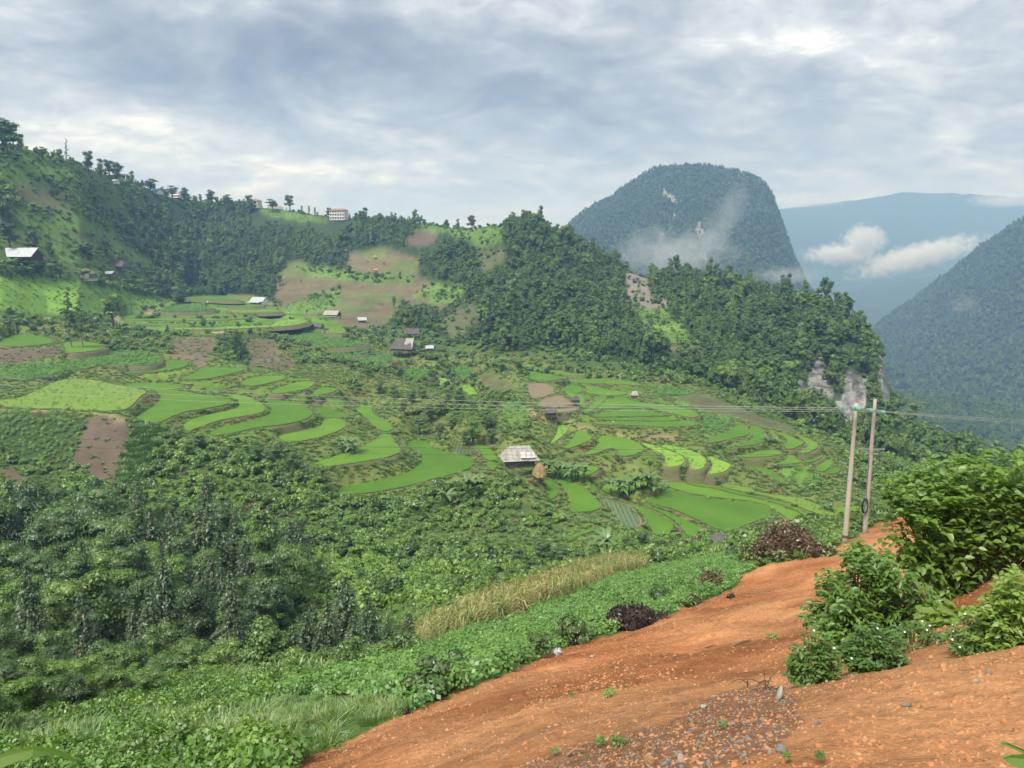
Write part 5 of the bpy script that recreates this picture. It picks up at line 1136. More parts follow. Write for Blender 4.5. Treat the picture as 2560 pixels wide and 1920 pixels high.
# the wood in the gully, lower left
stand('feathery_tree', FEATHER, 8.0, 205, 1212, 100, 'widest spreading blue-green tree at the top of the gully wood', 'tree', wide=1.0)
stand('vine_covered_tree', PILLAR, 6.5, 657, 1272, 92, 'bright green pillar-shaped tree hung with creepers', 'tree', wide=0.95)
stand('round_tree', BROAD[4], 7.0, 652, 1552, 44, 'leafy round tree standing alone by the maize and fir group', 'tree', wide=1.25)
for k, px, top, D in ((1, 50, 1205, 108), (0, -40, 1230, 104), (3, 120, 1290, 92), (1, 290, 1300, 96), (1, 20, 1345, 88), (2, 25, 1446, 74), (2, 98, 1442, 76), (0, 205, 1525, 62), (3, 165, 1395, 82),
                      (0, 282, 1368, 84), (1, 70, 1500, 66), (0, 130, 1570, 54), (4, 300, 1510, 66), (1, 350, 1440, 78), (0, 420, 1450, 78), (4, 480, 1500, 68), (1, 540, 1430, 84), (0, 600, 1440, 82), (2, 560, 1520, 64),
                      (0, 400, 1560, 56), (1, 330, 1590, 50), (4, 250, 1600, 50), (0, 480, 1590, 52), (0, 560, 1600, 48), (1, 20, 1560, 56), (0, -60, 1500, 66), (2, -50, 1400, 82), (0, 700, 1405, 88), (3, 760, 1420, 84), (0, 740, 1340, 106), (2, 690, 1480, 70),
                      (0, 640, 1400, 94), (0, 790, 1390, 96), (3, 860, 1360, 112), (0, 830, 1290, 124), (2, 900, 1420, 90), (0, 960, 1450, 84), (3, 1010, 1440, 88), (0, 780, 1240, 136), (1, 700, 1230, 138), (0, 640, 1200, 142), (3, 560, 1190, 144), (2, 600, 1150, 150), (0, 520, 1160, 148)):
    wt(k, px, top, D)
RW = np.random.RandomState(88); wood_poly = [(-200, 1330), (200, 1330), (460, 1350), (640, 1370), (760, 1420), (760, 1520), (700, 1640), (480, 1690), (250, 1700), (60, 1700), (-200, 1690)]
wx = RW.uniform(-330, 900, 2600); wy = RW.uniform(1300, 1710, 2600); okw = inside(wood_poly, wx, wy); spots = []
for x_, y_ in zip(wx[okw], wy[okw]):
    q = hit(x_, y_, 20)
    if q is None or not (40 < q.y < 125): continue
    if all((q.x - s_.x) ** 2 + (q.y - s_.y) ** 2 > 3.4 ** 2 for s_ in spots): spots.append(q)
    if len(spots) >= 130: break
for q in spots:
    s_ = RW.uniform(0.6, 1.25) * (0.75 if q.y < 58 else 1.0)
    if RW.rand() < (0.5 if q.x > -45 else 0.25) and q.y > 55: place('fir_tree', FIRS[RW.choice([0, 0, 1, 3])], q, RW.uniform(0, 6.28), (s_ * 0.85, s_ * 0.85, s_ * 1.1), 'dark fir with drooping branches in the gully wood', 'fir', 'firs of the gully wood')
    else:
        k = RW.choice([0, 1, 1, 2, 3, 4]); place('broadleaf_tree', BROAD[k], q, RW.uniform(0, 6.28), (s_, s_, s_ * RW.uniform(0.95, 1.25)), WL[k], 'tree', wood_group + ', ' + WL[k].split(' tree')[0])
fl, fg = 'dark fir with drooping branches in the gully wood', 'firs of the gully wood'
for k, px, top, D in ((3, 20, 1195, 112), (0, 431, 1256, 100), (0, 521, 1262, 98), (1, 494, 1270, 98), (0, 361, 1380, 84), (3, 450, 1350, 88), (0, 560, 1330, 92), (1, 330, 1330, 92), (0, 610, 1350, 90), (0, 300, 1410, 80), (3, 545, 1400, 84), (1, 480, 1420, 80), (0, 250, 1330, 92), (3, 150, 1330, 92), (0, 80, 1330, 92)):
    stand('fir_tree', FIRS[k], 8.0, px, top, D, fl, 'fir', fg, wide=RT.uniform(0.85, 1.15))
fl2, fg2 = 'fir with rusty brown dead twigs in the gully wood', 'firs with rusty twigs'
for px, top, D in ((342, 1250, 100), (373, 1268, 98), (583, 1286, 96), (404, 1345, 88), (520, 1380, 84), (410, 1420, 78), (440, 1290, 96)): stand('fir_tree', FIRS[2], 8.0, px, top, D, fl2, 'fir', fg2, wide=0.9)
fl3, fg3 = 'dark fir in the group beside the lower end of the maize strip', 'firs by the maize strip'
for k, px, top, D in ((0, 762, 1530, 47), (1, 816, 1498, 48), (0, 862, 1442, 52), (3, 920, 1488, 50), (0, 970, 1540, 47), (1, 1021, 1530, 46), (0, 880, 1540, 45), (3, 730, 1560, 45), (0, 800, 1560, 44), (2, 780, 1510, 50)): stand('fir_tree', FIRS[k], 8.0, px, top, D, fl3, 'fir', fg3)
bl, bg = 'leafy bush on the near slope under the gully wood', 'bushes on the near slope'
for k, px, top, D in ((2, 72, 1655, 34), (0, 232, 1660, 35), (4, 150, 1690, 31), (2, 20, 1700, 29), (0, 400, 1640, 40), (2, 470, 1680, 34), (4, 330, 1660, 36), (0, 560, 1670, 34), (0, 0, 1630, 38), (3, 190, 1730, 26), (1, 120, 1620, 42), (0, 300, 1610, 44), (1, 450, 1610, 46), (4, 540, 1620, 42)):
    stand('bush', BROAD[k], 7.0, px, top, D, bl, 'bush', bg, wide=1.3)
nl, ng = 'large bush in the lower corner thicket at the foot of the gully wood', 'bushes of the corner thicket'
for k, px, base, hp in ((2, 45, 1815, 150), (0, 115, 1800, 140), (4, -10, 1845, 160), (1, 175, 1785, 125), (0, 235, 1772, 115), (4, 305, 1758, 105), (1, 60, 1760, 140), (2, 140, 1750, 130), (0, 375, 1745, 95), (4, -60, 1800, 150), (1, 10, 1770, 140), (3, 90, 1850, 80), (0, 220, 1735, 120)):
    q = hit(px, base, 6)
    if q: s_ = hp * q.y / FPX / 7.0; place('bush', BROAD[k], q - Vector((0, 0, 0.1)), RT.uniform(0, 6.28), (s_ * 1.35, s_ * 1.35, s_), nl, 'bush', ng)
# gully in the middle and the dark grove behind the spur
gl, gg = 'dark tree of the grove in the fold behind the spur', 'grove behind the spur'
for k, px, top, D in ((1, 1056, 970, 228), (1, 1030, 985, 225), (1, 1149, 976, 222), (1, 1120, 985, 220), (1, 1100, 1000, 215), (3, 1075, 1012, 212), (1, 986, 990, 235), (3, 1010, 1020, 215), (3, 1050, 1040, 205), (1, 1130, 1040, 204), (3, 1100, 1060, 198), (3, 1219, 1058, 198), (3, 1230, 1080, 190), (1, 950, 985, 240), (3, 1165, 1075, 192), (0, 960, 940, 262), (0, 920, 950, 255), (0, 880, 930, 268), (3, 1000, 930, 268)):
    stand('grove_tree', BROAD[k], 7.0, px, top, D, gl, 'tree', gg, wide=1.15, hmin=4)
stand('round_tree', BROAD[2], 7.0, 1184, 1040, 190, 'light green round tree in front of the dark grove', 'tree', wide=1.2, hmin=5)
stand('round_tree', SMALL[0], 5.0, 1297, 936, 288, 'small dark round tree alone above the bare stubble terraces', 'tree', wide=1.2, hmin=5)
stand('bush', BROAD[2], 7.0, 1322, 1112, 172, 'bright bush behind the grey-roofed log hut', 'bush', wide=1.2, hmin=3)
ml, mg = 'bush in the damp gully above the maize strip', 'bushes of the damp gully'
for k, px, top, D in ((1, 1608, 1325, 106), (1, 1570, 1340, 104), (3, 1355, 1352, 104), (3, 1400, 1365, 100), (3, 1452, 1378, 95), (3, 1330, 1400, 94), (0, 1280, 1420, 90), (1, 1660, 1355, 100), (0, 1700, 1365, 98), (0, 1740, 1372, 92), (0, 1220, 1430, 90), (2, 1150, 1450, 84), (0, 1060, 1440, 90), (0, 1380, 1420, 88), (3, 1300, 1370, 104)):
    stand('bush', BROAD[k], 7.0, px, top, D, ml, 'bush', mg, wide=1.25, hmin=2)
sl, sg = 'bush on the steep green side of the spur below the paddies', 'bushes on the side of the spur'
for k, px, top, D in ((1, 440, 1064, 158), (2, 470, 1098, 154), (3, 500, 1085, 157), (1, 684, 1092, 152), (0, 640, 1110, 152), (0, 560, 1120, 154), (3, 740, 1130, 152), (0, 800, 1150, 150), (2, 860, 1250, 140), (0, 920, 1270, 139), (2, 1000, 1290, 137), (3, 1060, 1280, 139), (0, 1120, 1280, 140), (1, 1160, 1240, 146), (0, 700, 1150, 149), (2, 600, 1130, 152), (0, 950, 1330, 130), (0, 1050, 1340, 130), (2, 890, 1310, 132)):
    stand('bush', BROAD[k], 7.0, px, top, D, sl, 'bush', sg, wide=1.3, hmin=1.6, hmax=5)
# trees out in the open
stand('slim_tree', SLIM[0], 17.0, 168, 722, 272, 'slim tall tree with pale trunk, nearer the picture edge of two', 'tree')
stand('slim_tree', SLIM[1], 17.0, 197, 722, 270, 'slim tall tree with pale trunk, nearer the valley of two', 'tree')
stand('field_tree', SMALL[2], 5.0, 278, 734, 330, 'small dark tree at the lower rim of the bright sloping field', 'tree')
stand('pine_tree', FIRS[3], 8.0, 590, 822, 298, 'dark layered pine in front of the brown cut bank', 'pine', wide=1.4)
stand('slim_tree', SLIM[1], 17.0, 634, 824, 296, 'thin sparse tree beside the dark pine at the cut bank', 'tree', wide=0.7)
ol, og = 'small tree standing on the brown hillside field', 'trees on the brown hillside field'
for k, px, top in ((1, 867, 628), (0, 873, 668), (2, 943, 682), (0, 700, 690), (1, 985, 745)): 
    q = hit(px, top + 26, 380)
    if q: place('field_tree', SMALL[k], q, RT.uniform(0, 6), 26 * q.y / FPX / 5.0 * 1.15, ol, 'tree', og)
def on_hill(name, pr, h0, px, base, hpx, label, cat, group=None, wide=1.0, dmin=250):
    q = hit(px, base, dmin)
    if q is None: return
    s_ = hpx * q.y / FPX / h0; return place(name, pr, q - Vector((0, 0, 0.2)), RT.uniform(0, 6.28), (s_ * wide, s_ * wide, s_), label, cat, group)
for i, (px, base, hp, w, lab) in enumerate(((18, 560, 90, 1.1, 'big dark tree at the picture edge on the steep green hill'), (25, 632, 75, 1.0, 'dark tree just above the silver-roofed farmhouse'), (87, 640, 62, 0.9, 'upright dark tree beside the silver-roofed farmhouse'), (122, 642, 36, 1.1, 'round bush-like tree at the gable of the farmhouse'), (221, 648, 44, 1.5, 'broad dome-shaped dark tree on the slope above the barn'), (268, 640, 40, 0.9, 'smaller dark tree next to the dome-shaped one'))):
    on_hill('hill_tree', SMALL[0], 5.0, px, base, hp, lab, 'tree', None, w)
ftl, ftg = 'bush in the leafy belt along the top of the bright sloping field', 'bushes along the top of the sloping field'
for i, (px, base, hp) in enumerate(((5, 690, 30), (30, 694, 32), (55, 692, 28), (80, 694, 32), (105, 692, 30), (130, 694, 36), (150, 697, 30), (172, 700, 22), (330, 728, 30), (352, 732, 32), (374, 737, 30), (396, 742, 34), (418, 748, 36), (440, 752, 34), (455, 762, 26), (310, 722, 26), (250, 712, 22))):
    on_hill('bush', SMALL[i % 2], 5.0, px, base, hp, ftl, 'bush', ftg, 1.5)
kl, kg = 'dark tree on the skyline of the long ridge', 'skyline trees of the ridge'
def sky(pr, h0, px, top, label=kl, group=kg, wide=1.0, D=None, name='ridge_tree'):
    j = int(np.argmin(np.abs(AG - ray(px, top)[0]))); k = np.argmax(np.where(DG < 860, ZG[:, j] / DG, -9)); d = D or DG[k] * 0.985
    return stand(name, pr, h0, px, top, d, label, 'tree', group, wide, hmin=4, hmax=22)
for k, px, top, w in ((0, 8, 300, 1.5), (1, 50, 336, 1), (0, 30, 320, 1), (2, 105, 366, 1.2), (0, 146, 373, 1), (0, 218, 378, 0.8), (1, 249, 398, 1), (0, 270, 400, 1), (0, 288, 408, 1.1), (1, 329, 428, 1), (2, 428, 463, 1.3), (0, 459, 470, 1.2), (0, 525, 476, 1.2), (2, 564, 486, 1.2), (1, 500, 486, 1), (0, 622, 488, 1.0),
                      (1, 754, 515, 0.7), (1, 772, 515, 0.7), (1, 787, 519, 0.7), (0, 820, 520, 0.8), (1, 912, 520, 1), (0, 947, 535, 1), (0, 970, 540, 1), (1, 900, 528, 1), (0, 1313, 525, 0.8), (0, 1180, 539, 1), (1, 1145, 548, 0.8), (0, 1010, 545, 1), (0, 1060, 548, 1)):
    sky(SMALL[k], 5.0, px, top, wide=w)
sky(SLIM[1], 17.0, 164, 347, 'tall thin tree rising above the ridge at its steep end', None, 0.8)
sky(SMALL[2], 5.0, 373, 446, 'flat-topped tree on the ridge beside the blue roof', None, 1.8)
sky(SMALL[2], 5.0, 680, 497, 'open-crowned tree behind the low pink wall on the ridge', None, 1.4)
sky(SMALL[0], 5.0, 723, 488, 'large dark tree between the white walls on the ridge', None, 1.0)
# bananas
def bananas(spots, label, group, hm=3.4):
    if hm == 4:
        for i, (px, top, D) in enumerate(spots): on_hill('banana_plant', BAN[i % 3], 3.4, px, top + 30, 32, label, 'banana plant', group, 1.15)
        return
    for i, (px, top, D) in enumerate(spots): stand('banana_plant', BAN[i % 3], 3.4, px, top, D, label, 'banana plant', group, wide=RT.uniform(0.85, 1.1), hmin=2.3, hmax=5.0)
bananas([(870, 1052, 172), (855, 1062, 171), (885, 1066, 170)], 'banana plant in the clump on the bank above the two paddies', 'bananas on the paddy bank')
stand('banana_plant', BAN[0], 3.4, 1169, 1166, 151, 'largest banana plant at the tip of the curved paddy', 'banana plant', hmin=3.6)
stand('banana_plant', BAN[2], 3.4, 1114, 1206, 147, 'spreading banana plant just under the rim of the curved paddy', 'banana plant', hmin=3.6, wide=1.2)
bananas([(1033, 1257, 143), (975, 1272, 141), (951, 1315, 134)], 'small banana plant among the bushes on the side of the spur', 'bananas on the side of the spur')
bananas([(1519, 1310, 109), (1523, 1370, 100), (1500, 1330, 106)], 'banana plant in the damp gully behind the maize strip', 'bananas in the damp gully')
bananas([(1358, 1138, 166), (1372, 1134, 166), (1386, 1140, 165), (1400, 1136, 165), (1415, 1142, 164), (1430, 1140, 164), (1446, 1134, 164), (1462, 1144, 163), (1392, 1150, 163), (1440, 1152, 162)], 'banana plant in the row beside the grey-roofed log hut', 'bananas beside the log hut')
bananas([(1528, 1170, 161), (1545, 1168, 161), (1560, 1164, 161), (1574, 1166, 160), (1590, 1164, 160), (1604, 1168, 160), (1620, 1166, 160), (1638, 1172, 159), (1550, 1178, 159)], 'banana plant in the long row below the bright yellow-green terraces', 'bananas below the bright terraces')
bananas([(1275, 984, 226), (1288, 978, 226), (1300, 982, 225), (1313, 988, 225)], 'banana plant beside the bare stubble terraces', 'bananas beside the stubble')
bananas([(1915, 1082, 192), (1928, 1088, 191), (1940, 1094, 190), (1922, 1096, 190)], 'banana plant in the clump between the stepped paddies', 'bananas between the stepped paddies')
bananas([(2062, 1254, 148), (2078, 1258, 148)], 'banana plant at the far rim of the valley paddies near the poles', 'bananas near the poles')
bananas([(8, 642, 338), (30, 638, 338), (52, 644, 338), (74, 650, 338), (96, 655, 338), (18, 655, 334), (62, 660, 334)], 'banana plant in front of the silver-roofed farmhouse', 'bananas by the silver roof', 4)
bananas([(232, 672, 372), (248, 684, 370), (262, 690, 370), (280, 694, 372), (205, 668, 375)], 'banana plant beside the dark-roofed barn', 'bananas by the barn', 4)
bananas([(318, 702, 385), (334, 708, 386), (350, 706, 388), (366, 712, 390), (384, 716, 392), (300, 704, 382)], 'banana plant along the top of the bright sloping field', 'bananas above the sloping field', 4)
bananas([(1055, 888, 338), (1070, 880, 340), (1135, 876, 345), (1120, 884, 342), (1080, 896, 332)], 'banana plant on the slope just below the stilt house', 'bananas by the stilt house')
bananas([(900, 946, 252)], 'single bright banana plant on the shrubby slope', None)
# ------------------------------------------------------------------ houses, huts, poles, wires
WOOD = plain_mat('weathered_wood', [(0.075, 0.062, 0.050), (0.14, 0.118, 0.095), (0.21, 0.185, 0.155)], scale=3, stretch=(1, 1, 0.3))
WOOD_D = plain_mat('dark_timber', [(0.035, 0.028, 0.023), (0.065, 0.052, 0.042), (0.10, 0.082, 0.066)], scale=3, stretch=(1, 1, 0.3))
WOOD_O = plain_mat('raw_planks', [(0.26, 0.135, 0.055), (0.34, 0.19, 0.085)], scale=3)
FIBRE = plain_mat('fibre_cement', [(0.24, 0.225, 0.20), (0.37, 0.355, 0.325), (0.47, 0.455, 0.42)], scale=1.2, bump=0.4, bump_d=0.03)
FIBRE_D = plain_mat('dark_fibre_roof', [(0.075, 0.068, 0.066), (0.12, 0.108, 0.102), (0.155, 0.14, 0.13)], scale=1.0)
TIN = plain_mat('tin_sheet', [(0.40, 0.43, 0.47), (0.52, 0.55, 0.59), (0.33, 0.33, 0.34)], scale=0.6, rough=0.5, metallic=0.2)
WHITE = plain_mat('white_plaster', [(0.66, 0.66, 0.64), (0.76, 0.76, 0.74)], scale=1.0, bump=0.1)
CREAM = plain_mat('cream_plaster', [(0.66, 0.62, 0.44), (0.72, 0.69, 0.50)], scale=1.0, bump=0.1)
PINK = plain_mat('pink_plaster', [(0.58, 0.46, 0.42), (0.66, 0.54, 0.50)], scale=1.0, bump=0.1)
REDROOF = plain_mat('red_roof', [(0.34, 0.13, 0.10), (0.42, 0.18, 0.145)], scale=2.0)
BLUEROOF = plain_mat('blue_sheet', [(0.10, 0.25, 0.42), (0.14, 0.32, 0.50)], scale=2.0, rough=0.5)
BLUEWALL = plain_mat('blue_wall', [(0.09, 0.13, 0.34), (0.13, 0.18, 0.42)], scale=2.0)
GLASS = plain_mat('dark_window', [(0.04, 0.05, 0.06), (0.07, 0.08, 0.09)], scale=1.0, rough=0.2, bump=0)
LOGS = plain_mat('stacked_logs', [(0.07, 0.058, 0.05), (0.16, 0.135, 0.115), (0.25, 0.22, 0.19)], scale=4, stretch=(0.2, 1, 1))
CONC = plain_mat('pole_concrete', [(0.30, 0.285, 0.245), (0.42, 0.40, 0.345), (0.50, 0.48, 0.42)], scale=1.6, stretch=(1, 1, 0.15), bump=0.2, bump_d=0.01)
STEEL = plain_mat('galvanised_steel', [(0.34, 0.36, 0.38), (0.46, 0.48, 0.50)], scale=4, rough=0.45, metallic=0.5, bump=0)
RUST = plain_mat('rusty_band', [(0.10, 0.05, 0.03), (0.20, 0.10, 0.055)], scale=10, bump=0.2, bump_d=0.005)
WIRE = plain_mat('aluminium_wire', [(0.34, 0.36, 0.36), (0.44, 0.46, 0.46)], scale=4, rough=0.4, bump=0)
CABLE = plain_mat('black_cable', [(0.018, 0.018, 0.020), (0.032, 0.032, 0.034)], scale=4, rough=0.5, bump=0)
INSUL = plain_mat('green_glass_insulator', [(0.10, 0.36, 0.26), (0.26, 0.58, 0.44)], scale=8, rough=0.12, bump=0, spec=0.7)
STRAW = plain_mat('straw', [(0.22, 0.155, 0.065), (0.36, 0.265, 0.125), (0.46, 0.35, 0.18)], scale=5, stretch=(1, 1, 0.25), bump=0.8, bump_d=0.1)
def gable(par, w, l, wall_h, rise, over, roofmat, wallmat, plank=None, z0=0.0, sheets=5, th=0.06, hip=0.0, walls=True, gapz=0.0):
    """walls and a two-sided roof of separate sheets; ridge along local x (length l), width w along y"""
    if walls:
        if plank:
            for sy in (-1, 1):
                n = max(4, int(l / plank))
                for i in range(n): b = MB(); b.box((-l / 2 + (i + 0.5) * l / n, sy * w / 2, z0 + wall_h / 2), (l / n * 0.94, 0.05, wall_h)); b.build('plank', wallmat, par)
            for sx in (-1, 1):
                n = max(4, int(w / plank))
                for i in range(n):
                    y = -w / 2 + (i + 0.5) * w / n; hh = wall_h + rise * (1 - abs(y) / (w / 2)) * 0.9 - (0.02 if hip == 0 else rise * 0.7 * (1 - abs(y) / (w / 2)))
                    b = MB(); b.box((sx * l / 2, y, z0 + hh / 2), (0.05, w / n * 0.94, hh)); b.build('plank', wallmat, par)
        else:
            b = MB(); b.put([(-l / 2, -w / 2, z0), (l / 2, -w / 2, z0), (l / 2, w / 2, z0), (-l / 2, w / 2, z0), (-l / 2, -w / 2, z0 + wall_h), (l / 2, -w / 2, z0 + wall_h), (l / 2, w / 2, z0 + wall_h), (-l / 2, w / 2, z0 + wall_h), (-l / 2, 0, z0 + wall_h + rise * 0.93), (l / 2, 0, z0 + wall_h + rise * 0.93)],
                          [(0, 1, 5, 4), (2, 3, 7, 6), (1, 2, 6, 9, 5), (3, 0, 4, 8, 7), (0, 3, 2, 1)]); b.build('wall', wallmat, par)
    zr = z0 + wall_h + rise + 0.05; ze = z0 + wall_h - over * rise / (w / 2) + 0.05; L = l / 2 + over; Wd = w / 2 + over
    rj = random.Random(int(w * 100 + l * 37))
    for sy in (-1, 1):
        for i in range(sheets):
            x0 = -L + 2 * L * i / sheets; x1 = -L + 2 * L * (i + 1) / sheets - 0.03; dz = rj.uniform(-0.03, 0.03); ex = rj.uniform(-0.08, 0.08)
            r0 = max(x0, -L + hip); r1 = min(x1, L - hip)
            if r1 <= r0: r0 = r1 = min(max((x0 + x1) / 2, -L + hip), L - hip); r1 += 0.02
            q = [(x0, sy * (Wd + ex), ze + dz), (x1, sy * (Wd + ex), ze + dz), (r1, sy * 0.02, zr + dz), (r0, sy * 0.02, zr + dz)]
            if sy > 0: q = q[::-1]
            b = MB(); b.slab(q, th); b.build('roof_sheet', roofmat, par)
    if hip:
        for sx in (-1, 1):
            q = [(sx * L, -Wd, ze), (sx * L, Wd, ze), (sx * (L - hip), 0.01, zr), (sx * (L - hip), -0.01, zr)]
            b = MB(); b.slab(q if sx > 0 else q[::-1], th); b.build('roof_sheet', roofmat, par)
def posts(par, w, l, h, mat, nx=3, ny=2, r=0.09, z0=0.0):
    for i in range(nx):
        for j in range(ny): b = MB(); b.tube([(-l / 2 + l * i / (nx - 1), -w / 2 + w * j / (ny - 1), z0 - 0.8), (-l / 2 + l * i / (nx - 1), -w / 2 + w * j / (ny - 1), z0 + h)], r, 6); b.build('post', mat, par)
def site(name, px, prow, D, rz, label, cat, group=None, sink=0.1):
    p = at(px, prow, D)
    if D > 300 and not (330 < D < 350):
        q = hit(px, prow, D * 0.8)
        if q is None or q.y > D * 1.25:       # above the land: stand on the crest
            j = int(np.argmin(np.abs(AG - ray(px, prow)[0]))); k = int(np.argmax(np.where((DG < 860) & (DG > D * 0.75), ZG[:, j] / DG, -9))); q = Vector((XX[k, j], YY[k, j], ZG[k, j]))
        p = q
    g = float(ground(np.array(p.x), np.array(p.y))); return empty(name, (p.x, p.y, (max(g, p.z - 0.3) if g < p.z + 2.5 else p.z)), R(rz), label=label, cat=cat, group=group)
PATCH = plain_mat('pale_patch', [(0.36, 0.35, 0.34), (0.58, 0.57, 0.56), (0.46, 0.36, 0.33)], scale=2.5)
# the log hut with the grey roof
h_ = site('log_hut', 1298, 1160, 161, 10, 'log-walled hut under a patched grey sheet roof by the haystack', 'hut')
gable(h_, 4.6, 6.4, 2.2, 2.0, 0.7, FIBRE, WOOD, None, sheets=7, hip=1.8, walls=False)
for k in range(11):
    for sy in (-1, 1): b = MB(); b.tube([(-2.9, sy * 2.1, 0.1 + k * 0.2), (2.9 + 0.15 * (k % 2), sy * 2.1 + 0.03 * (k % 3), 0.1 + k * 0.2)], 0.095, 6); b.build('log', LOGS, h_)
    for sx in (-1, 1): b = MB(); b.tube([(sx * 2.8, -2.2, 0.2 + k * 0.2), (sx * 2.8, 2.2, 0.2 + k * 0.2)], 0.095, 6); b.build('log', LOGS, h_)
posts(h_, 5.0, 6.6, 2.2, WOOD, 3, 2)
for x0, x1, y0, y1 in ((-0.2, 1.0, -2.9, -1.6), (1.05, 2.1, -2.95, -1.7), (2.15, 2.9, -2.9, -1.9)):
    zf = lambda y: 2.25 + (y + 3.0) * (2.0 / 2.3) * 0.9 - 0.05
    b = MB(); b.slab([(x0, y0, zf(y0)), (x1, y0, zf(y0)), (x1 - 0.1, y1, zf(y1)), (x0 + 0.1, y1, zf(y1))], 0.03); b.build('roof_patch', PATCH, h_, label='pale tin patch on the roof')
# haystack
hs = site('haystack', 1349, 1186, 152, 0, 'round straw haystack with a slumped front by the log hut', 'haystack'); hs.scale = (0.82, 0.82, 0.85)
g = np.random.RandomState(3); V = []; F = []; nu, nv = 18, 12
for i in range(nv + 1):
    f = i / nv; rr = 1.75 * (1 - f ** 1.7) ** 0.62 * (1 if f > 0.08 else 0.96) + 0.03
    for j in range(nu): a = 6.283 * j / nu; q = rr * (1 + g.uniform(-0.09, 0.09)); V.append((q * math.cos(a), q * math.sin(a), 3.1 * f + g.uniform(-0.06, 0.06)))
for i in range(nv):
    for j in range(nu): F.append((i * nu + j, i * nu + (j + 1) % nu, (i + 1) * nu + (j + 1) % nu, (i + 1) * nu + j))
add('stack', V, F, STRAW, hs, smooth=True)
B_ = blades(g, 900, 0.55, 2.0, 0.02, lean=1.2, seg=2); vv = B_[0]; th = g.uniform(0, 6.28, 900); fz = g.uniform(0.02, 0.95, 900); rr = 1.75 * (1 - fz ** 1.7) ** 0.62
vv = vv.reshape(900, 6, 3); vv = vv - vv[:, :1]; vv[..., 2] *= -0.8; vv = vv + np.stack([rr * np.cos(th), rr * np.sin(th), 3.1 * fz + 0.1], 1)[:, None]
add('loose_straw', vv.reshape(-1, 3), B_[1], L_DRY, hs)
for sx, sc_h in ((-0.35, 1.0), (0.55, 0.8)):
    V2 = []
    for i in range(8):
        f = i / 7; rr = 0.62 * sc_h * math.cos(f * 1.45) ** 0.6
        for j in range(10): a = 6.283 * j / 10; V2.append((sx + rr * math.cos(a) * (1 + g.uniform(-.1, .1)), -1.55 + rr * math.sin(a), 1.15 * sc_h * f))
    add('straw_heap', V2, [(i * 10 + j, i * 10 + (j + 1) % 10, (i + 1) * 10 + (j + 1) % 10, (i + 1) * 10 + j) for i in range(7) for j in range(10)], STRAW, hs, smooth=True)
# stilt house
s_h = site('stilt_house', 1010, 884, 345, -18, 'dark timber house on stilts with one pale roof side', 'house')
posts(s_h, 6.4, 9.6, 2.0, WOOD, 5, 3, 0.13)
gable(s_h, 6.4, 9.6, 1.7, 3.4, 1.0, FIBRE_D, WOOD_D, 0.6, z0=1.9, sheets=8, hip=2.6)
b = MB(); b.box((0, 0, 1.85), (10, 6.8, 0.16)); b.build('floor_deck', WOOD, s_h)
for i in range(6): b = MB(); b.slab([(1.2 + i * 0.75, -3.9, 2.75), (1.9 + i * 0.75, -3.9, 2.75), (1.9 + i * 0.62, -0.05, 7.22), (1.3 + i * 0.62, -0.05, 7.22)], 0.05); b.build('roof_sheet', FIBRE, s_h)
b = MB(); b.box((0, -4.4, 1.9), (8.2, 1.9, 0.12)); b.build('veranda', WOOD, s_h)
b = MB(); b.tube([(-4.1, -5.3, 2.9), (4.1, -5.3, 2.9)], 0.06, 5); b.build('railing', WOOD, s_h)
for i in range(6): b = MB(); b.tube([(-4.1 + i * 1.64, -5.3, -0.8), (-4.1 + i * 1.64, -5.3, 2.9)], 0.07, 5); b.build('post', WOOD, s_h)
def small_hut(px, row, D, rz, w, l, hw, rise, label, roofm=FIBRE_D, wallm=WOOD, stilt=0.0, hip=0.0, name='field_hut', cat='hut', plank=0.5, over=0.5):
    t = site(name, px, row, D, rz, label, cat)
    if stilt: posts(t, w, l, stilt + 0.1, WOOD, 3, 2, 0.09); b = MB(); b.box((0, 0, stilt), (l + 0.4, w + 0.4, 0.12)); b.build('floor_deck', WOOD, t)
    gable(t, w, l, hw, rise, over, roofm, wallm, plank, z0=stilt + (0.06 if stilt else 0), sheets=5, hip=hip); 
    return t
small_hut(1439, 1003, 226, 5, 1.7, 2.0, 1.0, 0.8, 'low hut with dark roof among the fan-shaped paddies', hip=0.5, over=0.3)
small_hut(1586, 992, 250, 8, 1.6, 1.8, 1.2, 0.9, 'tiny grey hut at the upper rim of the fan-shaped paddies', hip=0.5, over=0.3, roofm=FIBRE)
small_hut(1377, 1044, 208, 4, 2.0, 2.7, 1.1, 0.8, 'grey field hut on stilts at the foot of the stubble terraces', stilt=1.0, hip=0.6)
small_hut(795, 826, 372, -12, 3.6, 4.6, 2.2, 1.5, 'raw orange plank hut above the bright bean terraces', wallm=WOOD_O, roofm=FIBRE_D)
small_hut(831, 792, 432, -15, 5, 8, 1.6, 2.0, 'long grey roof showing over the rim of the high shelf', roofm=FIBRE)
small_hut(905, 806, 410, 20, 3, 4, 1.6, 1.2, 'small white-edged roof among bushes above the stilt house', roofm=TIN)
t = small_hut(649, 762, 470, -24, 6, 9.5, 2.4, 2.4, 'white house with split tin roof at the end of the high terraces', roofm=TIN, wallm=WHITE, plank=None)
b = MB(); b.slab([(-5.6, -5.6, 1.6), (4.0, -5.6, 1.6), (4.8, -3.2, 2.3), (-5.2, -3.2, 2.3)], 0.06); b.build('porch_roof', TIN, t)
b = MB(); b.box((-1, -3.05, 1.05), (1.8, 0.1, 1.9)); b.build('door', WOOD_D, t)
t = small_hut(1028, 842, 385, 15, 5, 7, 2.0, 2.2, 'dark roof peeping out behind the stilt house', roofm=FIBRE_D)
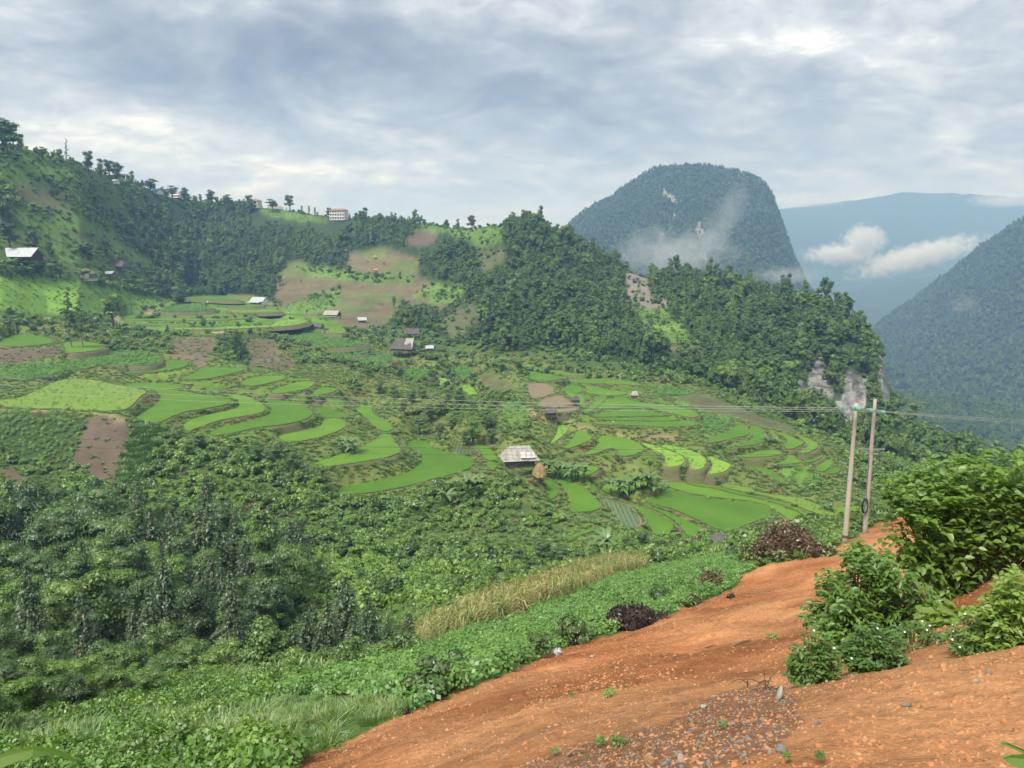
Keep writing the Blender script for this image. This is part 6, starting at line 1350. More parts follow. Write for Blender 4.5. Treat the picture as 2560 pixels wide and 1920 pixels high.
small_hut(1074, 878, 342, 12, 2.0, 2.6, 2.0, 0.8, 'small shed with a bright roof beside the stilt house', roofm=TIN)
# farm under the left hill
t = small_hut(46, 652, 352, -8, 8, 19, 2.6, 3.2, 'long farmhouse with shining silver tin roof behind bananas', roofm=TIN, wallm=WOOD_D, name='farmhouse', cat='house', plank=0.8, over=1.2)
t = small_hut(213, 700, 374, -10, 6.5, 8.5, 2.4, 3.6, 'dark-roofed barn with a cream wall above the sloping field', roofm=FIBRE_D, wallm=CREAM, name='barn', cat='barn', plank=None, hip=2.0, over=1.0)
b = MB(); b.box((0, -3.3, 1.0), (3.0, 0.08, 1.8)); b.build('door', WOOD_D, t)
small_hut(297, 672, 420, -14, 6, 9, 2.4, 2.4, 'house with blue wall under a dark wide roof', roofm=FIBRE_D, wallm=BLUEWALL, name='blue_house', cat='house', plank=None, hip=1.6, over=1.2)
small_hut(273, 692, 384, -6, 4, 5.5, 2.2, 1.2, 'shed with pale blue-grey tin roof among bananas', roofm=TIN)
small_hut(296, 724, 352, -10, 3, 7, 1.6, 0.7, 'low shelter with flat tin roof at the top of the field', roofm=TIN)
# public buildings on the ridge
def block(name, px, row, D, rz, w, l, floors, fh, wallm, roofm, label, cols=6, base=True, hip=2.5, rise=1.5):
    t = site(name, px, row, D, rz, label, 'building'); H = floors * fh
    b = MB(); b.box((0, 0, H / 2), (l, w, H)); b.build('wall', wallm, t)
    for f in range(floors):
        if f: b = MB(); b.box((0, -w / 2 - 0.25, f * fh), (l + 0.1, 0.5, 0.22)); b.build('floor_band', WHITE, t)
        for c in range(cols):
            x = -l / 2 + l * (c + 0.5) / cols; b = MB(); b.box((x, -w / 2 - 0.02, f * fh + fh * 0.52), (l / cols * 0.52, 0.12, fh * 0.48)); wd = b.build('window', WHITE, t)
            b = MB(); b.box((x, -w / 2 - 0.09, f * fh + fh * 0.52), (l / cols * 0.44, 0.05, fh * 0.40)); b.build('pane', GLASS, wd)
    rt = empty('roof', (0, 0, 0)); rt.parent = t
    L = l / 2 + 0.9; Wd = w / 2 + 0.9; z = H + 0.05
    b = MB(); b.put([(-L, -Wd, z), (L, -Wd, z), (L, Wd, z), (-L, Wd, z), (-L + hip, 0, z + rise), (L - hip, 0, z + rise)], [(0, 1, 5, 4), (1, 2, 5), (2, 3, 4, 5), (3, 0, 4), (3, 2, 1, 0)]); b.build('roof_tiles', roofm, rt)
    b = MB(); b.box((0, 0, H - 0.1), (2 * L - 0.1, 2 * Wd - 0.1, 0.24)); b.build('eaves', WHITE, rt)
    return t
block('school_building', 847, 551, 690, -12, 8, 15, 3, 3.0, WHITE, REDROOF, 'three-storey white school building with red roof on the ridge', cols=6)
t = block('guard_house', 643, 521, 672, -20, 6, 6.5, 2, 3.5, CREAM, REDROOF, 'square cream house with red hipped roof on the ridge', cols=1)
def wallrun(a, c, h, mat, label, name='boundary_wall', pil=8):
    t = empty(name, a, 0, label=label, cat='wall'); d = c - a; n = pil
    for i in range(n):
        p = d * (i / n); q = d * ((i + 1) / n); b = MB(); b.slab([tuple(p), tuple(q), tuple(q + Vector((0, 0, h))), tuple(p + Vector((0, 0, h)))], 0.25); b.build('wall_panel', mat, t)
        b = MB(); b.box(tuple(p + Vector((0, -0.15, h / 2))), (0.5, 0.5, h + 0.5)); b.build('pillar', WHITE, t)
def crest(px, row):
    j = int(np.argmin(np.abs(AG - ray(px, row)[0]))); k = int(np.argmax(np.where((DG < 860) & (DG > 500), ZG[:, j] / DG, -9))); return Vector((XX[k, j], YY[k, j], ZG[k, j] - 0.3))
wallrun(crest(668, 528), crest(708, 530), 3.0, PINK, 'pinkish wall with white pillars on the ridge')
wallrun(crest(716, 531), crest(740, 533), 1.8, WHITE, 'short white wall under the large dark ridge tree', pil=4)
wallrun(crest(752, 537), crest(826, 553), 2.0, WHITE, 'long white boundary wall leading to the school building', pil=10)
t = site('roof_house', 389, 486, 585, -20, 'house with a bright blue roof just below the skyline', 'house'); gable(t, 7, 10, 2.6, 2.0, 0.8, BLUEROOF, WHITE, None, sheets=6)
t = site('roof_house', 440, 492, 598, -20, 'pale house half hidden by trees on the ridge', 'house'); gable(t, 6, 8, 2.4, 1.4, 0.6, PINK, WHITE, None, sheets=5)
t = site('roof_house', 286, 458, 520, -20, 'white shed beside the orange earth scar on the ridge', 'house'); gable(t, 4, 6, 2.2, 1.0, 0.5, WHITE, WHITE, None, sheets=4)
# shrine-like shelter near the brush pile
sh = site('shelter', 1803, 1378, 111, 6, 'small open shelter with grey gable roof behind the burnt brush', 'shelter')
posts(sh, 1.8, 2.2, 1.9, WOOD_D, 2, 2, 0.08)
for sx in (-1, 1):
    for i in range(3): b = MB(); y0 = -1.3 + i * 0.87; q = [(sx * 1.45, y0, 1.75), (sx * 1.45, y0 + 0.84, 1.75), (0.01 * sx, y0 + 0.84, 2.45), (0.01 * sx, y0, 2.45)]; b.slab(q if sx > 0 else q[::-1], 0.06); b.build('roof_sheet', FIBRE_D, sh)
b = MB(); b.tube([(-1.1, -0.9, 1.2), (1.1, -0.9, 1.2)], 0.06, 5); b.build('rail', WOOD_D, sh)
b = MB(); b.tube([(0, -1.35, 2.42), (0, -1.35, 2.75)], 0.09, 6); b.build('finial', FIBRE, sh)
# houses at the foot of the far mountain
def onmesh(S, px, py):
    X, Y, Z, PXm, PYm, _ = S; d = (PXm - px) ** 2 + (PYm - py) ** 2; k = np.unravel_index(np.argmin(d), d.shape); return Vector((X[k], Y[k], Z[k]))
for px, py, l, lab in ((2411, 1116, 13, 'white roadside house at the foot of the wooded mountain'), (2374, 1108, 4, 'tiny white hut near the roadside house')):
    p = onmesh(rightm, px, py); t = empty('roadside_house', p + Vector((0, -4, 1.5)), R(20), label=lab, cat='house'); gable(t, l * 0.6, l, 3.0, 1.8, 0.6, TIN, WHITE, None, sheets=4)
# ---- twin concrete poles
def pole_pair():
    t = empty('power_pole', (0, 0, 0), label='pair of concrete power poles joined by a crossarm of green insulators', cat='power pole')
    b1 = at(2112, 1345, 50); t1 = at(2141, 1008, 50.3); b2 = at(2163, 1318, 55); t2 = at(2188, 998, 55.3)
    g1 = gpt(b1.x, b1.y).z; g2 = gpt(b2.x, b2.y).z
    tops = []
    for nm, bb, tt, gz in (('pole', b1, t1, g1), ('pole', b2, t2, g2)):
        base = Vector((bb.x, bb.y, min(gz, bb.z) - 0.6)); b = MB(); n = 9
        b.tube([tuple(base.lerp(tt, i / n)) for i in range(n + 1)], [0.185 - 0.075 * i / n for i in range(n + 1)], 14); po = b.build(nm, CONC, t, smooth=True); tops.append((base, tt))
        b = MB(); q = base.lerp(tt, 0.10 if bb is b1 else 0.62); q2 = base.lerp(tt, 0.118 if bb is b1 else 0.64); b.tube([tuple(q), tuple(q2)], 0.19 if bb is b1 else 0.15, 14); b.build('band', RUST if bb is b1 else STEEL, po)
    def on(k, row):
        base, tt = tops[k]; f = 0.5
        lo, hi = 0.0, 1.0
        for _ in range(30):
            f = (lo + hi) / 2; p = base.lerp(tt, f); v = p.z / p.y
            if v < ray(2140, row)[1]: lo = f
            else: hi = f
        return base.lerp(tt, f)
    a1 = on(0, 1022); a2 = on(1, 1028); ax = (a2 - a1).normalized()
    for off in (-0.16, 0.16):
        b = MB(); o_ = Vector((ax.y, -ax.x, 0)) * off; b.slab([tuple(a1 - ax * 1.5 + o_ + Vector((0, 0, .08))), tuple(a2 + ax * 1.5 + o_ + Vector((0, 0, .08))), tuple(a2 + ax * 1.5 + o_ - Vector((0, 0, .08))), tuple(a1 - ax * 1.5 + o_ - Vector((0, 0, .08)))], 0.06); b.build('crossarm', STEEL, t)
    mid = (a1 + a2) / 2; ends = {}
    wl = (at(-500, 905, 96) - mid).normalized(); wr = (at(2950, 1062, 95) - mid).normalized()
    for side, wd in (('l', wl), ('r', wr)):
        for k, f in enumerate((-1.3, mid, 1.3)):
            p0 = (a1 - ax * 1.35) if k == 0 else (mid if k == 1 else a2 + ax * 1.35); p0 = p0 + Vector((0, 0, -0.02))
            st = empty('insulator_string', (0, 0, 0)); st.parent = t
            b = MB(); b.tube([tuple(p0), tuple(p0 + wd * 0.95)], 0.02, 5); b.build('rod', STEEL, st)
            for d in range(5):
                c = p0 + wd * (0.28 + 0.14 * d); b = MB(); b.tube([tuple(c - wd * 0.035), tuple(c - wd * 0.01), tuple(c + wd * 0.03), tuple(c + wd * 0.05)], [0.06, 0.15, 0.135, 0.04], 10); b.build('disc', INSUL, st)
            ends[(side, k)] = p0 + wd * 0.95
    for k in range(3):
        p, q = ends[('l', k)], ends[('r', k)]; b = MB(); b.tube([tuple(p.lerp(q, u) - Vector((0, 0, 0.75 * math.sin(math.pi * u)))) for u in [i / 8 for i in range(9)]], 0.014, 4); b.build('jumper', WIRE, t)
    for r_, w_ in ((1123, 1.0), (1135, 0.55)):
        c = on(1, r_); b = MB(); b.box(tuple(c), (w_ * 1.9, 0.08, 0.07)); b.build('cable_bracket', STEEL, t)
    b = MB(); c0 = on(1, 1140); c1 = on(1, 1255); off = Vector((-0.18, -0.16, 0)); b.tube([tuple(c0 + off), tuple(c0.lerp(c1, 0.5) + off * 1.2), tuple(c1 + off)], 0.018, 5); b.build('down_lead', CABLE, t)
    return t, ends, on
PT, ENDS, ON = pole_pair()
c = ON(1, 1262) + Vector((-0.26, -0.28, 0)); cc = empty('cable_coil', c, label='black coil of spare cable hanging on the farther pole', cat='cable coil')
for i in range(5):
    b = MB(); n = 28; b.tube([((0.42 + 0.018 * i) * math.sin(6.283 * j / n) * 0.55, (0.03 * i - 0.06) + 0.12 * math.sin(6.283 * j / n), (0.47 + 0.02 * i) * math.cos(6.283 * j / n)) for j in range(n + 1)], 0.028, 6, caps=False); b.build('loop', CABLE, cc)
def wire(p, q, sag, r, mat, name, label, n=40, **t):
    b = MB(); b.tube([tuple(p.lerp(q, i / n) - Vector((0, 0, sag * 4 * (i / n) * (1 - i / n)))) for i in range(n + 1)], r, 4); return b.build(name, mat, label=label, **t)
nth = ['highest', 'middle', 'lowest']
for k in range(3):
    far = at(-500, 896 + 22 * k, 96 + 2 * k); wire(far, ENDS[('l', k)], 1.2, 0.0115, WIRE, 'power_line', '%s of three pale power lines crossing the whole valley to the poles' % nth[k], cat='power line', group='power lines over the valley')
    far = at(2950, 1056 + 7 * k, 95 + 2 * k); wire(ENDS[('r', k)], far, 0.4, 0.0115, WIRE, 'power_line', '%s of three short power lines leaving the poles over the shrub' % nth[k], n=20, cat='power line', group='power lines leaving the poles')
for k, (r_, rl) in enumerate(((1123, 1060), (1135, 1083))):
    wire(at(-500, rl, 100), ON(1, r_) + Vector((-0.5, 0, 0)), 1.0, 0.011, CABLE, 'cable', '%s thin dark cable running level below the power lines' % ('upper', 'lower')[k], cat='cable', group='dark cables')
for k, (px, row, D) in enumerate(((2000, 1330, 62), (2040, 1345, 60))):
    e = at(px, row, D); e = gpt(e.x, e.y); b = MB(); b.tube([tuple(ON(k, 1030)), tuple(e)], 0.012, 4); b.build('guy_wire', STEEL, label='thin guy wire slanting down from the %s pole' % ('nearer', 'farther')[k], cat='guy wire')
# little things out in the fields
for px, row, D, lab in ((1560, 1099, 205, 'white bird-like bag on the path below the fan-shaped paddies'), (519, 757, 445, 'white post on the high terraces'), (1533, 1061, 212, 'small white bag at the lower rim of the fan-shaped paddies')):
    p = at(px, row, D); t = empty('white_bag', p, label=lab, cat='bag'); g = np.random.RandomState(int(px)); V = []
    for i in range(5):
        for j in range(8): f = i / 4; a = 6.283 * j / 8; q = 0.45 * math.sin(math.pi * (0.12 + 0.8 * f)) * g.uniform(0.8, 1.15); V.append((q * math.cos(a), q * math.sin(a), 0.95 * f))
    add('sack', V, [(i * 8 + j, i * 8 + (j + 1) % 8, (i + 1) * 8 + (j + 1) % 8, (i + 1) * 8 + j) for i in range(4) for j in range(8)], WHITE, t)
ORANGE = plain_mat('orange_cloth', [(0.75, 0.16, 0.06), (0.85, 0.24, 0.10)], scale=3, bump=0)
for px, row, lab in ((937, 648, 'bright orange umbrella on the brown hillside field'), (939, 676, 'orange tarpaulin lower on the brown hillside field')):
    q = hit(px, row, 400)
    if q:
        t = empty('field_umbrella' if row < 660 else 'tarpaulin', q, label=lab, cat='umbrella' if row < 660 else 'tarpaulin')
        if row < 660:
            b = MB(); b.tube([(0, 0, 0), (0, 0, 2.6)], 0.05, 5); b.build('shaft', STEEL, t); V = [(0, 0, 2.9)] + [(1.7 * math.cos(6.283 * j / 10), 1.7 * math.sin(6.283 * j / 10), 2.1) for j in range(10)]
            add('canopy', V, [(0, 1 + j, 1 + (j + 1) % 10) for j in range(10)], ORANGE, t)
        else:
            b = MB(); b.slab([(-1.7, -0.8, 0.3), (1.5, -1.0, 0.4), (1.2, 0.9, 1.3), (-1.2, 0.8, 1.2)], 0.04); b.build('sheet', ORANGE, t)

# ------------------------------------------------------------------ the near slope: stones, brush, shrubs
STONE_G = plain_mat('grey_stone', [(0.15, 0.138, 0.122), (0.255, 0.238, 0.212), (0.37, 0.345, 0.31)], scale=5, bump=0.6, bump_d=0.03)
STONE_O = plain_mat('ochre_stone', [(0.30, 0.17, 0.07), (0.44, 0.28, 0.13), (0.52, 0.37, 0.20)], scale=4, bump=0.5, bump_d=0.03)
STONE_W = plain_mat('pale_stone', [(0.40, 0.36, 0.29), (0.56, 0.52, 0.44)], scale=6, bump=0.6, bump_d=0.03)
CLOD = plain_mat('red_clod', [(0.34, 0.135, 0.052), (0.48, 0.215, 0.090), (0.58, 0.30, 0.14)], scale=6, coords='World', bump=0.6, bump_d=0.02)
CLOD_P = plain_mat('pale_chip', [(0.42, 0.225, 0.112), (0.51, 0.31, 0.175)], scale=6, coords='World', bump=0.4, bump_d=0.02)
SLATE = plain_mat('grey_rubble', [(0.14, 0.112, 0.088), (0.24, 0.195, 0.155), (0.34, 0.285, 0.23)], scale=6, coords='World', bump=0.6, bump_d=0.02)
BURNT = plain_mat('charred_stems', [(0.022, 0.016, 0.013), (0.075, 0.052, 0.038), (0.15, 0.105, 0.07)], scale=3, coords='World')
L_BURNT = leaf_mat('withered_leaves', [(0.065, 0.042, 0.024), (0.13, 0.085, 0.046), (0.21, 0.145, 0.082), (0.36, 0.275, 0.185)], trans=0.1, nscale=2.0)
L_CHAR = leaf_mat('charred_leaves', [(0.018, 0.013, 0.011), (0.040, 0.027, 0.021), (0.085, 0.056, 0.040)], trans=0.05, nscale=2.0)
L_SHRUB = leaf_mat('shrub_leaves', [(0.102, 0.202, 0.036), (0.149, 0.269, 0.045), (0.212, 0.337, 0.060)], trans=0.36, gloss=0.05, nscale=1.2)
L_VINE = leaf_mat('vine_leaves', [(0.144, 0.254, 0.039), (0.204, 0.329, 0.053), (0.297, 0.419, 0.078)], trans=0.4, gloss=0.05, nscale=1.2)
L_WEED = leaf_mat('weed_leaves', [(0.102, 0.202, 0.042), (0.143, 0.260, 0.052), (0.198, 0.325, 0.072)], trans=0.4, gloss=0.04, nscale=2.5)
PETAL = plain_mat('white_petal', [(0.75, 0.75, 0.72), (0.82, 0.82, 0.80)], scale=5, bump=0)
def rock(seed, n=8, m=6, rough=0.28, flat=0.7):
    g = np.random.RandomState(seed); V = []; cuts = [(unit(g.normal(size=3)), g.uniform(0.42, 0.8)) for _ in range(9)]; sq = (g.uniform(0.8, 1.3), g.uniform(0.6, 1.0), 1.0)
    for i in range(m + 1):
        th = math.pi * i / m
        for j in range(n):
            ph = 6.283 * (j + 0.5 * (i % 2)) / n; d = np.array([math.sin(th) * math.cos(ph), math.sin(th) * math.sin(ph), math.cos(th)]); r = 1 + g.uniform(-rough, rough) * 0.4
            for c, o in cuts:
                k = d @ c
                if k > 0: r = min(r, o / k)
            V.append(d * r * np.array([1, 1, flat]))
    V = [v * np.array(sq) for v in V]
    return np.array(V), np.array([(i * n + j, (i + 1) * n + j, (i + 1) * n + (j + 1) % n, i * n + (j + 1) % n) for i in range(m) for j in range(n)])
SET_CLOD = source_set('earth_clods', [source('clod', rock(200 + i, 6, 4), [CLOD, CLOD, CLOD_P, CLOD][i % 4]) for i in range(8)])
SET_RUBBLE = source_set('rubble_stones', [source('rubble', rock(230 + i, 6, 4, flat=0.6), [SLATE, CLOD, CLOD_P, SLATE, CLOD][i % 5]) for i in range(10)])
red = kmask('red') & FR & (PY < 2050); grv = kmask('gravel') & FR & (PY < 2050)
clus = np.clip(0.5 + 2.6 * fbm(XX / 1.6, YY / 1.6, 3, 701), 0.05, 2.0)
d = np.where(red, np.clip(9 / YY, 0.22, 2.2) ** 1.25 * 260 * clus, 0); p, i, j = pick(d, XX, YY, ZG); n = len(p)
s = np.exp(RS.normal(-4.45, 0.7, n)) * np.clip(p[:, 1] / 9, 0.8, 2.6); s = np.minimum(s, 0.05); p[:, 2] -= s * 0.3; mass('earth_clods', p, np.stack([s, s, s], 1), spin(n, 1.0), RS.randint(0, 8, n), SET_CLOD, 'crumbs and clods of red earth strewn over the slope', 'clods'); print('clods', n)
edge = np.where(red & (fbm(XX / 2.2, YY / 2.2, 4, 720) + 0.10 * np.exp(-((PX - 1900) / 500) ** 2) > 0.12) & (YY < 14), 160.0, 0) + np.where(grv, 420.0, 0)
d = edge * np.clip(6 / YY, 0.2, 1.5); p, i, j = pick(d, XX, YY, ZG); n = len(p); s = np.exp(RS.normal(-4.25, 0.45, n)); p[:, 2] -= s * 0.25; mass('rubble', p, np.stack([s, s, s * 0.8], 1), spin(n, 0.8), RS.randint(0, 10, n), SET_RUBBLE, 'grey stone rubble mixed into the near red earth', 'rubble'); print('rubble', n)
def stone(px, py, wpx, hpx, mat, label, seed, group=None, rx=0.0, name='stone'):
    q = hit(px, py + hpx * 0.45); 
    if q is None: return
    v, f = rock(seed, 10, 8, 0.2, 1.0); k = q.y / FPX; o = add(name, v, f, mat, label=label, cat='stone', group=group); o.location = q + Vector((0, 0, hpx * k * 0.28)); o.scale = (wpx * k * 0.6, wpx * k * 0.5, hpx * k * 0.62); o.rotation_euler = (0.2, rx, seed); return o
stone(1622, 1890, 44, 52, STONE_O, 'large ochre boulder at the lower rim of the grey rubble', 301, rx=0.5, name='boulder')
stone(1665, 1902, 34, 34, STONE_G, 'grey block leaning against the ochre boulder', 302)
stone(1946, 1728, 26, 46, STONE_W, 'upright jagged pale rock beside the small weeds', 303, name='rock')
stone(1952, 1868, 38, 28, STONE_G, 'blue-grey stone on the red earth below the weeds', 304)
stone(1924, 1872, 14, 30, STONE_W, 'narrow tan stone next to the blue-grey stone', 305)
stone(1758, 1765, 26, 14, STONE_W, 'flat pale sliver at the edge of the grey rubble', 306)
stone(1728, 1798, 18, 14, STONE_G, 'small grey stone below the flat pale sliver', 307)
stone(2262, 1760, 26, 14, STONE_G, 'flat slate piece on the bare red bank under the shrubs', 308)
stone(2200, 1775, 16, 12, STONE_G, 'small dark stone on the bare red bank', 309)
stone(2470, 1678, 26, 14, STONE_G, 'grey flat stone just under the tall weeds', 310)
stone(2440, 1700, 22, 18, STONE_W, 'tan angular stone under the tall weeds', 311)
stone(2040, 1805, 18, 14, STONE_G, 'dark stone in the red earth below the twin weeds', 312)
stone(1480, 1640, 16, 8, STONE_W, 'pale chip lying alone in the middle of the red slope', 313)
gx_, gg_ = 'grey stone half sunk in the rubble patch', 'stones in the rubble patch'
for k, (px, py, w) in enumerate(((1700, 1885, 24), (1745, 1860, 20), (1790, 1890, 18), (1560, 1900, 16), (1500, 1880, 16), (1830, 1850, 20), (1650, 1850, 16), (1705, 1915, 24), (1772, 1912, 20), (1460, 1905, 14), (1860, 1905, 16), (1600, 1860, 14))): stone(px, py, w, w * 0.75, STONE_G, gx_, 330 + k, gg_)
# withered and burnt brush along the edge of the slope
def brush(px0, px1, top, base_row, D, n, leafm, label, seed, size=0.13, twigs=60, green=0.0, depth=0.6, name='brush_pile', cat='brush pile', lobes=9):
    g = np.random.RandomState(seed); k = D / FPX; cx = (px0 + px1) / 2; c = at(cx, base_row, D); gz = float(ground(np.array(c.x), np.array(c.y))); z0 = min(c.z, gz) - 0.2; w = (px1 - px0) * k / 2; H = at(cx, top, D).z - z0
    t = empty(name, (c.x, c.y, z0), label=label, cat=cat); B = [(0, 0, H * 0.42, w * 0.62, w * depth * 0.7, H * 0.52)]
    for i in range(lobes): x = g.uniform(-0.8, 0.8) * w; hh = H * (1 - (abs(x) / w) ** 2.2 * 0.6); B.append((x, g.uniform(-0.5, 0.5) * w * depth, hh * g.uniform(0.35, 0.8), w * 0.26, w * 0.26, H * 0.22))
    v, f = leaf_cloud(g, B, n, size, asp=0.5, outward=0.35, shell=(0.7, 1.12), droop=0.6)
    add('litter', v, f, leafm, t, kind='stuff'); cv, cf = core_blobs(B, 0.82, 10, 7, g); add('core', cv, cf, BURNT, t)
    tw = MB()
    for i in range(twigs):
        b = B[g.randint(len(B))]; d = unit(g.normal(size=3)); d[2] = abs(d[2]) * 0.8; p = np.array(b[:3]) + d * np.array(b[3:]) * 0.9; e = p + unit(d + g.normal(size=3) * 0.9 - np.array([0, 0, 0.4])) * g.uniform(0.3, 0.9) * min(1.0, H); m_ = (p + e) / 2 + g.normal(0, 0.06, 3); tw.tube([tuple(p), tuple(m_), tuple(e)], [0.014, 0.011, 0.005], 4)
    o = tw.build('twigs', BURNT, t); o['kind'] = 'stuff'
    if green:
        v, f = leaf_cloud(g, [b_ for b_ in B if b_[0] < -0.1 * w or g.rand() < 0.25], int(n * green), size * 1.1, asp=0.6, outward=0.5, shell=(0.95, 1.15)); add('green_shoots', v, f, L_MID, t, kind='stuff')
    return t
brush(1838, 2080, 1300, 1440, 42, 8000, L_BURNT, 'tall mound of withered brush beside the poles', 401, size=0.20, twigs=160, green=0.08)
brush(1720, 1850, 1425, 1505, 38, 2600, L_BURNT, 'low withered brush heap just below the tall mound', 402, size=0.16, twigs=60, green=0.10)
brush(1690, 1770, 1480, 1545, 32, 1500, L_BURNT, 'brown tangled brush with a green side on the slope edge', 403, size=0.15, twigs=50, green=0.35)
brush(1462, 1690, 1508, 1600, 26.5, 4200, L_CHAR, 'black charred brush heap on the edge of the red slope', 404, size=0.13, twigs=130)
brush(1205, 1305, 1668, 1705, 17.5, 1500, L_CHAR, 'small brown heap of scorched grass on the slope edge', 405, size=0.09, twigs=50)
brush(1000, 1040, 1775, 1800, 12.8, 500, L_CHAR, 'tiny scorched tuft low on the slope edge', 406, size=0.07, twigs=20)
brush(1745, 1795, 1572, 1586, 23.5, 420, L_CHAR, 'flat black twig patch lying on the red slope', 407, size=0.10, twigs=30)
brush(1812, 1848, 1484, 1508, 31, 380, L_CHAR, 'dark dead weed on the upper red slope', 408, size=0.12, twigs=25)
blk = plain_mat('burnt_rock', [(0.035, 0.033, 0.032), (0.085, 0.08, 0.078)], scale=3, bump=0.6)
q = at(1640, 1540, 28); v, f = rock(411, 12, 9, 0.2, 0.85); o = add('burnt_rock', v, f, blk, smooth=True, label='rounded black rock at the top end of the charred heap', cat='rock'); o.location = q + Vector((0, 0.2, -0.1)); o.scale = (0.45, 0.4, 0.55)
# shrubs in the bean field
for px, top, base, D, wd, lab, k in ((1425, 1548, 1630, 23, 1.4, 'blue-green shrub at the slope edge by the charred heap', 1), (1350, 1600, 1650, 20.5, 1.0, 'low shrub next to the plastic bag', 2), (1080, 1690, 1760, 15.2, 1.3, 'dark blue-green shrub at the low end of the bean crop', 3), (1650, 1470, 1520, 37, 1.2, 'shrub in the bean crop behind the charred heap', 4), (1150, 1670, 1710, 18, 0.9, 'low shrub half hidden in the bean crop', 5)):
    p = at(px, base, D); z = float(ground(np.array(p.x), np.array(p.y))); H = at(px, top, D).z - z; H = max(H, 0.7)
    pr = near_tree(420 + k, h=H, r=H * 0.62 * wd, n=1500, size=0.13, mat=L_BLUE, nb=12, base=0.12, flat=0.6)
    place('shrub', pr, (p.x, p.y, z), 0, 1.0, lab, 'shrub')
q = hit(1392, 1640); 
BAG = plain_mat('clear_plastic', [(0.55, 0.57, 0.60), (0.75, 0.77, 0.80)], scale=3, rough=0.3, bump=0.8, bump_d=0.05)
if q:
    v, f = rock(431, 12, 10, 0.5, 0.9); v = v + np.random.RandomState(9).normal(0, 0.09, v.shape); o = add('plastic_bag', v, f, BAG, label='crumpled plastic bag lying on the edge of the red slope', cat='bag'); o.location = q + Vector((0, 0, 0.12)); o.scale = (0.20, 0.16, 0.17)
STICK = plain_mat('bare_stick', [(0.24, 0.13, 0.07), (0.36, 0.22, 0.13)], scale=8)
for a, b_, r, lab in (((1828, 1618), (1875, 1603), 0.028, 'longest bare stick lying on the red slope'), ((1762, 1620), (1792, 1616), 0.02, 'short bare stick left of the longest one'), ((1520, 1615), (1560, 1622), 0.014, 'pale dry twig near the slope edge'), ((1418, 1893), (1458, 1882), 0.012, 'thin twig lying on the grey rubble')):
    p, q = hit(*a), hit(*b_)
    if p and q:
        m_ = (p + q) / 2 + Vector((0, 0, 0.05)); b = MB(); b.tube([tuple(p + Vector((0, 0, .02))), tuple(m_), tuple(q + Vector((0, 0, .03)))], [r, r * 0.9, r * 0.5], 6); b.build('stick', STICK, label=lab, cat='stick')
q = hit(1915, 1728)
if q:
    g = np.random.RandomState(77); tw = MB()
    for i in range(26): a = g.uniform(0, 6.28); L = g.uniform(0.06, 0.2); c = g.normal(0, 0.09, 2); tw.tube([(c[0], c[1], 0.01), (c[0] + math.cos(a) * L * 0.5, c[1] + math.sin(a) * L * 0.4, g.uniform(0.03, 0.08)), (c[0] + math.cos(a) * L, c[1] + math.sin(a) * L * 0.7, g.uniform(0.0, 0.08))], [0.005, 0.004, 0.002], 4)
    tw.tube([(0.0, 0, 0), (-0.03, 0, 0.22)], [0.004, 0.002], 4); o = tw.build('dead_twigs', BURNT, label='tangle of dead twigs beside the upright pale rock', cat='twigs'); o.location = q
# ---- leafy shrubs close to the camera: every leaf a shape of its own
def ovate(c, t, n, L, Wd, curl=0.18):
    """pointed leaf of two halves folded at the midrib"""
    t = unit(t); n = unit(n - t * (n * t).sum(-1, keepdims=True)); b = np.cross(n, t); L = L[:, None]; W2 = Wd[:, None] / 2
    P = [c, c + t * L * 0.30 + b * W2 * 0.92 + n * W2 * 0.35, c + t * L * 0.62 + b * W2 * 0.80 + n * W2 * 0.25 - n * L * curl * 0.35, c + t * L - n * L * curl, c + t * L * 0.62 - b * W2 * 0.80 + n * W2 * 0.25 - n * L * curl * 0.35, c + t * L * 0.30 - b * W2 * 0.92 + n * W2 * 0.35, c + t * L * 0.5 - n * L * curl * 0.2]
    V = np.stack(P, 1); k = len(c); o = np.arange(k)[:, None] * 7
    F = np.concatenate([o + np.array([[0, 1, 2, 6]]), o + np.array([[6, 2, 3, 3]])[:, :4], o + np.array([[0, 6, 4, 5]])], 0)
    q = [o + np.array([[0, 1, 2, 6]]), o + np.array([[0, 6, 4, 5]])]; tr = [o + np.array([[6, 2, 3]]), o + np.array([[6, 3, 4]])]
    return V.reshape(-1, 3), np.concatenate(q), np.concatenate(tr)
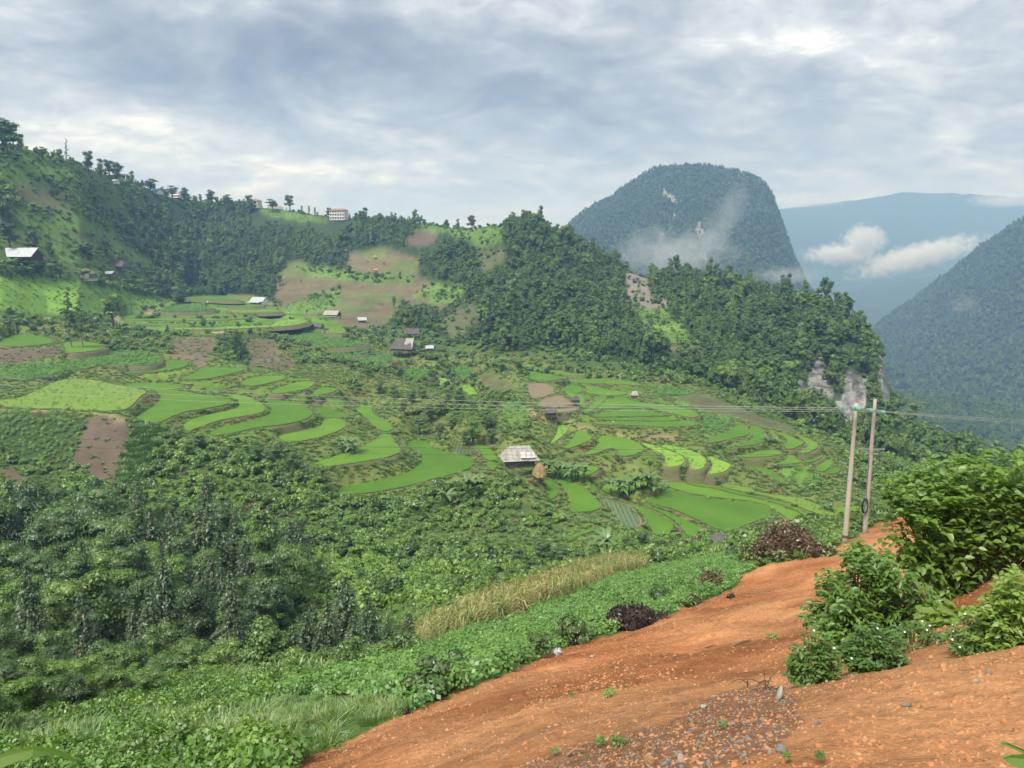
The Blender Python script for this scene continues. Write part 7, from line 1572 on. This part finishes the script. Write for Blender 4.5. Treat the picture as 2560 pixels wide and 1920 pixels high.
def shrub(name, px, base_row, D, W_, H_, dep, nb, lpb, leaf, wid, mat, label, seed, cat='shrub', droop=0.5, flowers=0, upright=0.0, stems=True, lobes=None, ydep=None):
    g = np.random.RandomState(seed); p0 = at(px, base_row, D); z0 = float(ground(np.array(p0.x), np.array(p0.y))); t = empty(name, (p0.x, p0.y, z0), label=label, cat=cat)
    C = []; T = []; Nn = []; L = []; st = MB(); tips = []
    for i in range(nb):
        if lobes: lx, lz, lr = lobes[g.randint(len(lobes))]; d = unit(g.normal(size=3)); e = np.array([lx + d[0] * lr, g.uniform(-1, 1) * dep, lz + d[2] * lr * 0.85]); 
        else:
            d = unit(g.normal(size=3)); d[2] = abs(d[2]); f = g.uniform(0.55, 1.0) ; e = d * f * np.array([W_, dep, H_]); e[2] = max(e[2], 0.06 * H_)
        e[2] = max(e[2], 0.05); r0 = np.array([e[0] * 0.25, e[1] * 0.25, 0.0]) if not upright else np.array([e[0] * (1 - 0.3 * upright), e[1] * (1 - 0.3 * upright), 0]); mid = (r0 + e) / 2 + np.array([0, 0, 0.12 * H_])
        if stems and i % 3 == 0: st.tube([tuple(r0), tuple(mid), tuple(e)], [0.012, 0.008, 0.003], 4)
        dirv = unit(e - mid + g.normal(0, 0.15, 3)); Lb = leaf * lpb * 0.34; side = unit(np.cross(dirv, np.array([0, 0, 1.0])) + 1e-3)
        for q in range(lpb):
            u = (q + 0.5) / lpb; c = e + dirv * (u - 0.6) * Lb - np.array([0, 0, 0.25 * Lb * u * u * droop]); sg = 1 if q % 2 else -1
            tt = dirv * 0.55 + side * sg * 0.85 + np.array([0, 0, -droop * 0.7 + 0.1]) + g.normal(0, 0.22, 3)
            C.append(c); T.append(tt); Nn.append(np.array([0, -0.25, 1.0]) + g.normal(0, 0.33, 3)); L.append(leaf * g.uniform(0.65, 1.2) * (0.75 + 0.5 * u))
        tips.append(e + dirv * 0.5 * Lb)
    C = np.array(C); T = np.array(T); Nn = np.array(Nn); L = np.array(L); v, q4, t3 = ovate(C, T, Nn, L, L * wid)
    me = make_mesh('leaves', v, [q4, t3], mat); o = link(bpy.data.objects.new('foliage', me)); o.parent = t; o['kind'] = 'stuff'
    if stems: o = st.build('stems', STEM, t); o['kind'] = 'stuff'
    for i in range(flowers):
        e = tips[g.randint(len(tips))] + np.array([g.normal(0, 0.05), -0.03, 0.06]); b = MB(); k = 6; b.put([(0, 0, 0)] + [(0.011 * math.cos(6.283 * j / k), 0.011 * math.sin(6.283 * j / k), 0.004) for j in range(k)], [(0, 1 + j, 1 + (j + 1) % k) for j in range(k)]); fo = b.build('flower', PETAL, t); fo.location = tuple(e); fo.rotation_euler = (0.8, g.uniform(-.5, .5), 0)
    return t
k = 11.5 / FPX
LB = [((x - 2380) * k, (1560 - y) * k, r * k) for x, y, r in ((2480, 1262, 85), (2360, 1255, 70), (2560, 1250, 85), (2420, 1320, 100), (2540, 1330, 100), (2330, 1330, 70), (2300, 1420, 80), (2410, 1400, 80), (2530, 1380, 60), (2260, 1300, 50), (2640, 1300, 120), (2700, 1380, 120), (2320, 1490, 40))]
shrub('vine_covered_shrub', 2380, 1560, 11.5, 1.5, 2.0, 0.55, 1500, 7, 0.115, 0.62, L_VINE, 'largest bright shrub overgrown with creepers at the picture edge', 501, lobes=LB)
k = 10.5 / FPX
LB = [((x - 2150) * k, (1590 - y) * k, r * k) for x, y, r in ((2150, 1430, 70), (2220, 1420, 80), (2110, 1480, 60), (2180, 1500, 80), (2250, 1500, 80), (2090, 1420, 40), (2290, 1470, 60), (2060, 1500, 30), (2150, 1330, 30), (2200, 1350, 35))]
shrub('drooping_shrub', 2150, 1590, 10.5, 1.0, 1.3, 0.45, 900, 8, 0.105, 0.42, L_SHRUB, 'shrub with drooping dark leaves reaching over the red slope', 502, droop=0.9, lobes=LB, flowers=5)
shrub('weed_clump', 2030, 1742, 6.5, 0.25, 0.50, 0.22, 230, 7, 0.045, 0.5, L_WEED, 'leafy weed clump beside the upright pale rock', 503, cat='weed', flowers=7, upright=0.8)
shrub('weed_clump', 2180, 1722, 6.8, 0.32, 0.46, 0.25, 280, 7, 0.050, 0.55, L_WEED, 'broader leafy weed clump on the bare red bank', 504, cat='weed', flowers=4, upright=0.8)
shrub('weed_clump', 2300, 1650, 7.6, 0.40, 0.26, 0.3, 150, 6, 0.045, 0.45, L_WEED, 'thin straggling weeds between the clump and the tall weeds', 505, cat='weed', flowers=6, upright=0.9)
shrub('tall_weed', 2520, 1650, 6.3, 0.34, 0.66, 0.3, 380, 8, 0.060, 0.52, L_VINE, 'tall leafy weeds at the picture edge below the big shrub', 506, cat='weed', flowers=8, upright=0.9)
shrub('tall_weed', 2430, 1665, 6.4, 0.25, 0.30, 0.25, 130, 6, 0.045, 0.5, L_WEED, 'low front of the tall weeds at the picture edge', 507, cat='weed', flowers=4, upright=0.9)
shrub('broad_leaf_vine', 2390, 1500, 9.6, 0.5, 0.22, 0.2, 40, 4, 0.16, 0.75, L_VINE, 'creeper with big pale leaves on the bank under the shrubs', 508, cat='creeper', stems=False)
for i, (px, py, w, lab) in enumerate(((1527, 1734, 20, 'yellow-green weed alone in the middle of the red slope'), (1430, 1740, 8, 'tiny sprout to the left of the lone weed'), (1560, 1715, 6, 'tiny sprout above the lone weed'), (1545, 1855, 22, 'green seedling with narrow leaves on the rubble'), (1500, 1860, 18, 'small pale weed beside the narrow-leaved seedling'), (1930, 1590, 16, 'yellowish creeping weed on the slope above the weed clumps'), (1385, 1885, 12, 'dark upright weed at the low end of the rubble'), (1960, 1905, 14, 'small weed at the bottom rim of the red bank'), (2050, 1905, 18, 'low herb at the bottom rim of the red bank'), (1805, 1820, 14, 'grassy sprout in the upper rubble'), (2320, 1560, 22, 'pale spreading herb under the drooping shrub'))):
    q = hit(px, py + w * 0.4)
    if q is None: continue
    s = w * q.y / FPX; shrub('small_weed', px, py + w * 0.4, q.y, s, s * 0.8, s, 14, 4, s * 0.6, 0.5, L_VINE if i in (0, 5) else L_WEED, lab, 520 + i, cat='weed', stems=False)
# grass blades hanging into the lower corners, close to the lens
def blade(pts, w, mat, label, name='grass_blade'):
    P = [at(*p) for p in pts]; V = []; n = len(P)
    for i, p in enumerate(P):
        d = (P[min(i + 1, n - 1)] - P[max(i - 1, 0)]).normalized(); s = d.cross(Vector((0, -1, 0.3))).normalized(); ww = w * (1 - (i / (n - 1)) ** 2) + 0.0006; V += [tuple(p - s * ww), tuple(p + Vector((0, 0.004, 0.002))), tuple(p + s * ww)]
    F = []
    for i in range(n - 1): F += [(3 * i, 3 * i + 1, 3 * i + 4, 3 * i + 3), (3 * i + 1, 3 * i + 2, 3 * i + 5, 3 * i + 4)]
    return add(name, V, F, mat, label=label, cat='grass')
blade([(-330, 2090, 0.95), (-160, 1990, 1.0), (-60, 1930, 1.03), (20, 1895, 1.06), (80, 1880, 1.08), (130, 1878, 1.1), (170, 1892, 1.12), (186, 1906, 1.13)], 0.011, L_VINE, 'blurred pale grass blade arching into the lower corner')
blade([(2700, 2000, 1.2), (2620, 1930, 1.2), (2560, 1880, 1.2), (2520, 1862, 1.2), (2505, 1860, 1.2)], 0.004, L_GRASS, 'thin grass stalk entering beside the broad leaf')
blade([(2700, 1960, 1.1), (2620, 1925, 1.1), (2570, 1905, 1.1), (2530, 1900, 1.1), (2508, 1896, 1.1)], 0.016, L_VINE, 'broad green leaf in the lower corner under the red bank', name='broad_leaf')
